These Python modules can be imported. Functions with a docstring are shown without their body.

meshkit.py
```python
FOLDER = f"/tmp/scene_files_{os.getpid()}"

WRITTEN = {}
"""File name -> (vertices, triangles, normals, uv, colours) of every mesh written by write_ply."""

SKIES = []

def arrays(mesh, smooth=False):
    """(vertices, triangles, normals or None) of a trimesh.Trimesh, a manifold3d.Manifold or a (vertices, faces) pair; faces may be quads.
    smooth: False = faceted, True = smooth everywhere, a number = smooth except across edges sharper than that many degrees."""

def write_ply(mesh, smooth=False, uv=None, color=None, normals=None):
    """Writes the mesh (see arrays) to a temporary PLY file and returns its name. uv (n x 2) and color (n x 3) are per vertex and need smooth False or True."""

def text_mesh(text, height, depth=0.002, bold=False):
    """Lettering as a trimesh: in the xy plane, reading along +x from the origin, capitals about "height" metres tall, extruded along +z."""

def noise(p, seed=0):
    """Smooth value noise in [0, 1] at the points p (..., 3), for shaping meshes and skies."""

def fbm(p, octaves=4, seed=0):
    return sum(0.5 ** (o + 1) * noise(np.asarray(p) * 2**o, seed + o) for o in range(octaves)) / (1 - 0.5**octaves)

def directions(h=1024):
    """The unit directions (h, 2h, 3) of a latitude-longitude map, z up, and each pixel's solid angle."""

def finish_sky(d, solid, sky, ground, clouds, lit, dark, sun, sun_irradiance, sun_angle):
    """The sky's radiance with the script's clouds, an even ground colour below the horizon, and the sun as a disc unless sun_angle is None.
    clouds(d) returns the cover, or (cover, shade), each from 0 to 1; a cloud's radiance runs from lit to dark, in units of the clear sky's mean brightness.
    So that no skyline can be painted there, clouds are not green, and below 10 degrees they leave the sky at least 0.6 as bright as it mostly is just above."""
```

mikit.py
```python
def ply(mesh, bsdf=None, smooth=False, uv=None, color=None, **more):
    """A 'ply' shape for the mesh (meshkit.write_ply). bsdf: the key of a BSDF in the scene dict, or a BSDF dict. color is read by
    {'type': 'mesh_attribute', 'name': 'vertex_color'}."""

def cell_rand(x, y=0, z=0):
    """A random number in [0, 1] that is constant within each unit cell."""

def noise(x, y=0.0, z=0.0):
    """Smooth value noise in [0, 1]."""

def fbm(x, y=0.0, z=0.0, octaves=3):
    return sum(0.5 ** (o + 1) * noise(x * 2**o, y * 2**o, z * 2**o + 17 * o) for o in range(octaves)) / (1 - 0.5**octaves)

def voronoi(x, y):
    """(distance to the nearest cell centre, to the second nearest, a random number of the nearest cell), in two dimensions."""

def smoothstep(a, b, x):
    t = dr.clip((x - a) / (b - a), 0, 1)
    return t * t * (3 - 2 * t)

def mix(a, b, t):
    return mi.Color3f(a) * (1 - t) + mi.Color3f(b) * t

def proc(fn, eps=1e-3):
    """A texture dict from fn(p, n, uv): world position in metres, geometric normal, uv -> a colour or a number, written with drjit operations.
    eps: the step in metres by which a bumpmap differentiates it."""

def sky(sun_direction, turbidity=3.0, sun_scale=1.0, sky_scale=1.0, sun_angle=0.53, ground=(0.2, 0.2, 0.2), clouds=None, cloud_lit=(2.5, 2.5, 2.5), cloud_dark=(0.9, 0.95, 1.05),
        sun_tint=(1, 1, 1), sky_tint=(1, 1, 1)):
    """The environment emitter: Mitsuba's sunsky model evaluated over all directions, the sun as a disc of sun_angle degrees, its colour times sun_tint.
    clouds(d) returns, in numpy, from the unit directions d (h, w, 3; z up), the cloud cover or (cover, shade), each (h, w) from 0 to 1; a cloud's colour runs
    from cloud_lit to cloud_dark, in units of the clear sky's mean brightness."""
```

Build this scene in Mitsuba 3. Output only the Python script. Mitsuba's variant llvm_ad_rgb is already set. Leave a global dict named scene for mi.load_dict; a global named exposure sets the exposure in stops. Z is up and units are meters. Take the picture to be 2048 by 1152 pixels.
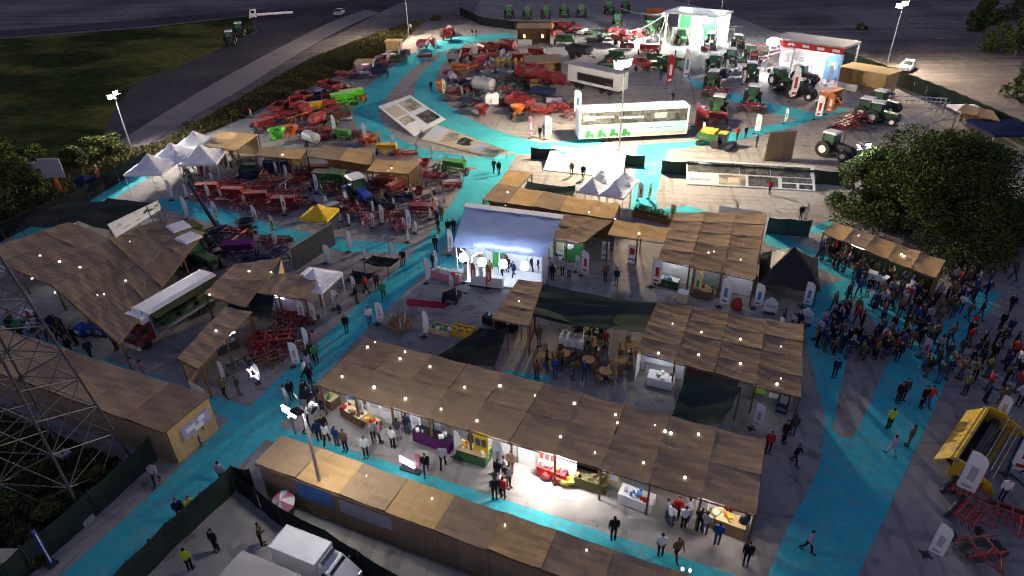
import math, random
import numpy as np
import trimesh, shapely.geometry as sg
import mitsuba as mi
import drjit as dr
import manifold3d as m3
import mikit, meshkit

T = mi.ScalarTransform4f
scene, labels = {}, {}
# camera: a drone at 31 m looking down over the fair
EYE = np.array([0.0, 0.0, 31.0])
FWD = np.array([-0.33998947, 0.78192225, -0.52249856])
UP = np.array([-0.19070221, 0.48672923, 0.85248303])
scene['camera'] = {'type': 'perspective', 'fov': 76.45, 'fov_axis': 'x', 'near_clip': 0.5, 'far_clip': 3000.0,
                   'to_world': T().look_at(origin=EYE.tolist(), target=(EYE + FWD).tolist(), up=UP.tolist())}
# the last blue light of the evening sky
exposure = 4.0
LS = 2.0 ** -exposure  # all light is given in display units and brought to the exposure here
scene['sky'] = {**mikit.sky((-0.75, 0.55, 0.10), turbidity=3.0, sun_scale=0.0, sky_scale=4.7 * LS, sky_tint=(1.22, 0.97, 1.40)), 'sampling_weight': 30.0}
# lamps: name -> radiance (r, g, b)
WARM, NEUTRAL, COOL = np.array([1.0, 0.82, 0.56]), np.array([1.0, 0.95, 0.86]), np.array([0.88, 0.95, 1.0])
FLOODS = [  # mast foot, height, colour, ((heading in degrees, 0 = +x; tilt down; radiance of the face), ...)
    ((-20.61, 85.50), 11.54, WARM, ((-115, 14, 2900), (-65, 14, 2800), (-165, 14, 4200), (-15, 14, 3900), (60, 20, 1300), (150, 18, 2500))),
    ((-90.62, 147.05), 10.5, WARM, ((-120, 24, 1800), (-30, 24, 1800), (-75, 24, 1800), (20, 26, 750))),
    ((15.99, 149.57), 11.5, WARM, ((-110, 24, 3000), (-60, 24, 3000), (-160, 24, 3400), (-20, 26, 2600))),
    ((-85.20, 60.97), 8.14, NEUTRAL, ((-40, 22, 3000), (5, 22, 3400), (-90, 26, 1000))),
    ((8.25, 76.80), 7.06, COOL, ((-140, 35, 500), (-60, 35, 300), (20, 35, 150))),
    ((-20.30, 19.07), 8.6, NEUTRAL, ((60, 45, 190), (115, 40, 200), (-100, 72, 300), (5, 58, 330))),
]


# ---------------------------------------------------------------- helpers
class M:
    """A mesh under construction."""

    def __init__(s):
        s.v, s.f, s.n = [], [], 0

    def add(s, v, f):
        v, f = np.asarray(v, float), np.asarray(f, int)
        if f.shape[1] == 4:
            f = np.vstack([f[:, [0, 1, 2]], f[:, [0, 2, 3]]])
        s.v.append(v); s.f.append(f + s.n); s.n += len(v)
        return s

    def box(s, c, d, rz=0.0, taper=(1, 1)):
        x, y, z = np.array(d) / 2.0
        v = np.array([[a * x * (taper[0] if k > 0 else 1), b * y * (taper[1] if k > 0 else 1), k * z] for a, b, k in
                      [(-1, -1, -1), (1, -1, -1), (1, 1, -1), (-1, 1, -1), (-1, -1, 1), (1, -1, 1), (1, 1, 1), (-1, 1, 1)]])
        if rz:
            q, w = math.cos(rz), math.sin(rz)
            v = v @ np.array([[q, w, 0], [-w, q, 0], [0, 0, 1]])
        return s.add(v + np.array(c), [[0, 3, 2, 1], [4, 5, 6, 7], [0, 1, 5, 4], [1, 2, 6, 5], [2, 3, 7, 6], [3, 0, 4, 7]])

    def tube(s, p, q, r, r2=None, n=6):
        p, q = np.array(p, float), np.array(q, float)
        d = q - p; L = np.linalg.norm(d)
        if L < 1e-6:
            return s
        d /= L
        a = np.cross(d, [0, 0, 1] if abs(d[2]) < .9 else [1, 0, 0]); a /= np.linalg.norm(a)
        b = np.cross(d, a)
        t = np.arange(n) * 2 * math.pi / n
        ring = np.cos(t)[:, None] * a + np.sin(t)[:, None] * b
        r2 = r if r2 is None else r2
        v = np.vstack([p + ring * r, q + ring * r2, [p], [q]])
        i = np.arange(n); j = (i + 1) % n
        f = np.vstack([np.stack([i, j, j + n], 1), np.stack([i, j + n, i + n], 1), np.stack([j, i, i * 0 + 2 * n], 1), np.stack([i + n, j + n, i * 0 + 2 * n + 1], 1)])
        return s.add(v, f)

    def path(s, pts, r, n=5):
        for a, b in zip(pts[:-1], pts[1:]):
            s.tube(a, b, r, n=n)
        return s

    def wheel(s, c, r, w, axis='x', n=14):
        c = np.array(c, float); d = np.array([1, 0, 0] if axis == 'x' else [0, 1, 0]) * w / 2
        return s.tube(c - d, c + d, r, n=n)

    def prism(s, pts, axis, a, b):
        """polygon pts (2d) extruded along the axis from a to b; the other two axes keep their order"""
        tm = trimesh.creation.extrude_polygon(sg.Polygon(pts), b - a, engine='earcut')
        v = np.array(tm.vertices); v[:, 2] += a
        o = {'x': [2, 0, 1], 'y': [0, 2, 1], 'z': [0, 1, 2]}[axis]
        f = np.array(tm.faces)
        return s.add(v[:, o], f if axis != 'y' else f[:, ::-1])

    def hull(s, pts):
        h = m3.Manifold.hull_points(np.asarray(pts, np.float32)).to_mesh()
        return s.add(h.vert_properties[:, :3], h.tri_verts)

    def lathe(s, prof, n=12, c=(0, 0, 0)):
        t = np.arange(n) * 2 * math.pi / n
        v = np.vstack([np.stack([r * np.cos(t), r * np.sin(t), np.full(n, z)], 1) for r, z in prof]) + np.array(c)
        i = np.arange(n); j = (i + 1) % n; f = []
        for k in range(len(prof) - 1):
            f += [np.stack([i + k * n, j + k * n, j + k * n + n], 1), np.stack([i + k * n, j + k * n + n, i + k * n + n], 1)]
        m = (len(prof) - 1) * n
        s.add(v, np.vstack(f))
        if prof[0][0] > .01:
            s.f.append(np.stack([i * 0, j, i], 1)[1:-1] + s.n - len(v))
        if prof[-1][0] > .01:
            s.f.append(np.stack([i * 0 + m, i + m, j + m], 1)[1:-1] + s.n - len(v))
        return s

    def grid(s, P, th=0.03):
        """a sheet through the points P[i, j] with thickness th downwards"""
        P = np.asarray(P, float); a, b = P.shape[:2]
        v = P.reshape(-1, 3); n = a * b
        I = np.arange(n).reshape(a, b)
        q = np.stack([I[:-1, :-1], I[1:, :-1], I[1:, 1:], I[:-1, 1:]], -1).reshape(-1, 4)
        ring = np.concatenate([I[:, 0], I[-1, 1:], I[::-1, -1][1:], I[0, ::-1][1:-1]])
        r2 = np.roll(ring, -1)
        side = np.stack([ring, ring + n, r2 + n, r2], 1)
        return s.add(np.vstack([v, v - [0, 0, th]]), np.vstack([q, q[:, ::-1] + n, side]))

    def mesh(s):
        return np.vstack(s.v), np.vstack(s.f)

    def moved(s, m):
        v, f = s.mesh(); m = np.asarray(m)
        return M().add(v @ m[:3, :3].T + m[:3, 3], f)


_count = {}
FINE = {'tine_rows', 'share', 'coulter_discs', 'seed_tubes', 'disc_gang', 'spider_wheels', 'reel', 'lattice_face', 'crown', 'shrubs'}
SPLIT = {'wheel', 'fender', 'side_window', 'mirror', 'headlight', 'support_leg', 'cargo_rack', 'cargo_shelf', 'tine', 'mouldboard', 'disc', 'spider_wheel', 'hopper', 'boom', 'chair_leg', 'leg', 'jar', 'box', 'roller', 'strut', 'bar', 'frame_bar', 'eye'}


def key(name, parent=None):
    full = name if parent is None else parent + '__' + name
    k = _count.get(full, 0); _count[full] = k + 1
    return full if k == 0 else f'{full}_{k:03d}'


def ply(m, smooth=False):
    return mikit.ply(m.mesh() if isinstance(m, M) else m, smooth=smooth)


def put(name, mesh, mat, parent=None, to=None, smooth=False, light=None, w=1.0):
    k = key(name, parent)
    d = dict(mesh) if isinstance(mesh, dict) else ply(mesh, smooth)
    d['bsdf'] = {'type': 'ref', 'id': mat}
    if to is not None:
        d['to_world'] = to
    if light is not None:
        d['emitter'] = {'type': 'area', 'radiance': {'type': 'rgb', 'value': [float(x) * LS for x in light]}, 'sampling_weight': float(w)}
    scene[k] = d
    if name in FINE:
        labels[k] = {'kind': 'stuff'}
    return k


def tag(k, label=None, cat=None, group=None, kind=None):
    d = labels.setdefault(k, {})
    for a, b in (('label', label), ('category', cat), ('group', group), ('kind', kind)):
        if b:
            d[a] = b
    return k


def thing(name, label, cat, group=None):
    k = key(name)
    return tag(k, label, cat, group)


def at(x, y, z=0.0, rz=0.0, s=1.0):
    t = T().translate([float(x), float(y), float(z)]).rotate([0, 0, 1], float(rz))
    return t.scale(float(s)) if s != 1.0 else t


def proto(*parts):
    """[(part path, M, material, smooth)] -> shared ply dicts"""
    out = []
    for p in parts:
        if p[0].split('__')[-1] in SPLIT and isinstance(p[1], M):  # pieces that can be told apart are parts of their own
            for v, f, n in zip(p[1].v, p[1].f, np.cumsum([0] + [len(q) for q in p[1].v])):
                out.append((p[0], ply((v, f - n)), p[2]))
        else:
            out.append((p[0], ply(p[1], p[3] if len(p) > 3 else False), p[2]))
    return out


def place(pr, name, label, cat, x, y, z=0.0, rz=0.0, s=1.0, group=None, mats=None, to=None):
    k = thing(name, label, cat, group)
    to = at(x, y, z, rz, s) if to is None else to
    last = {}
    for path, d, mat in pr:
        head, _, tail = path.partition('__')
        mat = (mats or {}).get(mat, mat)
        if tail:
            put(tail, d, mat, last[head], to)
        else:
            last[head] = put(head, d, mat, k, to)
    return k


def paint(name, rgb, rough=0.5, metal=0.0, spec=0.5):
    scene[name] = {'type': 'twosided', 'bsdf': {'type': 'principled', 'base_color': {'type': 'rgb', 'value': list(rgb)}, 'roughness': rough, 'metallic': metal, 'specular': spec}}


def matt(name, rgb):
    scene[name] = {'type': 'twosided', 'bsdf': {'type': 'diffuse', 'reflectance': {'type': 'rgb', 'value': list(rgb)}}}


def tex(name, fn):
    scene[name] = {'type': 'twosided', 'bsdf': {'type': 'diffuse', 'reflectance': mikit.proc(fn)}}


rnd = random.Random(7)

# ---------------------------------------------------------------- materials
N3, mixc, fb, sstep = mikit.noise, mikit.mix, mikit.fbm, mikit.smoothstep


def yard_fn(p, n, uv):
    a = fb(p.x * .13, p.y * .13, 0.0, 4)
    b = N3(p.x * 2.3, p.y * 2.3, 1.0)
    g = mikit.cell_rand(p.x * 1.6, p.y * 1.6)
    c = mixc((.25, .235, .235), (.40, .375, .36), a * .8 + .1)
    t1 = sstep(.74, .82, N3(p.x * .12 + p.y * .05, p.y * 1.9 - p.x * .5, 7.0)) + sstep(.76, .84, N3(p.x * 1.7 + p.y * .4, p.y * .1, 8.0))
    spot = sstep(.70, .78, fb(p.x * .9, p.y * .9, 12.0, 4))
    return c * (.84 + .2 * b + .1 * g) * (1 - .22 * dr.minimum(t1, 1.0)) * (1 - .3 * spot)


def dirt_fn(p, n, uv):
    a = fb(p.x * .05, p.y * .05, 2.0, 5)
    s = fb(p.x * .02 + p.y * .03, p.y * .9 - p.x * .35, 5.0, 3)
    b = N3(p.x * 1.2, p.y * 1.2, 3.0)
    c = mixc((.125, .11, .115), (.255, .23, .22), sstep(.3, .7, a * .6 + s * .4))
    return c * (.8 + .4 * b)


def field_fn(p, n, uv):
    a = fb(p.x * .06, p.y * .1, 2.0, 5)
    b = fb(p.x * .8, p.y * .8, 3.0, 3)
    c = mixc((.035, .052, .018), (.13, .13, .038), sstep(.35, .7, a))
    return c * (.5 + b)


def road_fn(p, n, uv):
    a = fb(p.x * .08, p.y * .08, 4.0, 4)
    b = N3(p.x * 1.5, p.y * 1.5, 3.0)
    return mixc((.06, .055, .062), (.125, .112, .116), a) * (.85 + .3 * b)


def track_fn(p, n, uv):
    a = fb(p.x * .2, p.y * .2, 4.0, 4)
    return mixc((.22, .2, .2), (.33, .3, .29), a)


def carpet_fn(p, n, uv):
    a = fb(p.x * .5, p.y * .35, 6.0, 4)
    b = N3(p.x * 5.0, p.y * 5.0, 1.0)
    d = sstep(.55, .78, fb(p.x * 1.4, p.y * 1.4, 9.0, 5)) + .5 * sstep(.72, .8, N3(p.x * .35 + p.y * .1, p.y * 4.0, 4.0)) + .5 * sstep(.93, .97, mikit.cell_rand(p.x * 3.0, p.y * 3.0))
    c = mixc((.05, .42, .50), (.085, .54, .60), a)
    return mixc(c, (.24, .33, .35), dr.minimum(d, 1.0) * .4) * (.9 + .16 * b)


def reed(dark, light):
    def fn(p, n, uv):
        line = N3(p.x * .9, p.y * 16.0, p.z * 12.0)
        fine = N3(p.x * 14.0, p.y * 2.5, 3.0)
        patch = fb(p.x * .55, p.y * .55, 2.0, 4)
        seam = sstep(.80, .9, mikit.cell_rand(p.y * 3.1, dr.floor(p.x * .35)))
        c = mixc(dark, light, sstep(.1, .95, patch * .5 + line * .25 + .15))
        return c * (.9 + .16 * fine) * (1 - .1 * seam)
    return fn


def net(c1, c2):
    def fn(p, n, uv):
        a = fb(p.x * .6, p.y * .6, p.z * .6, 3)
        b = N3(p.x * 7, p.y * 7, p.z * 7)
        return mixc(c1, c2, a) * (.85 + .3 * b)
    return fn


def leaf(c1, c2):
    def fn(p, n, uv):
        return mixc(c1, c2, fb(p.x * 1.2, p.y * 1.2, p.z * 1.2, 3))
    return fn


def photo_print(sx, sy, seed, hi=(.52, .47, .38), lo=(.22, .2, .16), green=(.2, .25, .16)):
    """the far-off picture printed on a banner: patches of ochre, grey and green"""
    def fn(p, n, uv):
        q = p.y + p.z * 1.6
        a = fb(p.x * sx, q * sy, seed, 4)
        b = fb(p.x * sx * 1.7, q * sy * 1.7, seed + 5, 3)
        c = mixc(hi, lo, sstep(.4, .65, a))
        return mixc(c, green, sstep(.5, .7, b) * .6)
    return fn


tex('yard_paving', yard_fn); tex('dirt', dirt_fn); tex('field_grass', field_fn); tex('asphalt', road_fn); tex('gravel_track', track_fn)
tex('carpet', carpet_fn)
tex('reed_gold', reed((.48, .31, .14), (.61, .42, .21)))
tex('reed_brown', reed((.335, .24, .155), (.415, .30, .195)))
tex('reed_dark', reed((.265, .185, .125), (.335, .24, .163)))
tex('net_green', net((.022, .036, .032), (.045, .065, .055)))
tex('net_black', net((.014, .017, .02), (.028, .034, .036)))
tex('net_teal', net((.03, .075, .085), (.06, .12, .125)))
tex('net_olive', net((.045, .06, .045), (.085, .105, .08)))
tex('leaf_dark', leaf((.034, .052, .018), (.085, .115, .038)))
tex('leaf_mid', leaf((.058, .085, .026), (.125, .16, .055)))
tex('leaf_dry', leaf((.06, .06, .028), (.13, .115, .052)))
tex('photo_warm', photo_print(.9, .9, 3.0)); tex('photo_grey', photo_print(1.6, 1.2, 11.0, (.15, .15, .148), (.05, .05, .05), (.09, .095, .085)))
matt('bark', (.10, .08, .06)); matt('wood', (.36, .24, .13)); matt('wood_dark', (.16, .10, .06)); matt('plywood', (.52, .40, .24))
matt('white_cloth', (.78, .78, .80)); matt('white_wall', (.74, .75, .76)); matt('cream', (.72, .62, .42)); matt('grey_cloth', (.36, .36, .39))
matt('black', (.022, .022, .026)); matt('charcoal', (.06, .06, .068)); matt('navy', (.025, .035, .09)); matt('denim', (.07, .10, .19))
matt('red_cloth', (.46, .04, .045)); matt('blue_cloth', (.03, .065, .24)); matt('olive', (.11, .11, .055)); matt('hivis', (.48, .62, .06))
matt('pink', (.55, .22, .28)); matt('brown_cloth', (.20, .12, .075)); matt('lilac', (.42, .36, .5)); matt('skin', (.42, .27, .19)); matt('hair', (.03, .022, .018))
matt('purple', (.10, .025, .12)); matt('print_red', (.50, .05, .05)); matt('print_grey', (.42, .42, .45)); matt('print_blue', (.10, .24, .52)); matt('print_green', (.06, .30, .10))
matt('print_dark', (.09, .10, .10)); matt('print_sky', (.50, .64, .74)); matt('print_sand', (.58, .52, .38)); matt('lime', (.28, .48, .06)); matt('carpet_red', (.30, .03, .06)); matt('carpet_grey', (.30, .30, .33))

paint('bright_green', (.10, .52, .04), .4); paint('blue', (.03, .07, .36), .35)
paint('white_paint', (.78, .79, .80), .35); paint('grey_paint', (.34, .35, .37), .45); paint('silver', (.55, .56, .58), .35, .7); paint('steel', (.36, .38, .40), .4, .85)
paint('galvanised', (.30, .32, .35), .45, .6); paint('dark_steel', (.05, .05, .055), .5); paint('rubber', (.022, .022, .024), .75); paint('glass_dark', (.02, .025, .03), .08)
paint('glass_green', (.05, .12, .08), .1); paint('black_paint', (.02, .02, .024), .3); paint('tent_white', (.80, .80, .82), .6); paint('tent_yellow', (.80, .50, .01), .55)
scene['blue_sheet'] = {'type': 'principledthin', 'base_color': {'type': 'rgb', 'value': [.44, .56, .96]}, 'roughness': .45, 'diff_trans': 1.0}
paint('tarp_brown', (.017, .014, .012), .6); paint('grey_sheet', (.40, .39, .38), .5)
paint('pylon_steel', (.10, .10, .11), .5, .3)
matt('lamp_face', (.8, .8, .8))


def used_paint(name, rgb, dust=(.20, .165, .13), rough=.5):
    """machine paint with dried mud and scuffs in patches"""
    def fn(p, n, uv):
        a = fb(p.x * 1.7, p.y * 1.7, p.z * 2.3, 4)
        b = N3(p.x * 9.0, p.y * 9.0, p.z * 9.0)
        return mixc(rgb, dust, sstep(.5, .72, a) * (.35 + .5 * b)) * (.85 + .25 * b)
    scene[name] = {'type': 'twosided', 'bsdf': {'type': 'principled', 'base_color': mikit.proc(fn), 'roughness': rough, 'specular': .4}}


used_paint('red', (.32, .026, .032)); used_paint('dark_red', (.20, .017, .024)); used_paint('orange', (.62, .15, .025)); used_paint('green', (.035, .20, .035)); used_paint('deep_green', (.022, .095, .03)); used_paint('yellow', (.66, .42, .02))

# ---------------------------------------------------------------- the ground
CARPETS = []


def slab(name, pts, z, mat, label=None, kind='structure', th=None):
    poly = sg.Polygon(pts).buffer(0)
    if mat == 'carpet':
        CARPETS.append(poly)
    tm = trimesh.creation.extrude_polygon(poly, th or 0.02, engine='earcut')
    v = np.array(tm.vertices); v[:, 2] += z - (th or 0.02)
    k = put(name, (v, tm.faces), mat)
    return tag(k, label, None, None, kind)


def clip(a, b):
    return list(sg.Polygon(a).buffer(0).intersection(sg.Polygon(b).buffer(0)).exterior.coords)


def smooth_line(p, n=6):
    p = np.array(p, float); q = np.vstack([2 * p[0] - p[1], p, 2 * p[-1] - p[-2]]); out = []
    for i in range(1, len(q) - 2):
        for t in np.linspace(0, 1, n, endpoint=False):
            a, b, c, d = q[i - 1:i + 3]
            out.append(.5 * (2 * b + (c - a) * t + (2 * a - 5 * b + 4 * c - d) * t * t + (3 * b - a - 3 * c + d) * t ** 3))
    return [tuple(x) for x in out] + [tuple(p[-1])]


slab('ground', [(-1500, -300), (900, -300), (900, 1500), (-1500, 1500)], 0.0, 'dirt', 'bare dark earth around the fairground')
slab('field', [(-222.50, 44.26), (-192.81, 112.05), (-167.75, 137.20), (-154.05, 161.38), (-134.76, 142.19), (-127.96, 123.98), (-121.26, 102.39), (-118.15, 89.45), (-107.23, 76.41), (-95.03, 63.91), (-85.47, 55.18), (-79.44, 41.90), (-79.27, 35.06), (-108.09, 20.20)], .02, 'field_grass', 'dark green grass field beyond the road')
slab('road', [(-249.99, 51.68), (-204.95, 119.94), (-164.12, 168.14), (-137.35, 206.48), (-128.19, 218.10), (-120.53, 183.15), (-111.52, 149.55), (-104.78, 115.90), (-93.14, 81.44), (-87.77, 69.08), (-88.52, 60.41), (-84.49, 55.54), (-95.33, 63.80), (-107.57, 76.29), (-119.20, 89.89), (-122.81, 103.30), (-129.34, 124.77), (-133.33, 141.15), (-154.63, 163.10), (-169.77, 139.00), (-194.25, 112.99), (-224.98, 44.93)], .014, 'asphalt', 'dark road running past the fair')
slab('dirt_track', smooth_line([(-119.37, 178.54), (-114.60, 153.89), (-105.58, 123.71), (-94.88, 92.91), (-90.21, 76.40), (-85.47, 63.36)]) + smooth_line([(-90.06, 61.66), (-96.53, 77.11), (-104.21, 97.56), (-113.88, 126.78), (-123.43, 159.23), (-126.62, 181.34)]), .028, 'gravel_track', 'pale gravel track beside the road')
YARD = [(-73.72, 21.38), (-76.14, 36.26), (-76.75, 40.04), (-78.35, 53.97), (-79.54, 61.54), (-80.92, 73.40), (-80.94, 87.40), (-82.91, 109.16), (-87.86, 129.59), (-89.86, 156.41), (-85.43, 171.00), (-101.16, 210.66), (-102.43, 239.00), (-62.28, 249.84), (-22.16, 207.70), (-8.16, 183.72), (8.75, 161.66), (18.04, 143.89), (32.31, 111.72), (43.35, 88.75), (22.64, 28.20), (60, 30), (40, 0), (0, 0), (-30, 5), (-33, 8), (-33.3, 18.3), (-60, 18)]
slab('paved_yard', YARD, .03, 'yard_paving', 'grey paved ground of the fair')
LANE = [(-31.2, 6), (-27.2, 6), (-27.4, 12), (-27.8, 18.8), (-27.9, 22.6), (4.6, 22.6), (4.6, 24.0), (-27.9, 23.9), (-28.4, 29), (-28.8, 34), (-28.9, 44), (-29.8, 54), (-30.2, 63), (-31.8, 71), (-33.2, 79), (-36.8, 70), (-34.4, 63), (-33.3, 57), (-32.4, 52), (-31.8, 45), (-31.6, 37), (-31.4, 28), (-31.2, 24.7), (-62, 24.9), (-62, 23.7), (-40, 24.0), (-31.5, 23.1), (-31.2, 14)]
slab('carpet_path', LANE, .042, 'carpet', 'long blue carpet path between the stall rows')
slab('carpet_path', [(3.3, 23), (4.4, 28), (6.0, 33.5), (6.3, 38), (5.6, 42.5), (4.7, 48), (4.6, 53.5), (6.0, 55.2), (8.2, 55.4), (7.8, 49), (7.6, 45.2), (6.7, 37.6), (7.3, 36.9), (8.0, 37.2), (10.3, 45.8), (11.2, 48.5), (13.8, 52), (16.5, 57.0), (18.3, 61.6), (20.4, 61.6), (18.3, 56.5), (16.0, 51.5), (13.9, 44.7), (11.6, 37.5), (9.3, 30.4), (8.0, 26.4), (6.5, 21)], .042, 'carpet', 'forked blue carpet path at the entrance square')
slab('carpet_path', [(0.20, 65.68), (0.84, 66.92), (5.51, 63.64), (10.60, 59.01), (13.61, 53.01), (11.56, 49.62), (9.74, 52.64), (7.71, 58.82), (3.76, 61.33), (0.34, 63.93)], .036, 'carpet', 'blue carpet strip along the long counter stall')
slab('carpet_path', [(4.43, 69.19), (6.61, 71.98), (7.34, 69.42), (4.72, 67.67)], .036, 'carpet', 'short blue carpet patch beside the green net gate')
slab('carpet_path', [(4.6, 53.6), (5.2, 56.5), (8.4, 59.5), (8.6, 55.5), (8.2, 55.5), (6.0, 55.3)], .036, 'carpet', 'blue carpet patch joining the forked path')
slab('carpet_path', smooth_line([(-33.2, 79), (-41, 81.9), (-51, 87.5), (-61.6, 100), (-68.4, 114), (-72.6, 129), (-75.6, 142), (-77, 152)]) + smooth_line([(-74.6, 152), (-72.8, 142), (-70.6, 131), (-66.6, 118), (-60, 105.5), (-50, 94), (-39.5, 87.2), (-31.6, 84.4)]) + [(-26, 88.5), (-23, 89.4), (-23.6, 86.5), (-30, 80)], .038, 'carpet', 'curved blue carpet path round the machinery ring')
slab('carpet_path', smooth_line([(-33.4, 78.8), (-35.2, 72.5), (-49.3, 74.3), (-57.3, 78.4), (-66, 87.5), (-72.3, 100), (-77.3, 118), (-80, 131), (-81.5, 143), (-79, 152), (-70, 160)]) + smooth_line([(-64, 157), (-70, 149), (-74.4, 142), (-74.6, 130), (-72.6, 118), (-68.3, 104), (-63, 91), (-56.3, 82.5), (-48, 77), (-38.4, 75.8)]), .034, 'carpet', 'outer curved blue carpet path leading to the far gate')
slab('carpet_path', [(-18.72, 88.40), (-12.11, 92.42), (-6.06, 99.65), (4.67, 111.44), (9.06, 118.85), (8.29, 115.60), (-0.61, 101.63), (-8.01, 92.79), (-14.37, 87.81), (-12.37, 71.21), (-11.31, 67.89), (-8.53, 70.11), (-5.91, 69.25), (-5.37, 67.39), (-11.44, 66.43), (-14.23, 66.78)], .038, 'carpet', 'blue carpet crossing north of the big brown roof')
slab('carpet_path', [(-19.36, 128.95), (-8.29, 119.78), (6.11, 111.13), (1.88, 108.23), (-5.92, 112.59), (-15.26, 120.83)], .034, 'carpet', 'blue carpet strip among the green tractors')
slab('carpet_path', [(-74.58, 36.87), (-75.62, 44.11), (-79.73, 58.33), (-75.20, 56.09), (-73.22, 48.94), (-71.13, 40.15), (-68.45, 33.27), (-68.76, 30.98)], .036, 'carpet', 'blue carpet strip beside the far left fence')
slab('carpet_path', [(-67.91, 50.14), (-60.48, 50.63), (-48.66, 48.79), (-39.72, 49.06), (-32.76, 50.55), (-33.36, 48.58), (-38.57, 46.56), (-48.04, 46.46), (-58.43, 47.06), (-65.51, 47.96)], .036, 'carpet', 'pale blue carpet strip below the red machines')
slab('carpet_path', [(-28.39, 49.94), (-20.47, 47.81), (-23.12, 45.80), (-29.90, 45.62), (-30.22, 48.13)], .034, 'carpet', 'blue carpet apron in front of the blue roofed stand')
slab('carpet_runner', [(-28.04, 40.85), (-27.92, 41.34), (-24.04, 42.07), (-24.32, 41.01), (-27.54, 40.26)], .046, 'carpet_red', 'short dark red carpet strip on the open yard')
slab('carpet_path', [(-16.04, 35.26), (-12.23, 35.82), (-12.37, 35.14), (-16.10, 34.46)], .034, 'carpet', 'thin blue carpet strip behind the long brown roof')

# ---------------------------------------------------------------- stalls with reed mat roofs
def lerp4(c, u, v):
    a, b, cc, d = [np.array(q, float) for q in c]
    return (a * (1 - u) + b * u) * (1 - v) + (d * (1 - u) + cc * u) * v


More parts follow.
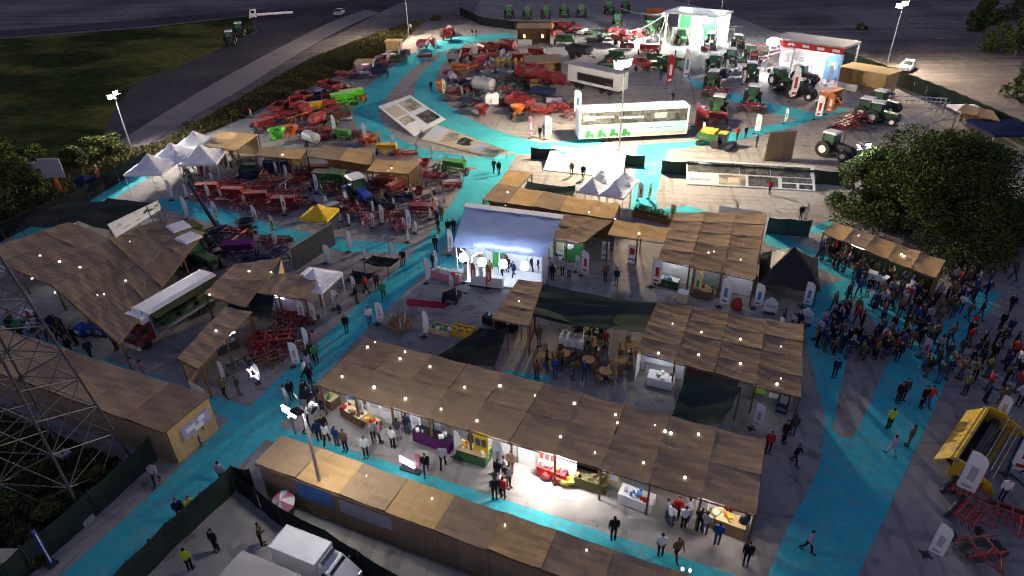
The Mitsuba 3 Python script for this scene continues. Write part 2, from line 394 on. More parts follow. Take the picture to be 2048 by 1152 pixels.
def roof_of(k, c, z, nx, ny, mats, sag=.11, name='roof', amp=.05, zc=None):
    """k's roof: battens and one reed mat per field. c = SW, SE, NE, NW; zc = heights at the corners"""
    zc = zc or (z, z, z, z)

    def zz(u, v):
        return (zc[0] * (1 - u) + zc[1] * u) * (1 - v) + (zc[3] * (1 - u) + zc[2] * u) * v
    m = M()
    for i in range(nx + 1):
        a, b = lerp4(c, i / nx, 0), lerp4(c, i / nx, 1)
        m.tube([*a, zz(i / nx, 0) - .1], [*b, zz(i / nx, 1) - .1], .05, n=4)
    for j in range(ny + 1):
        a, b = lerp4(c, 0, j / ny), lerp4(c, 1, j / ny)
        m.tube([*a, zz(0, j / ny) - .17], [*b, zz(1, j / ny) - .17], .05, n=4)
    r = put(name, m, 'wood_dark', k)
    g = 7
    for i in range(nx):
        for j in range(ny):
            e0, e1, e2, e3 = (rnd.uniform(-.014, .012) for _ in range(4)); sk = rnd.uniform(-.02, .02)
            P = np.zeros((g + 1, g + 1, 3)); dz = rnd.uniform(-amp, amp) * .6; tx, ty = rnd.uniform(-amp, amp), rnd.uniform(-amp, amp); ph = rnd.random() * 9
            for a in range(g + 1):
                for b in range(g + 1):
                    u, v = a / g, b / g
                    uu, vv = (i + e0 + u * (1 - e0 + e1) + sk * (v - .5)) / nx, (j + e2 + v * (1 - e2 + e3)) / ny
                    uu, vv = min(max(uu, -.004), 1.004), min(max(vv, -.01), 1.01)
                    p = lerp4(c, uu, vv)
                    w = .022 * math.sin(ph + 7 * u) * math.cos(ph + 5 * v) + .02 * math.sin(3 * ph + 13 * v + 4 * u) - sag * (4 * u * (1 - u)) * (.4 + .6 * 4 * v * (1 - v))
                    P[a, b] = [p[0], p[1], zz(uu, vv) + dz + tx * (u - .5) + ty * (v - .5) + w]
            put('reed_mat', M().grid(P, .04), rnd.choice(mats), r, smooth=False)
    return r


def posts_of(k, pts, z, mat='wood_dark', r=.06):
    for x, y in pts:
        put('post', M().box((x, y, z / 2), (2 * r, 2 * r, z)), mat, k)


def wall_of(k, a, b, z0, z1, mat, th=.05, name='wall', n=1):
    a, b = np.array(a, float), np.array(b, float)
    L = np.linalg.norm(b - a); rz = math.atan2(b[1] - a[1], b[0] - a[0])
    for i in range(n):
        c = a + (b - a) * (i + .5) / n
        put(name, M().box((c[0], c[1], (z0 + z1) / 2), (L / n - .03, th, z1 - z0), rz), mat, k)


def tube_lamp(k, x, y, z, L, rz, rad, col=COOL, w=2.0, name='lamp'):
    put(name, M().box((x, y, z), (L, .12, .08), math.radians(rz)), 'lamp_face', k, light=col * rad, w=w)


def roof_lamps(k, spots, rad=2.4):
    for x, y, z, r in spots:
        put('roof_lamp', M().tube([x, y, z - .05], [x, y, z + .05], r * .68, n=8), 'lamp_face', k, light=np.array([1, .95, .86]) * rad * rnd.uniform(.45, 1.5), w=.04)


def grid_posts(c, nx, inset=.05, rows=(0, 1)):
    return [tuple(lerp4(c, i / nx, inset if j == 0 else 1 - inset)) for j in rows for i in range(nx + 1)]


# the long row in front
C1 = [(-25.6, 25.8), (2.45, 25.8), (2.45, 31.6), (-25.6, 31.6)]
row = thing('long_reed_roof_stall', 'long stall row under a brown reed mat roof with ten lit shops facing the carpet', 'stall')
roof_of(row, C1, 2.95, 10, 2, ['reed_brown', 'reed_brown', 'reed_dark'], name='roof')
posts_of(row, grid_posts(C1, 10), 2.85)
BX = [-25.6 + 2.805 * i for i in range(11)]
for i in range(11):
    if i not in (1, 8, 9):
        wall_of(row, (BX[i], 27.1 if i else 27.4), (BX[i], 31.3), 0, 2.6, 'white_wall' if i in (2, 5, 6) else 'grey_sheet', name='partition')
WALLS1 = ['grey_cloth', 'white_wall', 'grey_cloth', 'grey_cloth', 'white_wall', 'white_wall', 'tarp_brown', 'grey_cloth', 'grey_sheet', 'white_wall']
for i in range(10):
    y = {1: 27.0, 4: 27.2, 5: 26.95, 8: 29.6}.get(i, 28.0)
    wall_of(row, (BX[i] + .04, y), (BX[i + 1] - .04, y), 0, 2.62, WALLS1[i], name='back_wall')
for i, p in {0: 14, 1: 22, 2: 12, 3: 11, 4: 20, 6: 2.5, 7: 9, 8: 9, 9: 30}.items():
    tube_lamp(row, BX[i] + 1.4, 26.45, 2.55, 1.2, 0, p * 2.7, COOL if i < 8 else NEUTRAL, 3.0)
# the strong floodlight of the sixth shop
put('floodlight', M().box((-9.0, 26.55, 2.62), (1.1, .3, .06)), 'lamp_face', row, light=np.array([1, .99, .95]) * 420, w=14.0)
put('fascia', M().box((-8.9, 26.7, 2.72), (2.5, .05, .2)), 'white_wall', row)
roof_lamps(row, [(*(-24.77, 30.58), 3.0, .16), (*(-24.60, 31.30), 3.0, .09), (*(-21.86, 30.28), 3.0, .13), (*(-21.96, 31.12), 3, .08), (*(-19.45, 30.27), 3.0, .12), (*(-24.49, 27.10), 3.0, .12), (*(-21.85, 26.97), 3.0, .15), (*(-19.31, 26.76), 3.0, .15),
                 (*(-16.69, 26.74), 3.0, .12), (*(-14.12, 26.64), 3.0, .12), (*(-16.26, 29.21), 3.0, .1), (*(-14.14, 30.22), 3.0, .15), (*(-11.63, 30.16), 3.0, .08), (*(-9.02, 30.38), 3.0, .16), (*(-6.33, 30.36), 3.0, .12), (*(-6.03, 29.71), 3.0, .08),
                 (*(-8.87, 27.27), 3.0, .11), (*(-3.19, 30.06), 3.0, .13), (*(-2.82, 30.03), 3.0, .12), (*(-3.80, 27.09), 3.0, .1), (*(-1.42, 26.86), 3.0, .12), (*(-1.28, 30.56), 3.0, .1), (*(-6.59, 26.80), 3, .06), (*(-3.86, 30.35), 3, .06)])

# the back to back row nearest to the camera, seen from behind
C0 = [(-24.6, 18.7), (11.0, 18.4), (11.0, 20.8), (-24.6, 21.1)]
row = thing('reed_container_row', 'long low row with a golden reed roof seen from behind, beside the truck yard', 'stall')
roof_of(row, C0, 2.95, 12, 1, ['reed_gold', 'reed_brown', 'reed_brown'], sag=.1)
wall_of(row, (-24.5, 18.85), (10.9, 18.55), 0, 2.75, 'reed_dark', name='rear_wall', n=12)
wall_of(row, (-24.5, 18.9), (-24.5, 20.9), 0, 2.75, 'reed_dark', name='end_wall')
wall_of(row, (-24.5, 20.8), (10.9, 20.5), 0, 2.3, 'grey_sheet', name='front_wall', n=12)
put('poster', M().box((-20.6, 18.76, 1.95), (2.4, .03, 1.2)), 'print_blue', row)
put('poster', M().box((-17.2, 18.73, 1.85), (3.4, .03, 1.1)), 'grey_cloth', row)
roof_lamps(row, [(*(-17.98, 20.30), 3.0, .06), (*(-13.76, 20.26), 3, .07), (*(-9.42, 20.17), 3, .08), (*(-5.08, 20.33), 3, .08), (*(-0.50, 21.07), 3, .12), (*(-0.15, 21.12), 3, .1)])
CL = [(-62, 18.6), (-31.6, 18.6), (-31.6, 22.3), (-62, 22.3)]
row = thing('reed_container_row', 'long brown reed covered row with a poster on its end wall beside the lattice pylon', 'stall')
roof_of(row, CL, 2.95, 9, 1, ['reed_dark', 'reed_brown'], sag=.1)
wall_of(row, (-62, 18.7), (-31.7, 18.7), 0, 2.75, 'reed_dark', name='rear_wall', n=9)
wall_of(row, (-31.66, 18.75), (-31.66, 22.2), 0, 2.8, 'reed_gold', name='end_wall')
wall_of(row, (-62, 22.2), (-31.75, 22.2), 0, 2.3, 'grey_sheet', name='front_wall', n=9)
pk = put('poster', M().box((-31.6, 20.75, 1.7), (.03, 2.3, 1.0)), 'lilac', row)
for a, b, c in ((20.3, .8, 1.75), (21.2, .5, 1.9), (20.9, .7, 1.45)):
    put('picture', M().box((-31.575, a, c), (.02, b, .35)), 'white_wall', pk)

# the block right of the middle
CR = [(-6.7, 37.4), (4.2, 36.4), (4.1, 45.1), (-6.7, 44.4)]
blk = thing('wide_reed_roof_stall', 'wide dark brown reed roof block left of the entrance crowd', 'stall')
roof_of(blk, CR, 2.95, 4, 4, ['reed_dark', 'reed_dark', 'reed_brown'])
posts_of(blk, grid_posts(CR, 4), 2.85)
wall_of(blk, (-6.6, 39.2), (-3.4, 39.0), 0, 2.6, 'white_wall', name='back_wall'); wall_of(blk, (-6.65, 37.5), (-6.65, 39.1), 0, 2.5, 'white_wall', name='partition')
wall_of(blk, (-3.3, 37.6), (-3.3, 39.1), 0, 2.5, 'white_wall', name='partition'); wall_of(blk, (.5, 38.9), (4.1, 38.6), 0, 2.6, 'grey_cloth', name='back_wall')
wall_of(blk, (.4, 36.9), (.4, 39), 0, 2.5, 'white_wall', name='partition'); wall_of(blk, (-6.5, 41), (4, 41.6), 0, 2.6, 'grey_sheet', name='back_wall', n=3)
tube_lamp(blk, -5.0, 38.3, 2.55, 1.4, 0, 30); tube_lamp(blk, 2.2, 37.7, 2.55, 1.2, 0, 14)
tube_lamp(blk, -3.5, 43.6, 2.5, 1.2, 0, 14); tube_lamp(blk, 1.5, 44.0, 2.5, 1.2, 0, 14)
roof_lamps(blk, [(*(-2.81, 41.28), 3, .11), (*(-0.06, 41.43), 3, .12), (*(2.69, 41.55), 3, .06), (*(-5.19, 37.60), 3, .11), (*(-2.56, 38.46), 3, .11), (*(0.26, 38.49), 3, .13), (*(2.72, 37.14), 3, .14), (*(2.92, 37.83), 3, .07), (*(-4.99, 41.60), 3, .07)])

# the tall roof north of it
CU = [(-8.1, 51.2), (.1, 50.6), (-.1, 64.6), (-8.6, 61.4)]
blk = thing('tall_reed_roof_stall', 'large brown reed roof stall with three lit shop fronts behind the black tent', 'stall')
roof_of(blk, CU, 3.0, 3, 5, ['reed_brown', 'reed_brown', 'reed_dark'])
posts_of(blk, grid_posts(CU, 3), 2.9)
for i, (x0, x1, w) in enumerate(((-8.0, -5.4, 'white_wall'), (-5.2, -2.6, 'grey_cloth'), (-2.4, 0.0, 'white_wall'))):
    wall_of(blk, (x0, 52.9), (x1, 52.8), 0, 2.65, w, name='back_wall'); wall_of(blk, (x0, 51.3), (x0, 52.8), 0, 2.5, 'white_wall', name='partition')
    tube_lamp(blk, (x0 + x1) / 2, 51.9, 2.6, 1.2, 0, (24, 16, 14)[i])
wall_of(blk, (-8.3, 57), (0, 57), 0, 2.6, 'grey_sheet', name='back_wall', n=3)
put('sign', M().box((-2.6, 65.0, 2.4), (4.2, .06, .9)), 'white_wall', blk)
roof_lamps(blk, [(*(-4.19, 53.93), 3, .12), (*(-3.77, 54.30), 3, .06), (*(-1.40, 53.63), 3, .07)])

# the small L shaped roof and nets of the tea garden
CM = [(-18.0, 37.4), (-15.0, 37.5), (-16.2, 43.9), (-18.3, 43.5)]
blk = thing('narrow_reed_roof_stall', 'narrow brown reed roof beside the sagging green net of the tea garden', 'stall')
roof_of(blk, CM, 2.95, 1, 3, ['reed_brown'], amp=.03)
posts_of(blk, grid_posts(CM, 1) + [tuple(lerp4(CM, u, .5)) for u in (.05, .95)], 2.85)
wall_of(blk, (-15.2, 37.6), (-15.9, 40.6), 0, 2.6, 'reed_gold', name='side_wall')
roof_lamps(blk, [(*(-16.93, 40.28), 3, .07)])

# golden roofs in the middle
CB = [(-28.2, 57.5), (-13.9, 57.9), (-14.3, 61.4), (-28.6, 62.0)]
blk = thing('golden_reed_roof_stall', 'long golden reed roof stall behind the blue roofed stand', 'stall')
roof_of(blk, CB, 2.95, 5, 1, ['reed_gold', 'reed_gold', 'reed_brown'])
C2 = [(-28.5, 62.05), (-25.9, 62.05), (-26.0, 66.4), (-28.9, 66.4)]
roof_of(blk, C2, 2.95, 1, 1, ['reed_gold'], name='rear_roof')
posts_of(blk, grid_posts(CB, 5) + grid_posts(C2, 1, rows=(1,)), 2.85)
wall_of(blk, (-28, 58.6), (-14, 58.9), 0, 2.5, 'wood_dark', name='rear_wall', n=5)
roof_lamps(blk, [(*(-26.45, 60.11), 3, .13), (*(-16.69, 58.34), 3, .12), (*(-13.81, 57.68), 3, .1), (*(-25.25, 56.78), 3, .1)])
CH = [(-13.6, 54.3), (-7.9, 54.6), (-8.3, 57.6), (-13.8, 57.8)]
blk = thing('golden_reed_canopy', 'small golden reed canopy with one lamp left of the large brown roof', 'canopy')
roof_of(blk, CH, 2.95, 2, 1, ['reed_gold']); posts_of(blk, grid_posts(CH, 2), 2.85)
tube_lamp(blk, -10.6, 55.4, 2.55, .9, 0, 14, WARM)
roof_lamps(blk, [(*(-10.85, 55.41), 3, .16)])
CH = [(-18.7, 51.8), (-15.2, 51.9), (-13.9, 57.5), (-18.8, 57.1)]
blk = thing('brown_reed_canopy', 'brown reed canopy over the green walled stand beside the blue roofed stand', 'canopy')
roof_of(blk, CH, 2.95, 2, 2, ['reed_dark', 'reed_brown']); posts_of(blk, grid_posts(CH, 2), 2.85)
wall_of(blk, (-18.5, 53.0), (-15.4, 53.0), 0, 2.6, 'print_green', name='back_wall'); wall_of(blk, (-18.6, 51.9), (-18.6, 53), 0, 2.6, 'white_wall', name='partition')
put('fascia', M().box((-17, 51.75, 2.75), (3.5, .08, .3)), 'grey_sheet', blk)
put('picture', M().box((-17.9, 52.93, 1.7), (.7, .03, 1.2)), 'print_sand', blk); put('logo', M().tube([-16.9, 52.95, 1.8], [-16.9, 52.88, 1.8], .42, n=14), 'white_wall', blk)
tube_lamp(blk, -17.0, 52.3, 2.5, 1.2, 0, 26)
CH = [(-13.5, 52.0), (-11.6, 52.2), (-13.0, 57.0), (-13.8, 56.8)]
# the long counter stall under the tree
CT = [(13.9, 56.3), (15.0, 60.0), (6.1, 64.8), (5.2, 62.0)]
blk = thing('counter_stall', 'long reed roofed counter stall with a lit white counter under the big tree', 'stall')
roof_of(blk, [CT[3], CT[0], CT[1], CT[2]], 2.95, 5, 1, ['reed_brown', 'reed_gold'])
posts_of(blk, grid_posts([CT[3], CT[0], CT[1], CT[2]], 5), 2.85)
wall_of(blk, (13.9, 56.6), (14.9, 59.8), 0, 2.8, 'reed_gold', name='end_wall')
wall_of(blk, (14.6, 59.4), (6.2, 63.9), 0, 2.6, 'net_green', name='back_wall', n=5)
ck = put('counter', M().box((11.2, 58.3, .55), (4.6, .7, 1.05), math.radians(-28)), 'white_wall', blk)
put('counter_top', M().box((11.2, 58.3, 1.1), (4.8, .8, .05), math.radians(-28)), 'white_paint', ck)
tube_lamp(blk, 11.4, 58.8, 2.5, 1.2, -28, 30, NEUTRAL); tube_lamp(blk, 8.2, 60.8, 2.5, 1.2, -28, 18, NEUTRAL)
roof_lamps(blk, [(*(8.21, 62.31), 3, .1), (*(11.76, 59.42), 3, .16), (*(11.59, 59.75), 3, .14)])

# the big roof block on the left
LB = thing('large_reed_roof_hall', 'large dark brown reed roofed hall with seven roof lamps behind the lattice pylon', 'stall')
roof_of(LB, [(-67.5, 29.6), (-55.2, 28.2), (-53.9, 35.6), (-65.2, 37.4)], 2.95, 3, 3, ['reed_brown', 'reed_dark'], sag=.04)
roof_of(LB, [(-55.1, 28.2), (-42.2, 24.2), (-45.6, 31.2), (-53.9, 35.6)], 2.9, 3, 3, ['reed_dark', 'reed_brown'], name='lower_roof', sag=.04)
roof_of(LB, [(-58.4, 36.3), (-45.7, 31.3), (-50.2, 40.5), (-56.6, 41.2)], 3.02, 3, 2, ['reed_brown', 'reed_dark'], name='rear_roof', sag=.04)
posts_of(LB, [(-67, 30), (-61, 29.2), (-55.2, 28.5), (-49, 26.6), (-42.6, 24.6), (-45.6, 31), (-48, 35.8), (-50.3, 40), (-56.5, 40.8), (-58, 36.6), (-64.8, 36.9), (-54, 35)], 2.8)
wall_of(LB, (-58.4, 36.6), (-54.3, 38.3), 2.3, 3.05, 'reed_gold', name='gable')
wall_of(LB, (-66, 32.5), (-46, 28.5), 0, 2.5, 'grey_cloth', name='back_wall', n=5)
tube_lamp(LB, -54, 29.2, 2.5, 1.2, 0, 12); tube_lamp(LB, -60, 30.0, 2.5, 1.2, 0, 16); tube_lamp(LB, -47, 27.2, 2.5, 1.2, 0, 10)
roof_lamps(LB, [(*(-60.92, 31.32), 3, .15), (*(-58.12, 31.19), 3, .17), (*(-55.42, 31.16), 3, .16), (*(-57.51, 28.20), 3, .14), (*(-49.54, 30.95), 3, .15), (*(-55.36, 36.35), 3.05, .09), (*(-53.42, 27.34), 3, .1), (*(-49.33, 28.69), 3, .09), (*(-49.70, 28.38), 3, .06)])
CK = [(-36.8, 24.5), (-34.4, 24.1), (-36.0, 31.2), (-38.5, 31.0)]
blk = thing('narrow_reed_roof_stall', 'narrow brown reed roof stall open to the red machines beside the box truck', 'stall')
roof_of(blk, CK, 2.95, 1, 3, ['reed_brown'], amp=.03); posts_of(blk, grid_posts(CK, 1) + [tuple(lerp4(CK, u, .5)) for u in (.05, .95)], 2.85)
wall_of(blk, (-36.6, 24.6), (-38.3, 30.9), 0, 2.6, 'reed_dark', name='side_wall', n=2); wall_of(blk, (-36.4, 24.45), (-34.6, 24.15), 0, 1.0, 'white_wall', name='low_wall')
roof_lamps(blk, [(*(-36.64, 28.10), 3, .12)])
tube_lamp(blk, -35.9, 28.5, 2.5, 1.0, 80, 10)
CK = [(-41.6, 31.8), (-37.0, 31.6), (-39.8, 39.2), (-43.0, 36.8)]
blk = thing('stepped_reed_roof_stall', 'stepped brown reed roof stall between the box truck and the white pyramid tent', 'stall')
roof_of(blk, CK, 2.95, 2, 2, ['reed_brown', 'reed_dark'])
CK2 = [(-38.2, 33.6), (-33.4, 34.4), (-34.6, 37.6), (-39.0, 36.9)]
roof_of(blk, CK2, 2.9, 3, 1, ['reed_brown', 'reed_brown'], name='side_roof')
posts_of(blk, grid_posts(CK, 2) + grid_posts(CK2, 2), 2.8)
wall_of(blk, (-38.1, 34.5), (-34, 35.3), 0, 2.4, 'lilac', name='back_wall', n=2); wall_of(blk, (-39.6, 39), (-38.0, 36.7), 1.6, 2.9, 'reed_gold', name='gable')
roof_lamps(blk, [(*(-40.71, 36.14), 3, .16), (*(-38.78, 36.71), 3, .13), (*(-41.01, 31.87), 3, .11)])
tube_lamp(blk, -36, 34.3, 2.45, 1.0, 0, 9)
# four golden canopies of the upper left
for lab, c, sp in (('golden reed canopy touching the white pavilion tents', [(-69.87, 60.44), (-64.66, 60.31), (-66.51, 66.70), (-72.34, 65.49)], None),
                   ('small golden reed canopy with a lamp behind the red cultivators', [(-61.00, 59.70), (-54.65, 60.54), (-56.42, 63.96), (-62.46, 62.75)], (-57.72, 61.01)),
                   ('wide golden reed roof over an open front below the green hoppers', [(-54.69, 61.85), (-45.25, 62.04), (-47.69, 66.19), (-55.04, 66.11)], None),
                   ('golden reed canopy over a lit white counter above the blue tractor', [(-44.64, 60.17), (-39.57, 61.05), (-40.08, 64.86), (-45.72, 63.86)], (-42.22, 61.83))):
    blk = thing('golden_reed_canopy', lab, 'canopy', 'golden reed canopies of the upper left')
    roof_of(blk, c, 2.95, 2, 2 if 'touching' in lab else 1, ['reed_gold', 'reed_gold', 'reed_brown'], amp=.03); posts_of(blk, grid_posts(c, 2), 2.85)
    a, b = lerp4(c, .03, .93), lerp4(c, .97, .93)
    wall_of(blk, a, b, 0, 2.6, 'wood_dark' if 'wide' in lab else 'plywood', name='rear_wall', n=2)
    if sp:
        roof_lamps(blk, [(*sp, 3, .17)])
        q = lerp4(c, .5, .35); tube_lamp(blk, q[0], q[1], 2.55, 1.0, 10, 16, WARM)
# small huts far off
for lab, px, w, d, h, rz, mt in (('small plywood hut among the machines left of the curved path', (-78.78, 110.58), 3.2, 3.2, 2.6, 25, 'plywood'), ('small plywood kiosk beside the far curved path', (-83.73, 129.31), 3.2, 2.6, 2.8, 20, 'plywood'),
                                 ('dark reed hut with two yellow lamps at the far end of the carpet', (-58.93, 151.47), 7.5, 6.0, 3.6, 20, 'reed_dark'), ('brown reed hut in the middle of the machinery ring', (-44.96, 120.12), 6.5, 6.0, 3.4, 25, 'reed_brown'),
                                 ('bright plywood booth with a flat roof right of the red lit stand', (11.64, 130.26), 8.0, 4.5, 3.6, -28, 'plywood')):
    k = thing('plywood_hut', lab, 'hut')
    c, s_ = math.cos(math.radians(rz)), math.sin(math.radians(rz))

    def rot(u, v):
        return (px[0] + u * c - v * s_, px[1] + u * s_ + v * c)
    q = [rot(-w / 2, -d / 2), rot(w / 2, -d / 2), rot(w / 2, d / 2), rot(-w / 2, d / 2)]
    put('roof', M().prism([rot(-w / 2 - .3, -d / 2 - .3), rot(w / 2 + .3, -d / 2 - .3), rot(w / 2 + .3, d / 2 + .3), rot(-w / 2 - .3, d / 2 + .3)], 'z', h, h + .12), mt, k)
    wall_of(k, q[3], q[2], 0, h - .02, mt, name='rear_wall'); wall_of(k, q[0], q[3], 0, h - .02, mt, name='side_wall'); wall_of(k, q[1], q[2], 0, h - .02, mt, name='side_wall')
    wall_of(k, q[0], (np.array(q[0]) * .55 + np.array(q[1]) * .45), 0, 1.1, 'white_wall', name='counter', th=.5)
    posts_of(k, [q[0], q[1]], h)
    if mt != 'reed_dark':
        tube_lamp(k, px[0], px[1], h - .2, 1.0, rz, 22, WARM)
    else:
        for u in (-2.2, 2.0):
            x, y = rot(u, -d / 2 - .2)
            put('lantern', M().lathe([(.02, 1.5), (.25, 1.6), (.3, 1.9), (.2, 2.2), (.02, 2.3)], 8, (x, y, 0)), 'lamp_face', k, light=np.array([1, .7, .15]) * 6, w=.15)

# ---------------------------------------------------------------- stands, tents, nets, billboards
# the blue roofed stand
st = thing('exhibition_stand', 'brightly lit white stand with a sloping blue sheet roof', 'stand')
A, B, C_, D = (-25.9, 46.1), (-17.3, 47.2), (-18.5, 55.4), (-28.7, 54.6)
P = np.array([[[*lerp4([A, B, C_, D], u, v), 3.3 + .25 * v + .05 * math.sin(20 * u) * math.sin(9 * v)] for v in np.linspace(0, 1, 9)] for u in np.linspace(0, 1, 13)])
nu, nv = P.shape[:2]
put('roof_sheet', M().add(P.reshape(-1, 3), [[i * nv + j, i * nv + nv + j, i * nv + nv + j + 1, i * nv + j + 1] for i in range(nu - 1) for j in range(nv - 1)]), 'blue_sheet', st)
P = np.array([[[*lerp4([A, B, C_, D], u, v), 3.62 + .06 * (v - .9)] for v in (.9, 1.02)] for u in (-.01, 1.01)])
put('ridge_cover', M().grid(P, .05), 'white_cloth', st)
posts_of(st, [(-25.7, 46.4), (-21.6, 46.9), (-17.6, 47.4), (-28.3, 54.2), (-18.8, 55.0)], 3.2, 'white_paint')
wall_of(st, (-26.0, 48.8), (-17.9, 49.8), 0, 3.1, 'white_wall', name='back_wall', n=4)
wall_of(st, (-17.6, 47.5), (-17.9, 49.7), 0, 3.1, 'white_wall', name='side_wall')
put('floor', M().prism([(-25.6, 45.4), (-17.2, 46.6), (-17.9, 49.6), (-26.1, 48.7)], 'z', .05, .2), 'white_wall', st)
for i, (x, y) in enumerate(((-23.2, 46.6), (-21.2, 46.9), (-19.3, 47.3), (-25.2, 46.7))):
    put('lamp_globe', M().lathe([(.03, 1.55), (.34, 1.7), (.42, 2.0), (.3, 2.35), (.03, 2.5)], 10, (x, y, 0)), 'lamp_face', st, light=COOL * (7.5 if i < 3 else 5), w=1.0)
for i, x in enumerate((-24.4, -24.0)):
    put('light_tube', M().path([(x, 46.1, .3), (x, 46.1, 2.6), (x + (.5 if i else -.5), 46.3, 3.0), (x + (.9 if i else -.9), 46.5, 3.0)], .05), 'lamp_face', st, light=np.array([.75, 1, .8]) * 8, w=.4)
tube_lamp(st, -21.5, 47.6, 3.05, 5.5, 7, 16, COOL, 5.0)
put('counter', M().box((-22.3, 45.7, .7), (3.0, .5, 1.0), math.radians(8)), 'white_wall', st)
put('counter', M().box((-25.3, 46.0, .55), (1.6, .6, .8), math.radians(8)), 'print_grey', st)
put('green_panel', M().box((-22.6, 48.95, 1.6), (1.2, .06, 2.4), math.radians(8)), 'print_green', st)
put('sign_disc', M().tube([-18.0, 44.9, .1], [-18.0, 44.9, .55], .5, n=14), 'lime', st)


def pavilion(lab, x, y, w, h0, h1, rz=0, mat='tent_white', legs=True, group=None, name='pavilion_tent', n=1, leg='white_paint', val=.28):
    k = thing(name, lab, 'tent', group)
    t = at(x, y, 0, rz)
    g = 8
    P = np.zeros((g + 1, g + 1, 3))
    for i in range(g + 1):
        for j in range(g + 1):
            u, v = i / g * 2 - 1, j / g * 2 - 1
            r = max(abs(u), abs(v)); c = (1 - r) ** 1.55
            P[i, j] = [u * w / 2, v * w / 2, h0 + (h1 - h0) * c + .035 * math.sin(7 * u + x) * math.sin(6 * v + y)]
    put('canopy', M().grid(P, .03), mat, k, t)
    m = M()
    for a in range(4):
        q = a * math.pi / 2
        m.box((math.cos(q) * (w / 2 + .01), math.sin(q) * (w / 2 + .01), h0 - val / 2), (.03, w, val), q)
    put('valance', m, mat, k, t)
    if legs:
        for a in (-1, 1):
            for b in (-1, 1):
                put('leg', M().box((a * (w / 2 - .06), b * (w / 2 - .06), h0 / 2), (.06, .06, h0)), leg, k, t)
    return k


G_ = 'white pavilion tents in the upper left'
for lab, p, w, rz in (('white pavilion tent with the longest side ridge, nearest to the blue carpet strip', (-71.19, 52.72), 4.6, 24), ('white pavilion tent second in the row of three peaks', (-71.86, 56.78), 4.8, 24),
                      ('white pavilion tent touching the golden reed canopy', (-72.83, 61.51), 4.8, 24), ('single white pavilion tent standing in front of the three in a row', (-67.76, 57.57), 4.6, 30)):
    pavilion(lab, *p, w, 2.5, 4.3, rz, group=G_)
pavilion('yellow pop up tent beside the pale blue carpet', *(-43.75, 49.76), 3.1, 2.1, 3.2, 12, 'tent_yellow', name='yellow_tent', leg='yellow')
pavilion('white pyramid tent at the end of the stepped reed roof', *(-35.11, 37.89), 3.4, 2.45, 3.5, 5)
for i, p in enumerate(((-18.62, 65.83), (-15.94, 65.84), (-18.34, 68.48), (-15.75, 68.85))):
    pavilion(['white canopy tent left front of the four by the golden roof', 'white canopy tent right front of the four by the golden roof', 'white canopy tent left rear of the four by the golden roof', 'white canopy tent right rear of the four by the golden roof'][i], *p, 2.75, 2.4, 3.7, -4, group='four white canopy tents by the golden roof', name='canopy_tent')
# the black event tent
k = thing('black_tent', 'large black peaked tent beside the tall brown roof', 'tent')
x, y = (2.73, 54.09)
g = 10; P = np.zeros((g + 1, g + 1, 3))
for i in range(g + 1):
    for j in range(g + 1):
        u, v = i / g * 2 - 1, j / g * 2 - 1
        r = max(abs(u), abs(v)); q = math.hypot(u, v)
        P[i, j] = [u * 2.5, v * 2.9, 2.1 + 2.0 * max(0, 1 - r) ** 1.25 + .12 * math.sin(5 * u + 3 * v) * r - .5 * r ** 4]
put('canopy', M().grid(P, .04), 'tarp_brown', k, at(x, y + 1.5, 0, 4), smooth=True)
for a in (-1, 1):
    for b in (-1, 1):
        put('leg', M().tube([x + a * 2.4, y + 1.5 + b * 2.8, 0], [x + a * 2.35, y + 1.5 + b * 2.7, 1.75], .05), 'dark_steel', k)
put('side_sheet', M().grid(np.array([[[x - 2.35, y + 1.5 - 2.5 + i * .85, z + .0] for z in (.1, 1.9)] for i in range(7)]) + [0, 0, 0], .02), 'tarp_brown', k)


def shade(lab, corners, mat, sag=.5, n=12, post=True, name='shade_net', dz=0.0, g=None):
    """a sagging shade net between corner points (x, y, z)"""
    k = thing(name, lab, 'shade net', g)
    c = [np.array(q, float) for q in corners]
    P = np.zeros((n + 1, n + 1, 3))
    for i in range(n + 1):
        for j in range(n + 1):
            u, v = i / n, j / n
            p = (c[0] * (1 - u) + c[1] * u) * (1 - v) + (c[3] * (1 - u) + c[2] * u) * v
            s = 16 * u * (1 - u) * v * (1 - v)
            e = 4 * u * (1 - u) * (abs(v - .5) * 2) ** 4 + 4 * v * (1 - v) * (abs(u - .5) * 2) ** 4
            p = p + [0, 0, -sag * s - sag * .35 * e + .05 * math.sin(9 * u + 4 * v) + .04 * math.sin(13 * v - 5 * u)]
            P[i, j] = p
    put('cloth', M().grid(P, .02), mat, k, smooth=True)
    if post:
        for q in c:
            put('post', M().tube([q[0], q[1], 0], [q[0], q[1], q[2] + .1], .04), 'dark_steel', k)
    return k


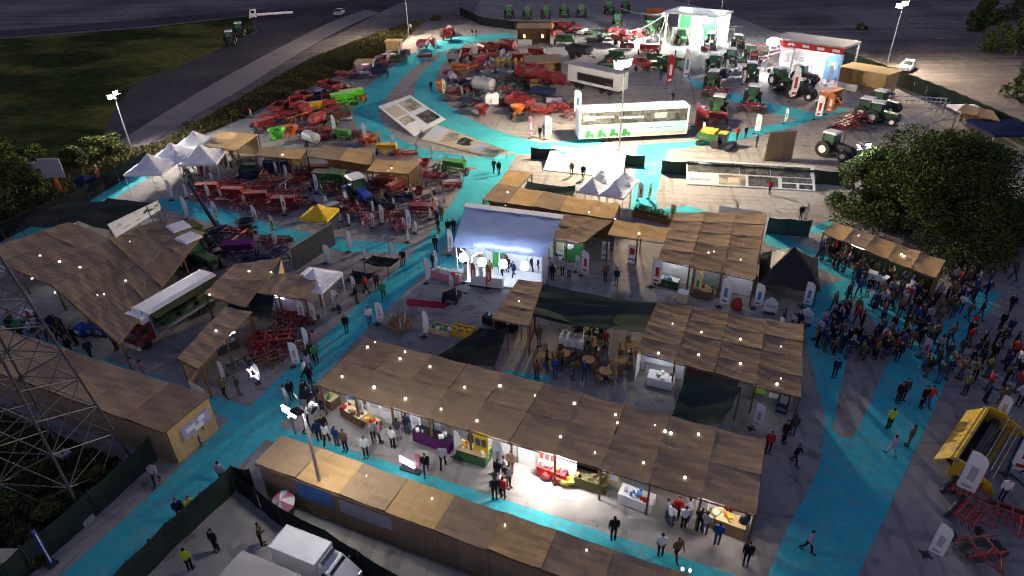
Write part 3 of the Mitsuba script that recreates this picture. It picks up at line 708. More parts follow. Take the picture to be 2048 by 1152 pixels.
shade('large dark green net sagging over the tea garden', [(*(-16.34, 39.27), 2.9), (*(-6.28, 39.79), 2.9), (*(-6.77, 44.12), 2.9), (*(-16.22, 43.72), 2.9)], 'net_olive', .7)
shade('darker green net over the front half of the tea garden', [(*(-15.97, 38.97), 2.8), (*(-9.35, 39.27), 2.8), (*(-9.29, 42.58), 2.95), (*(-16.04, 41.52), 2.95)], 'net_green', .35, post=False)
shade('black net stretched behind the left end of the long brown roof', [(*(-19.97, 31.86), 2.5), (*(-15.52, 32.27), 2.6), (*(-16.56, 37.08), 2.6), (*(-18.57, 36.43), 2.5)], 'net_black', .3)
shade('dark green net between the long brown roof and the wide roof block', [(*(-3.07, 31.86), 2.8), (*(-0.20, 32.05), 2.8), (*(0.58, 36.03), 2.9), (*(-3.02, 35.86), 2.9)], 'net_green', .4)
shade('black green net beside the lilac wall of the stepped stall', [(*(-38.60, 31.29), 2.8), (*(-34.01, 30.96), 2.8), (*(-36.05, 33.83), 2.85), (*(-39.09, 33.82), 2.85)], 'net_black', .25)
shade('dark net lying beside the large hall at the far left fence', [(*(-66.44, 38.84), 2.3), (*(-60.65, 38.32), 2.3), (*(-62.27, 45.19), 2.3), (*(-68.51, 44.28), 2.3)], 'net_black', .25)
shade('dark net roof at the far left beyond the large hall', [(*(-71.11, 36.00), 2.2), (*(-66.08, 37.30), 2.2), (*(-67.88, 43.73), 2.2), (*(-72.69, 42.20), 2.2)], 'net_black', .2)
shade('green net swag behind the golden reed roof stall', [(*(-25.49, 61.62), 2.6), (*(-19.59, 61.82), 2.6), (*(-20.42, 65.20), 2.6), (*(-25.94, 64.69), 2.6)], 'net_green', .6)
shade('low black net tray near the end of the pale blue carpet', [(*(-34.44, 44.03), 1), (*(-31.82, 44.02), 1), (*(-31.64, 45.96), 1), (*(-34.52, 45.60), 1)], 'net_black', .2)
shade('low black net tray beside the main blue carpet', [(*(-34.01, 40.52), 1), (*(-32.21, 40.48), 1), (*(-32.44, 42.68), 1), (*(-34.63, 42.42), 1)], 'net_black', .2)


def net_fence(lab, pts, h, mat='net_green', step=3.0, wob=.08, name='net_fence'):
    k = thing(name, lab, 'fence')
    ps = []
    for a, b in zip(pts[:-1], pts[1:]):
        a, b = np.array(a, float), np.array(b, float); n = max(1, round(np.linalg.norm(b - a) / step))
        ps += [a + (b - a) * i / n for i in range(n)]
    ps.append(np.array(pts[-1], float))
    for i, p in enumerate(ps):
        put('post', M().tube([*p, 0], [*p, h + .1], .035, n=5), 'dark_steel', k)
    for a, b in zip(ps[:-1], ps[1:]):
        d = b - a; L = np.linalg.norm(d); nrm = np.array([-d[1], d[0]]) / L
        P = np.zeros((5, 4, 3))
        for i in range(5):
            for j in range(4):
                q = a + d * (i * .245 + .01) + nrm * wob * math.sin(i * 1.7 + a[0]) * math.sin(j * .9 + .4)
                P[i, j] = [q[0], q[1], h * j / 3 - (.12 * math.sin(math.pi * i / 4) if j == 3 else 0)]
        m = M().add(P.reshape(-1, 3), [[i * 4 + j, i * 4 + 4 + j, i * 4 + 5 + j, i * 4 + j + 1] for i in range(4) for j in range(3)])
        v, f = m.mesh(); off = np.array([nrm[0], nrm[1], 0]) * .025
        put('net_panel', M().add(np.vstack([v, v + off]), np.vstack([f, f[:, ::-1] + len(v)])), mat, k)
    return k


net_fence('green net fence left of the long blue carpet near the pylon', [(-33.2, 18.5), (-32.9, 14), (-32.8, 10), (-32.6, 5)], 2.0)
net_fence('green net fence between the blue carpet and the truck yard', [(-25.4, 18.8), (-26.6, 18.6), (-26.9, 14), (-26.8, 9), (-26.7, 4)], 2.0)
net_fence('dark net fence along the back of the golden container row', [(-26.4, 18.4), (-22, 17.3), (-18.6, 17.0), (-14, 16.2), (-8, 15.9), (-2, 15.8), (8, 15.6)], 1.9, 'net_black')
net_fence('dark green net fence along the upper right edge of the fair', [(7.26, 151.18), (15.97, 137.26), (23.77, 123.20), (30.83, 107.75), (36.89, 98.08)], 2.6, 'net_green')
net_fence('dark net fence round the far left corner', [(-74.00, 32.82), (-74.84, 38.72), (-74.39, 43.82), (-76.73, 51.85), (-78.27, 57.86)], 2.0, 'net_black')
net_fence('teal net gate panel at the entrance beside the tall roof', [(0.27, 65.95), (4.31, 66.78)], 1.9, 'net_teal', 2.0)
net_fence('dark net curtain behind the far tractors', [(-93.82, 181.50), (-81.11, 168.30), (-69.24, 164.41), (-54.06, 167.76)], 2.2, 'net_black')
net_fence('low net fence behind the right photo billboard', [(-13.36, 78.78), (7.56, 82.47)], 1.8, 'net_green')
net_fence('low net fence behind the white map billboard', [(-30.78, 78.07), (-15.87, 80.15)], 1.6, 'net_green')


def billboard(lab, c, z, face='white_wall', n=1):
    """a leaning banner: c = four ground points SW, SE, NE, NW; z = heights"""
    k = thing('billboard', lab, 'billboard')
    q = [np.array([*c[i], z[i]]) for i in range(4)]
    P = np.array([[(q[0] * (1 - u) + q[1] * u) * (1 - v) + (q[3] * (1 - u) + q[2] * u) * v for v in np.linspace(0, 1, 3)] for u in np.linspace(0, 1, 5)])
    put('panel', M().grid(P, .05), face, k)
    up = np.cross(q[1] - q[0], q[3] - q[0]); up /= np.linalg.norm(up)
    for i in range(5):
        a = P[i, 2] - [0, 0, .06]
        put('strut', M().tube(a, [a[0] * .9 + P[i, 0, 0] * .1, a[1] * .9 + P[i, 0, 1] * .1 + .4, 0], .04, n=5), 'dark_steel', k)

    def pic(u0, v0, u1, v1, mat, name='picture', lift=.012):
        R = [(q[0] * (1 - u) + q[1] * u) * (1 - v) + (q[3] * (1 - u) + q[2] * u) * v + up * lift for u, v in ((u0, v0), (u1, v0), (u1, v1), (u0, v1))]
        put(name, M().grid(np.array([[R[0], R[3]], [R[1], R[2]]]), .01), mat, k)
    return pic


pic = billboard('leaning white banner with four brown photographs left of the curved path', [(-50.36, 80.51), (-49.80, 89.56), (-59.63, 95.35), (-60.99, 87.60)], (.15, .15, 1.6, 1.6))
pic(.50, .55, .92, .90, 'photo_warm'); pic(.06, .55, .42, .88, 'print_sand'); pic(.52, .10, .95, .42, 'photo_grey'); pic(.08, .30, .4, .5, 'photo_warm')
pic = billboard('long leaning banner with machine photographs inside the curved path', [(-48.70, 79.68), (-35.69, 76.14), (-33.84, 76.71), (-48.20, 83.53)], (.15, .15, 1.3, 1.3), 'cream')
pic(.02, .1, .22, .92, 'white_wall'); pic(.26, .15, .42, .9, 'photo_warm'); pic(.44, .3, .62, .85, 'photo_grey'); pic(.64, .1, .8, .9, 'white_wall'); pic(.82, .2, .97, .85, 'photo_warm'); pic(.88, .35, .92, .6, 'print_red', lift=.024)
pic = billboard('white leaning banner with a pale map north of the white canopy tents', [(-27.69, 74.44), (-17.47, 75.39), (-18.25, 79.66), (-28.30, 79.44)], (.15, .15, 1.7, 1.7))
pic(.28, .42, .8, .75, 'print_sand'); pic(.12, .70, .22, .80, 'print_blue'); pic(.1, .25, .2, .35, 'print_grey'); pic(.3, .2, .75, .25, 'print_grey')
pic = billboard('large leaning collage of grey machine photographs left of the big tree', [(-9.79, 76.22), (4.69, 79.40), (4.10, 82.72), (-10.63, 79.97)], (.15, .15, 1.9, 1.9))
pic(.01, .5, .97, .93, 'photo_grey'); pic(.26, .05, .47, .45, 'photo_warm'); pic(.49, .05, .72, .45, 'photo_grey'); pic(.75, .27, .98, .47, 'photo_grey'); pic(.75, .04, .86, .22, 'print_dark'); pic(.88, .04, .98, .22, 'photo_grey')
pic(.02, .18, .2, .24, 'print_grey', lift=.02); pic(.33, .15, .42, .35, 'cream', lift=.024); pic(.02, .48, .98, .495, 'white_wall', lift=.03); pic(.42, .52, .425, .9, 'white_wall', 'frame', .03); pic(.66, .52, .665, .9, 'white_wall', 'frame', .03); pic(.10, .80, .22, .88, 'white_wall', lift=.03)
# the white banner wall and machine sign of the left block
pic = billboard('long white sign standing on the rear edge of the large reed hall', [(-57.35, 36.49), (-58.55, 42.92), (-58.15, 42.66), (-58.01, 36.54)], (3.1, 3.1, 4.3, 4.3))
pic(.08, .5, .2, .8, 'print_sand'); pic(.1, .2, .55, .3, 'print_grey')
for u, v in ((.64, .4), (.74, .35), (.86, .55), (.82, .15)):
    pic(u, v, u + .09, v + .3, 'print_dark')
k = thing('black_panel_wall', 'tall black panel wall leaning behind the stepped reed stall', 'wall')
for i in range(5):
    a = np.array((-40.69, 41.41)) + (np.array((-40.42, 47.58)) - np.array((-40.69, 41.41))) * (i + .5) / 5
    d = np.array((-40.42, 47.58)) - np.array((-40.69, 41.41))
    put('panel', M().box((a[0], a[1], 1.3), (np.linalg.norm(d) / 5 - .08, .06, 2.4), math.atan2(d[1], d[0])), 'charcoal', k)
    put('frame', M().box((a[0], a[1] - .02, 2.56), (np.linalg.norm(d) / 5 - .02, .08, .06), math.atan2(d[1], d[0])), 'steel', k)
k = thing('reed_screen', 'upright brown reed screen on the bare yard above the photo collage', 'screen')
a, b = np.array((-1.79, 87.94)), np.array((1.50, 89.96))
for i in range(3):
    c = a + (b - a) * (i + .5) / 3
    put('panel', M().box((c[0], c[1], 1.9), (np.linalg.norm(b - a) / 3 - .04, .08, 3.8), math.atan2(*(b - a)[::-1])), 'reed_brown', k)
for p in (a, b):
    put('post', M().box((p[0], p[1] + .1, 1.9), (.1, .1, 3.9)), 'wood_dark', k)

# ---------------------------------------------------------------- light masts
MAST_LABELS = ['tall steel light mast with a blazing warm lamp cluster in front of the display trailer', 'light mast with a warm lamp at the top left beside the far carpet', 'light mast with a bright warm lamp on the bare ground at the top right',
               'thin light mast with a cool lamp beside the dark road on the left', 'light mast with a small cool lamp rising out of the big tree', 'light mast standing behind the golden container row next to the truck yard']
def rad_ok(hs):
    return len(hs) >= 4


for (foot, h, col, hs), lab in zip(FLOODS, MAST_LABELS):
    heads = [q[0] for q in hs]; big = hs[0][2] > 1000
    g = 1.75 if big and rad_ok(hs) and h > 9 else 1.2 if big else .7
    k = thing('light_mast', lab, 'light mast', 'light masts of the fairground')
    x, y = foot
    put('pole', M().tube([x, y, 0], [x, y, h], .13, .07, 8), 'galvanised', k)
    put('foot_plate', M().box((x, y, .12), (.6, .6, .24)), 'grey_sheet', k)
    cb = M()
    cb.box((x, y, h - .05), (1.9, .1, .1), math.radians(heads[0] + 90)).box((x, y, h - .5), (1.6, .1, .1), math.radians(heads[0]))
    put('crossbar', cb, 'galvanised', k)
    for i, (a, tilt, rad) in enumerate(hs):
        r = math.radians(a); t = math.radians(tilt)
        side = (i - (len(heads) - 1) / 2) * .62
        c = np.array([x + math.cos(r) * .45 - math.sin(r) * side * .5, y + math.sin(r) * .45 + math.cos(r) * side * .5, h + (.15 if i % 2 else -.25)])
        to = T().translate(c.tolist()).rotate([0, 0, 1], a).rotate([0, 1, 0], tilt)
        put('lamp_head', M().box((-.10, 0, 0), (.16, .80 * g, .62 * g)), 'charcoal', k, to)
        hk = [q for q in scene if q.startswith(k + '__lamp_head')][-1]
        put('lamp_face', M().add([[0, -.36 * g, -.27 * g], [0, .36 * g, -.27 * g], [0, .36 * g, .27 * g], [0, -.36 * g, .27 * g]], [[0, 1, 2, 3]]), 'lamp_face', hk, to, light=col * rad, w=8.0 if rad > 1900 else 4.0)

# ---------------------------------------------------------------- trucks and vans
def wheels(m, pts, r=.48, w=.3):
    for x, y in pts:
        m.wheel((x, y, r), r, w, 'x', 14)
    return m


def truck_cab(col, y0, w=2.45, h=2.9):
    """parts of a flat nosed truck cab whose rear stands at y0, facing -y"""
    body = M().hull([(a * w / 2, y0 - b, z) for a in (-1, 1) for b, z in ((.0, .7), (.0, h), (1.5, h), (1.95, 1.9), (2.0, .7))])
    front = M().prism([(-w / 2 + .15, 1.75), (w / 2 - .15, 1.75), (w / 2 - .25, h - .25), (-w / 2 + .25, h - .25)], 'y', 0, .03)
    v, f = front.mesh(); v = v.copy(); t = (v[:, 2] - 1.75) / (h - 2.0); v[:, 1] = v[:, 1] + (y0 - 2.06) + t * .42
    sides = M()
    for a in (-1, 1):
        sides.box((a * (w / 2 + .005), y0 - .95, 2.15), (.03, .85, .7))
    bump = M().box((0, y0 - 2.03, .6), (w, .22, .45))
    vis = M().box((0, y0 - 1.55, h + .05), (w - .3, .5, .12))
    mir = M()
    for a in (-1, 1):
        mir.box((a * (w / 2 + .2), y0 - 1.85, 2.1), (.2, .1, .5))
    lamps = M()
    for a in (-1, 1):
        lamps.box((a * (w / 2 - .3), y0 - 2.15, .75), (.35, .04, .2))
    return [('cab', body, col), ('cab__windscreen', M().add(v, f), 'glass_dark'), ('cab__side_window', sides, 'glass_dark'), ('cab__bumper', bump, 'white_paint'), ('cab__sun_visor', vis, 'dark_steel'), ('cab__mirror', mir, 'black_paint'), ('cab__headlight', lamps, 'silver')]


# red lorry with an open sided white box, left
box = M().box((0, 4.3, 2.15 + .65), (2.5, 8.4, .06))
L = proto(*truck_cab('dark_red', 0, 2.4, 2.75), ('chassis', M().box((0, 3.2, .75), (.9, 9.5, .25)), 'dark_steel'), ('wheel', wheels(M(), [(-1.05, -1.1), (1.05, -1.1)]), 'rubber'), ('wheel', wheels(M(), [(-1.0, 6.0), (1.0, 6.0), (-1.0, 7.2), (1.0, 7.2)]), 'rubber'),
          ('box_body', M().box((0, 4.3, 1.05), (2.5, 8.6, .2)).box((0, .05, 2.3), (2.5, .1, 2.6)).box((0, 8.55, 2.3), (2.5, .1, 2.6)).box((-1.22, 4.3, 2.3), (.06, 8.4, 2.6)), 'grey_paint'),
          ('box_roof', M().prism([(-1.3, 3.55), (1.3, 3.55), (1.3, 3.7), (.9, 3.85), (-.9, 3.85), (-1.3, 3.7)], 'y', -.05, 8.65), 'white_paint'), ('box_nose', M().box((0, -.5, 3.25), (2.35, .9, .8)), 'white_paint'), ('box_nose__lettering', M().box((0, -.965, 3.3), (1.6, .02, .22)), 'print_grey'),
          ('raised_side', M().box((1.8, 4.3, 3.45), (1.15, 8.4, .05)), 'olive'), ('cargo_rack', M().box((.2, 2.2, 1.75), (1.5, 1.5, 1.1)).box((.3, 4.4, 1.7), (1.4, 1.7, 1.0)).box((.1, 6.7, 1.85), (1.6, 1.6, 1.3)), 'deep_green'), ('cargo_shelf', M().box((.9, 4.3, 2.0), (.3, 8, .06)).box((.9, 4.3, 2.7), (.3, 8, .06)), 'steel'))
tx, ty = (-45.03, 27.15)
a = np.array((-45.03, 27.15)); b = np.array((-45.63, 35.57)); rzl = math.degrees(math.atan2(b[1] - a[1], b[0] - a[0])) - 90
place(L, 'box_truck', 'red cabbed lorry with a white roofed display box opened along its side', 'truck', -44.5, 28.0, .03, -3, .78)
# white delivery van truck in the lower yard, facing right
V = proto(('cargo_box', M().box((0, 2.3, 1.85), (2.25, 4.4, 2.3)), 'white_paint'), ('cargo_box__roof_rail', M().box((-1.1, 2.3, 3.03), (.06, 4.4, .06)).box((1.1, 2.3, 3.03), (.06, 4.4, .06)).box((0, .1, 3.03), (2.2, .06, .06)).box((0, 4.5, 3.03), (2.2, .06, .06)), 'white_cloth'),
          ('cab', M().hull([(s * 1.0, y, z) for s in (-1, 1) for y, z in ((0, .6), (0, 2.35), (-.85, 2.35), (-1.6, 1.45), (-2.45, 1.1), (-2.55, .6))]), 'white_paint'),
          ('cab__windscreen', M().add([[-.88, -1.0, 2.26], [.88, -1.0, 2.26], [.95, -1.62, 1.52], [-.95, -1.62, 1.52]] + [[-.88, -.97, 2.22], [.88, -.97, 2.22], [.95, -1.59, 1.48], [-.95, -1.59, 1.48]], [[0, 3, 2, 1], [4, 5, 6, 7], [0, 1, 5, 4], [2, 3, 7, 6]]).moved(np.eye(4) + np.array([[0, 0, 0, 0], [0, 0, 0, -.03], [0, 0, 0, .03], [0, 0, 0, 0]])), 'glass_dark'),
          ('cab__side_window', M().box((-1.005, -.7, 1.85), (.03, .8, .5)).box((1.005, -.7, 1.85), (.03, .8, .5)), 'glass_dark'), ('cab__wind_deflector', M().hull([(s * .9, y, z) for s in (-1, 1) for y, z in ((-.05, 2.4), (-.05, 2.85), (-.7, 2.4))]), 'white_paint'),
          ('cab__roof_hatch', M().box((0, -.35, 2.9), (1.6, .35, .02)), 'glass_dark'), ('cab__grille', M().box((0, -2.57, .95), (1.2, .04, .3)), 'black_paint'), ('cab__headlight', M().box((-.75, -2.5, 1.0), (.35, .12, .22)).box((.75, -2.5, 1.0), (.35, .12, .22)), 'silver'), ('cab__bumper', M().box((0, -2.58, .5), (2.0, .16, .3)), 'charcoal'),
          ('cab__mirror', M().box((-1.2, -1.35, 1.75), (.2, .1, .35)).box((1.2, -1.35, 1.75), (.2, .1, .35)), 'black_paint'), ('wheel', wheels(M(), [(-.92, -1.75), (.92, -1.75)], .36, .24), 'rubber'), ('wheel', wheels(M(), [(-.92, 3.2), (.92, 3.2)], .36, .3), 'rubber'), ('chassis', M().box((0, 1.6, .55), (.8, 6.2, .18)), 'dark_steel'))
va = np.array((-18.56, 15.37)); vb = np.array((-16.99, 15.71)); rzv = math.degrees(math.atan2(va[1] - vb[1], va[0] - vb[0])) - 90
place(V, 'delivery_truck', 'white delivery box truck parked in the yard below the golden row', 'truck', (-19.37, 15.72)[0] + 1.7, (-19.37, 15.72)[1], .03, 90, .66)
W = proto(('cargo_box', M().box((0, 3.0, 1.9), (2.4, 6.4, 2.5)), 'grey_paint'), ('cargo_box__roof_sheet', M().box((0, 3.0, 3.18), (2.46, 6.46, .05)), 'grey_sheet'), ('chassis', M().box((0, 3, .6), (.9, 6.4, .2)), 'dark_steel'), ('wheel', wheels(M(), [(-.95, 4.6), (.95, 4.6)]), 'rubber'), *[(p, q, c) for p, q, c in truck_cab('grey_paint', -.3, 2.3, 2.5)])
place(W, 'box_truck', 'grey roofed box truck cut off by the lower edge of the yard', 'truck', -15.5, 12.75, .03, 90, .9)
# display trailer with a printed side in front of the ring
a, b = np.array((-26.63, 85.94)), np.array((-12.87, 93.53)); Lt = np.linalg.norm(b - a); rz = math.degrees(math.atan2(b[1] - a[1], b[0] - a[0]))
parts = [('trailer_box', M().box((Lt / 2, 1.3, 2.7), (Lt, 2.6, 3.9)), 'white_paint'), ('roof_cover', M().box((Lt / 2, 1.3, 4.7), (Lt + .1, 2.7, .1)), 'white_cloth'), ('photo_band', M().box((Lt / 2, -.02, 3.55), (Lt - .5, .03, 1.7)), 'photo_grey'),
         ('sky_band', M().box((Lt / 2, -.02, 1.75), (Lt - .5, .03, 1.85)), 'print_sky'), ('sand_band', M().box((Lt / 2, -.03, 1.0), (Lt - .5, .03, .45)), 'print_sand'), ('picture', M().box((1.4, -.04, 3.6), (1.6, .03, .7)), 'print_sand'), ('picture', M().box((3.6, -.04, 3.7), (2.6, .03, .25)), 'white_wall'), ('picture', M().box((7.4, -.04, 3.5), (3.6, .03, .3)), 'white_wall'), ('picture', M().box((11.6, -.04, 3.6), (1.8, .03, .8)), 'print_grey'),
         ('frame', M().box((.1, -.05, 2.7), (.2, .08, 3.9)).box((Lt - .1, -.05, 2.7), (.2, .08, 3.9)).box((Lt / 2, -.05, 4.55), (Lt, .08, .16)).box((Lt / 2, -.05, .78), (Lt, .08, .12)), 'white_wall'),
         ('chassis', M().box((Lt / 2, 1.3, .62), (Lt - 1, 1.6, .22)), 'dark_steel'), ('wheel', wheels(M(), [], .5).wheel((3.6, .3, .5), .5, .3, 'y').wheel((4.8, .3, .5), .5, .3, 'y').wheel((6.0, .3, .5), .5, .3, 'y'), 'rubber'), ('support_leg', M().box((Lt - 2.5, .4, .35), (.15, .15, .7)).box((Lt - 2.5, 2.2, .35), (.15, .15, .7)), 'steel')]
for i in range(4):
    x0 = 1.0 + i * 1.75
    t = M().box((x0 + .55, -.055, 1.25), (1.1, .03, .35)).box((x0 + .35, -.055, 1.6), (.55, .03, .5)).box((x0 + .35, -.055, 1.88), (.65, .03, .08))
    for c, r in ((.2, .32), (.95, .22)):
        t.tube([x0 + c, -.075, .8 + r], [x0 + c, -.04, .8 + r], r, n=14)
    parts.append(('tractor_print', t, 'print_green'))
for i in range(3):
    parts.append(('picture', M().box((10.2 + i * 1.3, -.045, 1.9), (1.0, .03, .08)), 'print_blue'))
place(proto(*parts), 'display_trailer', 'long white display trailer with four green tractors printed on its side', 'trailer', a[0], a[1], 0, rz)
P_ = proto(*truck_cab('dark_red', 0, 2.5, 3.4), ('chassis', M().box((0, 2.4, .8), (.9, 5.2, .25)), 'dark_steel'), ('wheel', wheels(M(), [(-1.05, -1.1), (1.05, -1.1)], .52), 'rubber'), ('wheel', wheels(M(), [(-1.0, 3.6), (1.0, 3.6)], .52), 'rubber'), ('fuel_tank', M().tube([-1.1, .6, .8], [-1.1, 2.0, .8], .35, n=10), 'silver'), ('air_deflector', M().hull([(s * 1.1, y, z) for s in (-1, 1) for y, z in ((0, 3.4), (0, 4.1), (-1.2, 3.4))]), 'dark_red'))
place(P_, 'tractor_unit', 'dark red truck tractor unit coupled to the right end of the display trailer', 'truck', *(-12.37, 97.35), 0, 100)
a, b = np.array((-38.38, 115.69)), np.array((-27.66, 110.92))
Lt = np.linalg.norm(b - a); rz = math.degrees(math.atan2(b[1] - a[1], b[0] - a[0]))
place(proto(('trailer_box', M().box((Lt / 2, 1.3, 2.5), (Lt, 2.6, 2.9)), 'white_paint'), ('roof_cover', M().box((Lt / 2, 1.3, 4.0), (Lt + .1, 2.7, .1)), 'grey_cloth'), ('side_picture', M().box((Lt * .55, -.03, 2.2), (Lt * .7, .04, 1.3)), 'tarp_brown'), ('picture_frame', M().box((Lt * .55, -.04, 2.95), (Lt * .74, .05, .12)).box((Lt * .18, -.04, 2.2), (.1, .05, 1.5)), 'silver'), ('chassis', M().box((Lt / 2, 1.3, .8), (Lt - .5, 1.6, .3)), 'dark_steel'),
            ('wheel', M().wheel((2, .3, .5), .5, .3, 'y').wheel((3.2, .3, .5), .5, .3, 'y').wheel((Lt - 2, .3, .5), .5, .3, 'y'), 'rubber')), 'display_trailer', 'plain white trailer standing behind the tractor printed trailer', 'trailer', a[0], a[1], 0, rz)


def car(col):
    w = .86
    return proto(('body', M().hull([(s * w, y, z) for s in (-1, 1) for y, z in ((-2.1, .3), (-2.1, .75), (-1.0, .92), (1.7, .95), (2.1, .8), (2.1, .3))]), col), ('cabin', M().hull([(s * (w - .02), y, .9) for s in (-1, 1) for y in (-1.0, 1.75)] + [(s * (w - .18), y, 1.42) for s in (-1, 1) for y in (-.3, 1.2)]), col),
                 ('cabin__windscreen', M().hull([(s * (w - .12), -.92, .98) for s in (-1, 1)] + [(s * (w - .24), -.38, 1.38) for s in (-1, 1)] + [(s * (w - .12), -.96, 1.0) for s in (-1, 1)] + [(s * (w - .24), -.42, 1.40) for s in (-1, 1)]), 'glass_dark'),
                 ('cabin__rear_window', M().hull([(s * (w - .12), 1.70, .98) for s in (-1, 1)] + [(s * (w - .24), 1.28, 1.38) for s in (-1, 1)] + [(s * (w - .12), 1.75, 1.0) for s in (-1, 1)] + [(s * (w - .24), 1.33, 1.40) for s in (-1, 1)]), 'glass_dark'),
                 ('cabin__side_window', M().box((-w + .06, .45, 1.17), (.04, 1.6, .32)).box((w - .06, .45, 1.17), (.04, 1.6, .32)), 'glass_dark'), ('headlight', M().box((-.6, -2.1, .65), (.35, .04, .14)).box((.6, -2.1, .65), (.35, .04, .14)), 'silver'), ('wheel', wheels(M(), [(-.76, -1.3), (.76, -1.3)], .32, .2), 'rubber'), ('wheel', wheels(M(), [(-.76, 1.35), (.76, 1.35)], .32, .2), 'rubber'))


place(car('white_paint'), 'parked_car', 'white car parked on the bare ground beyond the green net fence', 'car', *(19.49, 148.58), 0, -18, 1.25)
place(car('grey_paint'), 'parked_car', 'grey car on the track at the top edge of the picture', 'car', *(-128.65, 170.96), 0, 20, 1.2)
place(proto(*truck_cab('white_paint', 0, 2.4, 2.6), ('flat_bed', M().box((0, 5.2, 1.2), (2.4, 10, .3)), 'white_paint'), ('wheel', wheels(M(), [(-1.05, -1.1), (1.05, -1.1), (-1, 7), (1, 7), (-1, 8.2), (1, 8.2)]), 'rubber')), 'flatbed_truck', 'pale flatbed truck parked by the dark road at the upper left', 'truck', *(-147.98, 157.73), 0, -48)

# ---------------------------------------------------------------- tractors and machines
def tractor(col, roof):
    m = M().hull([(s * .42, y, z) for s in (-1, 1) for y, z in ((-2.2, .85), (-2.2, 1.35), (-2.0, 1.5), (-.2, 1.62), (-.2, .85))])
    cab = M()
    for s in (-1, 1):
        for y in (-.15, 1.25):
            cab.tube([s * .72, y, 1.2], [s * .66, y + (.1 if y < 0 else -.05), 2.6], .045, n=5)
    cab.box((0, .55, 1.15), (1.4, 1.5, .5))
    glass = M().hull([(s * .68, y, 1.4) for s in (-1, 1) for y in (-.1, 1.2)] + [(s * .62, y, 2.55) for s in (-1, 1) for y in (0, 1.15)])
    roof_m = M().hull([(s * .80, y, 2.6) for s in (-1, 1) for y in (-.3, 1.4)] + [(s * .70, y, 2.8) for s in (-1, 1) for y in (-.15, 1.25)])
    fend = M()
    for s in (-1, 1):
        fend.prism([(.05, 1.0), (.25, 1.55), (.7, 1.8), (1.2, 1.75), (1.6, 1.4), (1.5, 1.35), (1.15, 1.65), (.7, 1.7), (.35, 1.48), (.15, 1.0)], 'x', s * .95 - .28, s * .95 + .28)
    out = [('hood', m, col), ('hood__grille', M().box((0, -2.22, 1.1), (.6, .04, .4)), 'black_paint'), ('cab', cab, 'black_paint'), ('cab__glazing', glass, 'glass_green'), ('cab__roof', roof_m, roof), ('fender', fend, col), ('chassis', M().box((0, -.8, .75), (.5, 3.0, .35)).box((0, -1.65, .6), (1.5, .2, .2)).box((0, .75, .85), (1.4, .25, .25)), 'dark_steel'),
           ('exhaust', M().tube([.45, -.7, 1.5], [.45, -.7, 2.6], .05), 'dark_steel'), ('hitch', M().tube([-.35, 1.3, .8], [-.4, 2.0, .55], .05).tube([.35, 1.3, .8], [.4, 2.0, .55], .05), 'dark_steel')]
    for s in (-1, 1):
        out.append(('rear_wheel', M().wheel((s * .98, .75, .88), .88, .5, 'x', 18), 'rubber')); out.append(('rear_wheel__rim', M().wheel((s * 1.0, .75, .88), .45, .5, 'x', 12), 'yellow' if col == 'green' else 'white_paint'))
        out.append(('front_wheel', M().wheel((s * .85, -1.65, .6), .6, .36, 'x', 16), 'rubber')); out.append(('front_wheel__rim', M().wheel((s * .87, -1.65, .6), .3, .36, 'x', 10), 'yellow' if col == 'green' else 'white_paint'))
    return proto(*out)


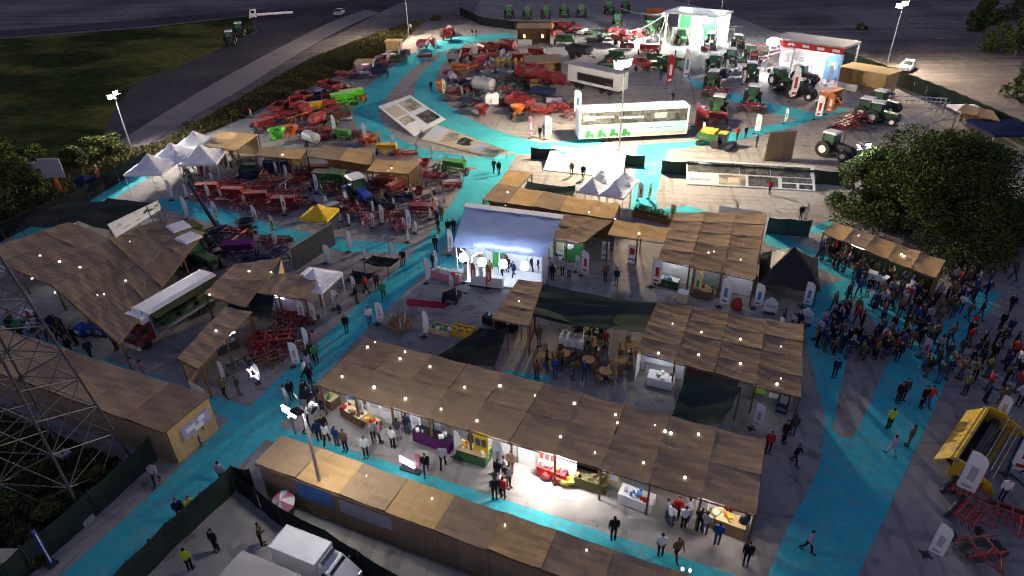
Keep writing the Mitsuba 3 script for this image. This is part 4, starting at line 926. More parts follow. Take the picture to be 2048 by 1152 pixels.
TR = {'green': tractor('green', 'white_cloth'), 'dark': tractor('deep_green', 'white_cloth'), 'red': tractor('dark_red', 'white_cloth'), 'blue': tractor('blue', 'white_paint'), 'black': tractor('charcoal', 'white_cloth'), 'gall': tractor('green', 'green')}
GT = 'tractors shown in the rows round the far green lit stand'
TRACTORS = [('gall', (-77.99, 180.92), 20, 'dark green tractor standing leftmost in the far row along the net curtain'), ('gall', (-72.35, 180.91), 20, 'green tractor second from the left in the far row'), ('gall', (-67.96, 183.98), 25, 'green tractor third from the left in the far row'), ('gall', (-63.67, 187.05), 15, 'green tractor fourth from the left in the far row'), ('gall', (-58.95, 188.48), 20, 'green tractor at the right end of the far row'),
            ('gall', (-52.97, 195.68), 30, 'green tractor at the top edge left of the green lit stand'), ('gall', (-49.28, 199.57), 10, 'green tractor near the top edge beside the striped light ropes'), ('gall', (-45.03, 175.00), 15, 'green tractor on a red plinth among the pale ground of the far plaza'), ('gall', (-35.15, 168.22), 30, 'green tractor left of the green lit stand, nearer of two'), ('gall', (-34.23, 175.47), -20, 'green tractor left of the green lit stand, farther of two'),
            ('gall', (-25.81, 159.82), 25, 'green tractor in front of the green lit stand'), ('dark', (-18.93, 157.43), 10, 'dark green tractor just right of the green lit stand'), ('black', (-13.07, 157.13), 15, 'black tractor with a pale roof behind the red light ropes'), ('black', (-12.71, 142.09), 10, 'black tractor left of the pale feather flag'), ('red', (-9.32, 147.02), 20, 'dark red tractor under the red light ropes'),
            ('dark', (-15.35, 135.80), 5, 'dark green tractor directly behind the one on the red harrow'), ('green', (-13.54, 122.15), 0, 'green tractor carrying a wide red harrow, farthest of the three'), ('dark', (-7.74, 130.97), 10, 'dark green tractor between the red light ropes and the carpet'), ('green', (-5.92, 114.13), 0, 'green tractor carrying a wide red harrow, right of the carpet strip'), ('green', (-10.34, 106.04), 0, 'green tractor with a red implement right of the truck tractor unit'),
            ('dark', (-2.29, 128.28), 40, 'dark tractor in front of the red and white lit stand'), ('black', (1.34, 132.18), 60, 'black tractor with a white roof beside the red and white lit stand'), ('black', (1.20, 121.13), 70, 'black tractor with a white roof at the edge of the carpet strip'), ('black', (11.42, 112.22), 70, 'black tractor left of the two pale roofed ones near the big tree'),
            ('dark', (13.54, 117.48), 60, 'dark green pale roofed tractor beside the white rope fence'), ('dark', (12.79, 110.58), 75, 'dark green pale roofed tractor nearest to the big tree top'), ('black', (6.47, 93.02), 60, 'large black tractor with a pale front loader left of the big tree'),
            ('blue', (-44.15, 57.60), 60, 'blue tractor on the open yard below the golden canopy'), ('dark', (-52.86, 40.22), 70, 'dark green tractor beside the large reed hall'), ('dark', (-49.99, 38.83), 80, 'dark green tractor behind the white roofed lorry box'), ('black', (-133.83, 135.23), 40, 'dark tractor parked on the dark road, left of a row'), ('black', (-127.54, 125.36), 40, 'dark tractor parked at the field edge by the dark road')]
for c, q, rz, lab in TRACTORS:
    place(TR[c], 'tractor', lab, 'tractor', *q, .03, rz, 1.15, GT)

# ---------------------------------------------------------------- farm implements on show
def hitch(m, y, w=.8):
    m.tube([-w, y, .7], [0, y - 1.3, .55], .06, n=5).tube([w, y, .7], [0, y - 1.3, .55], .06, n=5).tube([0, y, 1.3], [0, y - 1.2, .6], .045, n=5).tube([-.3, y, .8], [0, y, 1.35], .05, n=5).tube([.3, y, .8], [0, y, 1.35], .05, n=5)
    return m


def cultivator(n=7, w=3.2):
    fr = M()
    for y in (0, .6, 1.2):
        fr.box((0, y, .85), (w, .12, .12))
    for x in (-w * .4, -w * .13, w * .13, w * .4):
        fr.box((x, .6, .86), (.1, 1.4, .1))
    hitch(fr, 0)
    t = M(); sh = M()
    for j, y in enumerate((0, .6, 1.2)):
        for i in range(n):
            x = -w / 2 + (i + .5 + (j - 1) * .25) * w / n
            t.path([(x, y, .85), (x, y + .28, .62), (x, y + .18, .3), (x, y - .02, .08)], .04, 4)
            sh.box((x, y - .02, .1), (.16, .12, .05))
    r = M()
    r.tube([-w / 2, 1.75, .22], [w / 2, 1.75, .22], .2, n=10)
    for a in (-1, 1):
        r.box((a * w * .42, 1.5, .55), (.06, .6, .08))
    return proto(('frame', fr, 'red'), ('tine_rows', t, 'red'), ('share', sh, 'steel'), ('crumbler_roller', r, 'dark_steel'))


def disc_harrow(w=3.4):
    fr = M(); d = M(); gb = M()
    fr.box((0, .2, .85), (w * .9, .12, .12)).box((0, 1.5, .85), (w * .9, .12, .12)).box((-.6, .8, .88), (.12, 1.7, .12)).box((.6, .8, .88), (.12, 1.7, .12))
    hitch(fr, .2)
    for s, y in ((1, .2), (-1, 1.5)):
        for side in (-1, 1):
            for i in range(6):
                x = side * (.15 + i * (w / 2 - .2) / 6 + .15)
                yy = y + s * abs(x) * .22
                d.tube([x - .02, yy - .006, .32], [x + .03, yy + .006, .32], .31, .27, 12)
            gb.tube([side * .2, y + s * .04, .32], [side * w / 2, y + s * w / 2 * .22, .32], .05, n=5).box((side * w * .28, y + s * .25, .58), (.08, .08, .5))
    wh = M().wheel((-w * .3, 2.2, .35), .35, .2).wheel((w * .3, 2.2, .35), .35, .2)
    return proto(('frame', fr, 'red'), ('disc_gang', d, 'steel'), ('gang_bar', gb, 'dark_steel'), ('wheel', wh, 'rubber'))


def plough():
    fr = M().tube([-.9, -.2, .95], [1.0, 2.9, .95], .1, n=6); hitch(fr, -.3)
    mb = M(); lg = M()
    for i in range(4):
        x, y = -.75 + i * .52, .1 + i * .82
        mb.add([[x, y, .1], [x + .55, y + .55, .12], [x + .7, y + .6, .6], [x + .1, y + .05, .62], [x - .04, y + .03, .1], [x + .5, y + .58, .12], [x + .66, y + .64, .6], [x + .06, y + .09, .62]], [[0, 1, 2, 3], [7, 6, 5, 4], [0, 4, 5, 1], [1, 5, 6, 2], [2, 6, 7, 3], [3, 7, 4, 0]])
        lg.box((x + .12, y + .1, .65), (.1, .18, .7))
    return proto(('beam', fr, 'red'), ('mouldboard', mb, 'steel'), ('plough_leg', lg, 'red'), ('wheel', M().wheel((1.25, 2.4, .35), .35, .18), 'rubber'))


def drill(w=3.0):
    hp = M().hull([(s * w / 2, y, z) for s in (-1, 1) for y, z in ((.1, 1.0), (-.25, 1.75), (.85, 1.75), (.5, 1.0))])
    lid = M().box((0, .3, 1.79), (w + .05, 1.15, .06))
    fr = M().box((0, 0, .75), (w, .12, .14)).box((0, .9, .75), (w, .12, .14)).box((-w * .3, .45, .76), (.1, 1.0, .1)).box((w * .3, .45, .76), (.1, 1.0, .1)); hitch(fr, 0)
    tu = M(); di = M()
    for i in range(12):
        x = -w / 2 + (i + .5) * w / 12
        tu.tube([x, .35, 1.0], [x, .95 + (i % 2) * .3, .3], .025, n=4); di.tube([x - .015, .95 + (i % 2) * .3, .2], [x + .015, .95 + (i % 2) * .3, .2], .2, n=10)
    wh = M().wheel((-w / 2 - .16, .4, .5), .5, .22).wheel((w / 2 + .16, .4, .5), .5, .22)
    return proto(('frame', fr, 'red'), ('seed_box', hp, 'red'), ('seed_box__lid', lid, 'red'), ('seed_tubes', tu, 'black_paint'), ('coulter_discs', di, 'steel'), ('wheel', wh, 'rubber'), ('footboard', M().box((0, 1.35, .6), (w * .8, .3, .04)), 'steel'))


def spreader():
    return proto(('hopper_bin', M().lathe([(.28, .6), (.45, .75), (1.05, 1.55), (1.1, 1.65), (1.02, 1.65), (.98, 1.58), (.4, .85)], 14), 'orange', 40), ('frame', hitch(M().box((0, 0, .55), (1.0, .9, .1)).box((-.45, .2, .95), (.08, .08, .8)).box((.45, .2, .95), (.08, .08, .8)), -.35, .45), 'orange'), ('spinner', M().tube([0, .1, .38], [0, .1, .43], .35, n=12), 'steel'))


def mixer():
    return proto(('drum', M().hull([(.95 * math.cos(a) * k, y, 1.55 + .95 * math.sin(a) * k) for a in np.arange(16) * math.pi / 8 for y, k in ((-2.0, .8), (-1.7, 1), (1.7, 1), (2.0, .8))]), 'red', 40), ('ladder', M().box((1.0, .6, 1.3), (.08, .4, 1.6)), 'steel'),
                 ('frame', hitch(M().box((0, 0, .55), (.9, 4.2, .16)), -2.1, .4), 'dark_red'), ('wheel', M().wheel((-1.0, .9, .5), .5, .34).wheel((1.0, .9, .5), .5, .34), 'rubber'), ('fill_hatch', M().box((0, -.3, 2.5), (.9, 1.4, .12)), 'red'))


def tanker():
    return proto(('tank', M().hull([(.85 * math.cos(a) * k, y, 1.5 + .85 * math.sin(a) * k) for a in np.arange(14) * math.pi / 7 for y, k in ((-1.6, .6), (-1.4, 1), (1.4, 1), (1.6, .6))]), 'silver', 40), ('frame', hitch(M().box((0, 0, .6), (.8, 3.2, .14)), -1.6, .4), 'dark_steel'), ('wheel', M().wheel((-.95, .3, .5), .5, .32).wheel((.95, .3, .5), .5, .32), 'rubber'), ('manhole', M().tube([0, 0, 2.3], [0, 0, 2.5], .28, n=10), 'steel'))


def sprayer():
    b = M()
    for s in (-1, 1):
        for i in range(3):
            b.box((s * .9, .9 + .08 * i, 1.2 + .35 * i), (.07, .07, .9)).box((s * (.45 + .2 * i), .95, 1.0 + .4 * i), (.9, .06, .06))
    return proto(('tank', M().hull([(x * .75, y * .55, z) for x in (-1, 1) for y in (-1, 1) for z in (.7, 1.6)] + [(x * .5, y * .4, 1.85) for x in (-1, 1) for y in (-1, 1)]), 'white_paint'), ('tank__lid', M().tube([0, 0, 1.83], [0, 0, 1.93], .22, n=10), 'black_paint'), ('frame', hitch(M().box((0, .1, .6), (1.4, 1.2, .1)), -.5, .5), 'steel'), ('folded_boom', b, 'steel'))


def rake():
    fr = M().tube([-1.6, 0, .75], [1.6, 1.6, .75], .06).tube([0, .8, .75], [0, -1.0, .6], .06)
    sw = M()
    for i in range(5):
        c = np.array([-1.5 + i * .75, .05 + i * .38, .62])
        sw.tube(c + [-.02, -.03, 0], c + [.02, .03, 0], .6, n=18)
        for a in np.arange(12) * math.pi / 6:
            sw.tube(c + [.03, .05, 0], c + [.06 + .3 * math.cos(a) * .3, .12, .68 * math.sin(a) * 1.0], .015, n=3)
    return proto(('frame', fr, 'yellow'), ('spider_wheels', sw, 'yellow'), ('wheel', M().wheel((.3, -.2, .3), .3, .16).wheel((1.2, 1.9, .3), .3, .16), 'rubber'))


def tipper():
    return proto(('tipping_body', M().box((0, 0, 1.3), (2.1, 4.0, .1)).box((-1.05, 0, 1.65), (.07, 4.0, .75)).box((1.05, 0, 1.65), (.07, 4.0, .75)).box((0, -2.0, 1.65), (2.1, .07, .75)).box((0, 2.0, 1.65), (2.1, .07, .75)), 'red'), ('chassis', hitch(M().box((0, 0, .95), (.8, 4.2, .2)), -2.1, .4), 'dark_steel'), ('wheel', M().wheel((-.9, .6, .5), .5, .34).wheel((.9, .6, .5), .5, .34), 'rubber'))


def mower():
    return proto(('cutter_housing', M().hull([(s * 1.2, y, z) for s in (-1, 1) for y, z in ((0, .3), (0, .75), (.35, .95), (1.0, .75), (1.1, .35))]), 'red'), ('frame', hitch(M().box((0, .3, 1.0), (1.6, .12, .12)), .2, .5), 'dark_steel'), ('roller', M().tube([-1.2, 1.2, .2], [1.2, 1.2, .2], .16, n=10), 'steel'), ('guard', M().box((0, 1.25, .65), (2.3, .04, .5)), 'black_paint'))


IM = dict(cultivator=cultivator(), harrow=disc_harrow(), plough=plough(), drill=drill(), spreader=spreader(), mixer=mixer(), tanker=tanker(), sprayer=sprayer(), rake=rake(), tipper=tipper(), mower=mower())
NOUN = dict(cultivator='cultivator', harrow='disc harrow', plough='plough', drill='seed drill', spreader='fertiliser spreader', mixer='feed mixer', tanker='tank trailer', sprayer='field sprayer', rake='hay rake', tipper='tipping trailer', mower='rotary mower')
CODE = {'cu': 'cultivator', 'ha': 'harrow', 'pl': 'plough', 'dr': 'drill', 'sp': 'spreader', 'mi': 'mixer', 'ta': 'tanker', 'sy': 'sprayer', 'ra': 'rake', 'ti': 'tipper', 'mo': 'mower'}


TAKEN = []


def implement(code, q, rz, col, where, s=1.0):
    n = CODE[code]; TAKEN.append(q)
    mats = {c: col for c in ('red', 'orange', 'yellow', 'white_paint', 'silver', 'dark_red') if col and c != col and not (c == 'silver' and col is None)}
    colour = (col or {'spreader': 'orange', 'rake': 'yellow', 'tanker': 'silver', 'sprayer': 'white_paint'}.get(n, 'red')).replace('_paint', '').replace('_', ' ')
    lab = f'{colour} {NOUN[n]} {where}'
    place(IM[n], NOUN[n].replace(' ', '_'), lab, NOUN[n], q[0], q[1], .03, rz, s, lab, mats)


# the field of red cultivators on the left
F0, F1, F2, F3 = (-63.01, 50.43), (-49.94, 50.32), (-51.03, 56.54), (-64.19, 56.05)
W_ = 'of the red field'
ORD = ['first', 'second', 'third', 'fourth', 'fifth', 'sixth', 'seventh']
for i in range(7):
    for j in range(4):
        p = lerp4([F0, F1, F2, F3], (i + .5 + .1 * rnd.uniform(-1, 1)) / 7, (j + .5) / 4)
        code = ('cu', 'cu', 'ha', 'pl', 'cu', 'dr')[(i * 3 + j * 5) % 6]
        implement(code, p, 20 + rnd.uniform(-8, 8), None if rnd.random() < .75 else 'dark_red', ORD[i] + ' from the left in the ' + ('nearest', 'second', 'third', 'farthest')[j] + ' row ' + W_, .85)
for code, q, rz, col, where, s in (
        ('cu', (-57.12, 57.52), 30, 'red', 'with raised wings behind the field of red machines', .9), ('pl', (-59.18, 58.99), 60, 'orange', 'right of the blue implement behind the red machines', 1), ('cu', (-61.52, 60.28), 10, 'blue', 'behind the field of red machines', .9), ('dr', (-62.75, 59.82), 20, 'deep_green', 'beside the blue cultivator', .8),
        ('pl', (-54.31, 56.91), 40, 'steel', 'among the white feather flags left of the dark seed drill', 1), ('cu', (-57.65, 62.66), 20, 'silver', 'under the small golden canopy with a lamp', .8), ('dr', (-49.69, 59.15), 12, 'deep_green', 'with two pale lids on the open yard', 1.3), ('cu', (-49.56, 53.30), 20, 'dark_red', 'left behind the yellow tent', .9), ('cu', (-45.08, 55.74), 20, 'dark_red', 'right behind the yellow tent', .8),
        ('mo', (-43.97, 59.22), 10, 'red', 'behind the blue tractor', .8), ('ha', (-42.15, 53.30), 15, 'dark_red', 'right of the yellow tent among red feather flags', .9), ('pl', (-39.62, 52.65), 15, 'red', 'right of the yellow tent below the blue tractor', .9), ('cu', (-37.53, 54.39), 25, 'dark_red', 'beside the two tall white flags near the main carpet', 1), ('ha', (-35.72, 52.47), 20, 'red', 'at the foot of the tall white flag near the main carpet', .8),
        ('dr', (-43.70, 62.08), 10, 'dark_red', 'under the white lit counter of the golden canopy', .8), ('sp', (-42.22, 69.38), 0, 'red', 'right of the golden canopy with the lit counter', .8), ('cu', (-39.41, 65.91), 10, 'dark_red', 'right of the golden canopy, nearest to the carpet', 1), ('dr', (-37.86, 69.16), 0, 'green', 'at the corner of the carpet by the long leaning banner', 1), ('pl', (-39.54, 68.53), 30, 'black_paint', 'with a raised arm at the corner of the carpet', 1.2), ('cu', (-35.64, 64.47), 30, 'dark_red', 'at the carpet edge under the green seed drill', .8), ('sp', (-38.48, 61.31), 0, 'dark_red', 'alone on the open yard left of the main carpet', .7),
        ('cu', (-61.43, 40.68), 20, 'dark_red', 'beside the large reed hall', .7), ('cu', (-51.13, 44.65), 10, 'dark_red', 'on the yard right of the large reed hall', 1), ('pl', (-49.11, 43.05), 40, 'red', 'on the yard between the large hall and the stepped stall', 1), ('dr', (-47.48, 41.42), 30, 'purple', 'on the yard behind the stepped reed stall', 1), ('sp', (-50.62, 46.10), 0, 'black_paint', 'on the yard right of the large reed hall', 1), ('cu', (-46.02, 44.48), 20, 'dark_red', 'beside the black panel wall', 1),
        # behind the golden canopies
        ('cu', (-75.74, 78.79), 30, 'red', 'at the left end of the machines along the outer carpet', 1.1), ('ha', (-73.33, 78.29), 40, 'dark_red', 'in the machines along the outer carpet', 1.2), ('cu', (-73.95, 80.84), 30, 'red', 'in the middle of the machines along the outer carpet', 1.2), ('pl', (-70.73, 78.70), 20, 'orange', 'in the machines along the outer carpet', 1.2), ('ti', (-74.89, 84.88), 40, 'red', 'among the machines along the outer carpet', 1.1), ('mi', (-72.50, 83.66), 60, 'red', 'among the machines along the outer carpet', .9),
        ('dr', (-71.37, 85.84), 50, 'yellow', 'among the machines along the outer carpet', 1), ('mi', (-67.22, 79.98), 0, 'red', 'with an upright drum near the white flag of the outer carpet', .8), ('ti', (-71.20, 88.34), 40, 'red', 'left of the two bright green machines', 1), ('dr', (-69.31, 89.95), 50, 'bright_green', 'left of the pair by the carpet bend', 1.3), ('dr', (-69.09, 92.26), 50, 'bright_green', 'right of the pair by the carpet bend', 1.3), ('cu', (-74.18, 93.10), 30, 'deep_green', 'behind the bright green pair by the carpet bend', 1.2), ('ha', (-75.01, 87.92), 30, 'navy', 'behind the red machines along the outer carpet', 1.1), ('sp', (-68.14, 93.58), 0, 'orange', 'at the carpet bend right of the bright green pair', .8),
        ('sp', (-67.82, 71.48), 0, 'bright_green', 'with a big bin behind the golden canopies', 1.2), ('sp', (-67.27, 73.83), 0, 'orange', 'with a big bin behind the golden canopies', 1.05), ('cu', (-65.95, 75.30), 10, 'dark_red', 'behind the wide golden roof', 1), ('mo', (-62.51, 74.14), 20, 'dark_red', 'right behind the wide golden roof', 1.1), ('ta', (-62.17, 71.94), 70, 'grey_paint', 'behind the wide golden roof', .9), ('cu', (-62.87, 76.42), 10, 'red', 'near the white flag behind the wide golden roof', 1.1), ('dr', (-59.37, 75.29), 0, 'green', 'behind the right end of the wide golden roof', .9),
        ('mo', (-58.24, 76.18), 20, 'charcoal', 'behind the right end of the wide golden roof', 1), ('cu', (-57.59, 76.90), 10, 'dark_red', 'behind the right end of the wide golden roof', 1), ('sp', (-54.17, 74.89), 0, 'orange', 'behind the golden canopies by the carpet', .9), ('cu', (-54.29, 74.17), 20, 'dark_red', 'behind the golden canopies by the carpet', 1), ('dr', (-49.70, 72.18), 20, 'yellow', 'behind the golden canopy with the lit counter', .9), ('cu', (-47.13, 71.89), 10, 'red', 'behind the golden canopy with the lit counter', 1),
        # far left of the outer carpet
        ('ti', (-79.26, 117.16), 30, 'dark_red', 'beside the small hut by the outer carpet', 1), ('cu', (-80.51, 105.77), 10, 'dark_red', 'in the dark at the outer edge left of the small hut', 1.4), ('dr', (-75.08, 109.72), 40, 'navy', 'in front of the small plywood hut', 1), ('mo', (-78.19, 122.33), 30, 'deep_green', 'between the small hut and the kiosk', 1.3), ('ti', (-79.94, 135.04), 20, 'pink', 'right of the kiosk by the far carpet', 1), ('mi', (-79.92, 139.73), 40, 'dark_red', 'right of the kiosk by the far carpet', .8), ('ti', (-79.31, 146.12), 30, 'red', 'near the far end of the outer carpet', 1), ('ta', (-82.29, 153.13), 30, 'lilac', 'near the far end of the outer carpet', .9), ('cu', (-74.75, 127.01), 30, 'dark_red', 'beside the outer carpet right of the kiosk', 1),
        # the machinery ring
        ('ti', (-65.60, 128.07), 20, 'dark_red', 'at the upper left of the machinery ring', 1.1), ('mi', (-64.67, 135.65), 50, 'dark_red', 'at the upper left of the machinery ring', .9), ('mi', (-60.32, 138.73), 70, 'dark_red', 'with a large drum at the top of the machinery ring', 1.1), ('ti', (-60.41, 130.82), 30, 'dark_red', 'at the top of the machinery ring', 1), ('cu', (-62.54, 119.66), 20, 'orange', 'along the left rim of the machinery ring', 1.2), ('cu', (-60.03, 121.42), 30, 'red', 'left of the yellow hay rake', 1.2), ('pl', (-59.63, 117.17), 10, 'orange', 'along the left rim of the machinery ring', 1.2), ('ha', (-56.22, 119.20), 20, 'dark_red', 'beside the yellow hay rake', 1.2), ('ra', (-54.76, 125.04), -15, None, 'in the machinery ring', 1.5),
        ('cu', (-62.54, 115.31), 20, 'red', 'at the left end of the machinery ring', 1), ('sp', (-58.89, 104.80), 0, 'orange', 'at the left edge of the machinery ring beside a white flag', .9), ('ta', (-59.73, 110.96), 40, 'lilac', 'left of the large grey tank', .8), ('mo', (-56.13, 112.21), 40, 'lilac', 'above the large grey tank', 1), ('ta', (-50.34, 104.96), 80, 'grey_paint', 'largest in the machinery ring', 1.3), ('sy', (-45.34, 97.59), 20, None, 'in front of the large grey tank', 1.4), ('cu', (-54.93, 102.65), 30, 'dark_red', 'left of the large grey tank', 1), ('ha', (-53.44, 98.81), 30, 'brown_cloth', 'near the carpet left of the white sprayer', 1), ('pl', (-51.69, 101.08), 60, 'steel', 'left of the large grey tank', 1.3), ('cu', (-48.09, 96.61), 70, 'charcoal', 'left of the white sprayer', 1.1),
        ('mi', (-45.26, 114.82), 80, 'dark_red', 'with the longest drum in the machinery ring', 1.5), ('mi', (-40.55, 114.93), 80, 'dark_red', 'right of the longest drum', 1), ('cu', (-49.13, 112.70), 40, 'black_paint', 'left of the longest red drum', 1.4), ('ha', (-46.81, 106.20), 40, 'dark_red', 'left below the longest red drum', 1.1), ('cu', (-43.45, 105.00), 20, 'dark_red', 'below the longest red drum', 1), ('sp', (-39.55, 94.67), 0, 'orange', 'with the round orange bin at the lower edge of the ring', 1.15), ('cu', (-38.29, 97.13), 10, 'dark_red', 'right of the round orange bin', 1.1), ('cu', (-36.16, 96.74), 20, 'red', 'between the feather flags at the lower edge of the ring', 1.1), ('ha', (-35.03, 98.31), 10, 'dark_red', 'between the feather flags at the lower edge of the ring', 1.2),
        ('cu', (-33.55, 99.71), 20, 'red', 'left of the display trailer', 1.2), ('pl', (-31.36, 96.23), 20, 'dark_red', 'left of the display trailer', 1.2), ('ti', (-39.43, 105.42), 80, 'navy', 'behind the feather flags of the ring', 1), ('mo', (-36.38, 103.28), 20, 'lilac', 'behind the machines left of the display trailer', 1.2), ('tanker'[:2], (-30.67, 113.64), 80, 'lilac', 'below the plain white trailer', .9), ('cu', (-36.44, 117.12), 20, 'dark_red', 'left of the plain white trailer', 1.1), ('mo', (-54.49, 169.07), 20, 'dark_red', 'on the far plaza with pale ground', 1.2), ('mi', (-59.99, 167.33), 0, 'orange', 'beside the dark far hut', .8), ('dr', (-56.72, 166.92), 10, 'dark_red', 'on the far plaza beside the dark hut', 1.1), ('mo', (-50.04, 163.45), 80, 'white_paint', 'on the far plaza with pale ground', 1.4),
        ('mo', (-43.64, 158.95), 80, 'deep_green', 'on the far plaza with pale ground', 1.3), ('cu', (-44.55, 153.71), 20, 'charcoal', 'on the far plaza in front of the pale ground', 1.2), ('dr', (-38.35, 189.66), 20, 'orange', 'under the light ropes of the green lit stand', 1.5),
        # red implements with the tractors
        ('ha', (-12.11, 115.76), 0, 'red', 'mounted wide behind the farthest of three green tractors', 1.5), ('ha', (-5.41, 108.95), 0, 'red', 'mounted wide behind the right of three green tractors', 1.4), ('dr', (-9.90, 101.31), 0, 'red', 'mounted behind the nearest of three green tractors', 1.0), ('mo', (1.09, 123.77), 30, 'charcoal', 'in front of the red and white lit stand', 1.3), ('cu', (-0.71, 122.46), 20, 'charcoal', 'in front of the red and white lit stand', 1.3), ('dr', (6.23, 116.93), 60, 'orange', 'at the right end of the carpet strip beside tall flags', 1.5), ('cu', (8.85, 105.08), 60, 'dark_red', 'among the tractors left of the big tree', 1.3), ('cu', (10.27, 108.63), 60, 'dark_red', 'among the tractors at the top of the big tree', 1.4),
        # lower right display
        ('cu', (14.33, 34.53), 60, 'red', 'long and narrow below the yellow header', .72), ('cu', (14.30, 32.60), 60, 'red', 'below the first red cultivator at the right edge', .72), ('cu', (16.13, 32.80), -10, 'red', 'cut off by the right edge', .8), ('ha', (14.33, 29.68), 30, 'red', 'lying low at the lower right corner', .8), ('pl', (17.04, 37.07), 10, 'navy', 'cut off by the right edge beside the yellow header', 1),
        # shop yards
        ('cu', (-34.28, 30.70), 30, 'red', 'on the grey floor right of the narrow reed stall', 1.1), ('ha', (-35.18, 29.99), 10, 'red', 'on the grey floor right of the narrow reed stall', .9), ('pl', (-34.17, 29.70), 60, 'red', 'on the grey floor right of the narrow reed stall', .8), ('cu', (-34.65, 33.91), 10, 'dark_red', 'before the lilac wall of the stepped stall', .9), ('cu', (-36.39, 34.43), 10, 'dark_red', 'left before the lilac wall of the stepped stall', .8), ('ha', (-34.63, 32.01), 15, 'dark_red', 'on the grey floor below the lilac wall', .9), ('ha', (-32.04, 31.59), 40, 'dark_red', 'near the white feather flag on the grey floor', .6), ('cu', (-32.94, 28.84), 60, 'brown_cloth', 'at the carpet edge of the grey floor', .8), ('cu', (-32.85, 29.88), 60, 'dark_red', 'at the carpet edge of the grey floor', .8), ('pl', (-35.02, 27.35), 10, 'charcoal', 'at the front edge of the grey floor', .6)):
    implement(code, q, rz, col, where, s)
# the packed rest of the show ground, place by place
for poly, n, kinds, cols, where, s in (
        ([(-67.50, 125.94), (-63.43, 141.63), (-44.26, 131.40), (-31.88, 100.31), (-36.79, 92.89), (-45.28, 92.60), (-53.44, 98.81), (-62.45, 112.02)], 30, ['cu', 'ha', 'pl', 'mo', 'dr', 'ti', 'sp'], ['dark_red', 'dark_red', 'red', 'charcoal', 'lilac', 'brown_cloth', 'steel'], 'packed inside the machinery ring', 1.1),
        ([(-57.11, 161.19), (-47.20, 171.37), (-28.48, 154.86), (-20.08, 122.83), (-27.10, 117.40), (-47.66, 141.31)], 24, ['cu', 'mo', 'dr', 'sy', 'ti', 'sp'], ['deep_green', 'charcoal', 'dark_red', 'deep_green', 'grey_paint', 'red'], 'on the far plaza behind the trailers', 1.2),
        ([(-76.74, 77.06), (-78.51, 84.49), (-78.17, 93.40), (-75.09, 102.88), (-67.15, 93.93), (-62.16, 76.68), (-65.61, 73.48), (-71.78, 74.16)], 22, ['cu', 'ha', 'pl', 'ti', 'dr', 'mo'], ['dark_red', 'red', 'dark_red', 'navy', 'orange', 'deep_green', 'brown_cloth'], 'packed along the outer carpet', 1.0),
        ([(-67.26, 61.97), (-56.49, 64.05), (-46.86, 61.39), (-36.43, 65.33), (-33.28, 58.08), (-34.61, 51.64), (-41.25, 50.34), (-48.26, 55.28), (-59.78, 56.51)], 22, ['cu', 'ha', 'pl', 'mo', 'dr'], ['dark_red', 'red', 'charcoal', 'navy', 'steel'], 'scattered over the open left yard', .85),
        ([(-78.44, 104.46), (-81.56, 127.87), (-81.68, 151.95), (-75.21, 148.73), (-76.24, 129.65), (-75.85, 107.38)], 12, ['cu', 'ti', 'mo', 'dr'], ['dark_red', 'lilac', 'red', 'navy', 'deep_green'], 'along the far left rim of the carpet', 1.0),
        ([(-23.21, 156.59), (-7.14, 156.38), (-0.86, 133.35), (-0.65, 114.47), (-12.42, 113.38)], 12, ['cu', 'mo', 'ha', 'sy'], ['charcoal', 'dark_red', 'deep_green', 'grey_paint'], 'between the green tractors', 1.1),
        ([(-54.53, 44.59), (-46.65, 46.38), (-42.32, 43.43), (-46.14, 39.29), (-50.31, 40.32)], 7, ['cu', 'pl', 'mo'], ['dark_red', 'charcoal', 'navy'], 'on the yard right of the large hall', .9)):
    R = random.Random(where); P = sg.Polygon(poly); x0, y0, x1, y1 = P.bounds; got = t = 0
    while got < n and t < 3000:
        t += 1; q = (R.uniform(x0, x1), R.uniform(y0, y1))
        if P.contains(sg.Point(q)) and not any(c.distance(sg.Point(q)) < 1.5 for c in CARPETS) and all((q[0] - a) ** 2 + (q[1] - b) ** 2 > 2.1 ** 2 for a, b in TAKEN):
            got += 1; implement(R.choice(kinds), q, R.uniform(0, 90), R.choice(cols), where, s * R.uniform(.85, 1.15))
# the yellow combine header at the right
W = proto(('trough', M().prism([(0, 0.2), (.2, .05), (1.3, .05), (1.5, .3), (1.5, 1.35), (1.42, 1.35), (1.42, .35), (1.25, .15), (.25, .15), (.05, .3)], 'x', -3.2, 3.2), 'yellow'), ('end_sheet', M().prism([(-.9, .1), (1.5, .05), (1.55, 1.4), (.6, 1.35), (-.6, .7)], 'x', -3.35, -3.2), 'yellow'), ('end_sheet', M().prism([(-.9, .1), (1.5, .05), (1.55, 1.4), (.6, 1.35), (-.6, .7)], 'x', 3.2, 3.35), 'yellow'),
          ('auger', M().tube([-3.1, .85, .55], [3.1, .85, .55], .28, n=12), 'black_paint'), ('reel', (lambda m: [m.tube([-3.1, .0 + .5 * math.cos(a), 1.1 + .5 * math.sin(a)], [3.1, .5 * math.cos(a), 1.1 + .5 * math.sin(a)], .035, n=4) for a in np.arange(6) * math.pi / 3] and m)(M()), 'dark_steel'), ('rear_hood', M().prism([(1.5, 1.36), (1.56, 1.36), (2.5, .45), (2.44, .42)], 'x', -3.2, 3.2), 'yellow'), ('trough_liner', M().prism([(.26, .16), (1.24, .16), (1.41, .36), (1.41, 1.3), (1.39, 1.3), (1.39, .37), (1.22, .18), (.26, .18)], 'x', -3.18, 3.18), 'dark_steel'), ('rear_beam', M().box((0, 1.65, 1.2), (6.4, .22, .22)), 'yellow'), ('wheel', M().wheel((-2, 1.9, .3), .3, .2).wheel((2, 1.9, .3), .3, .2), 'rubber'))
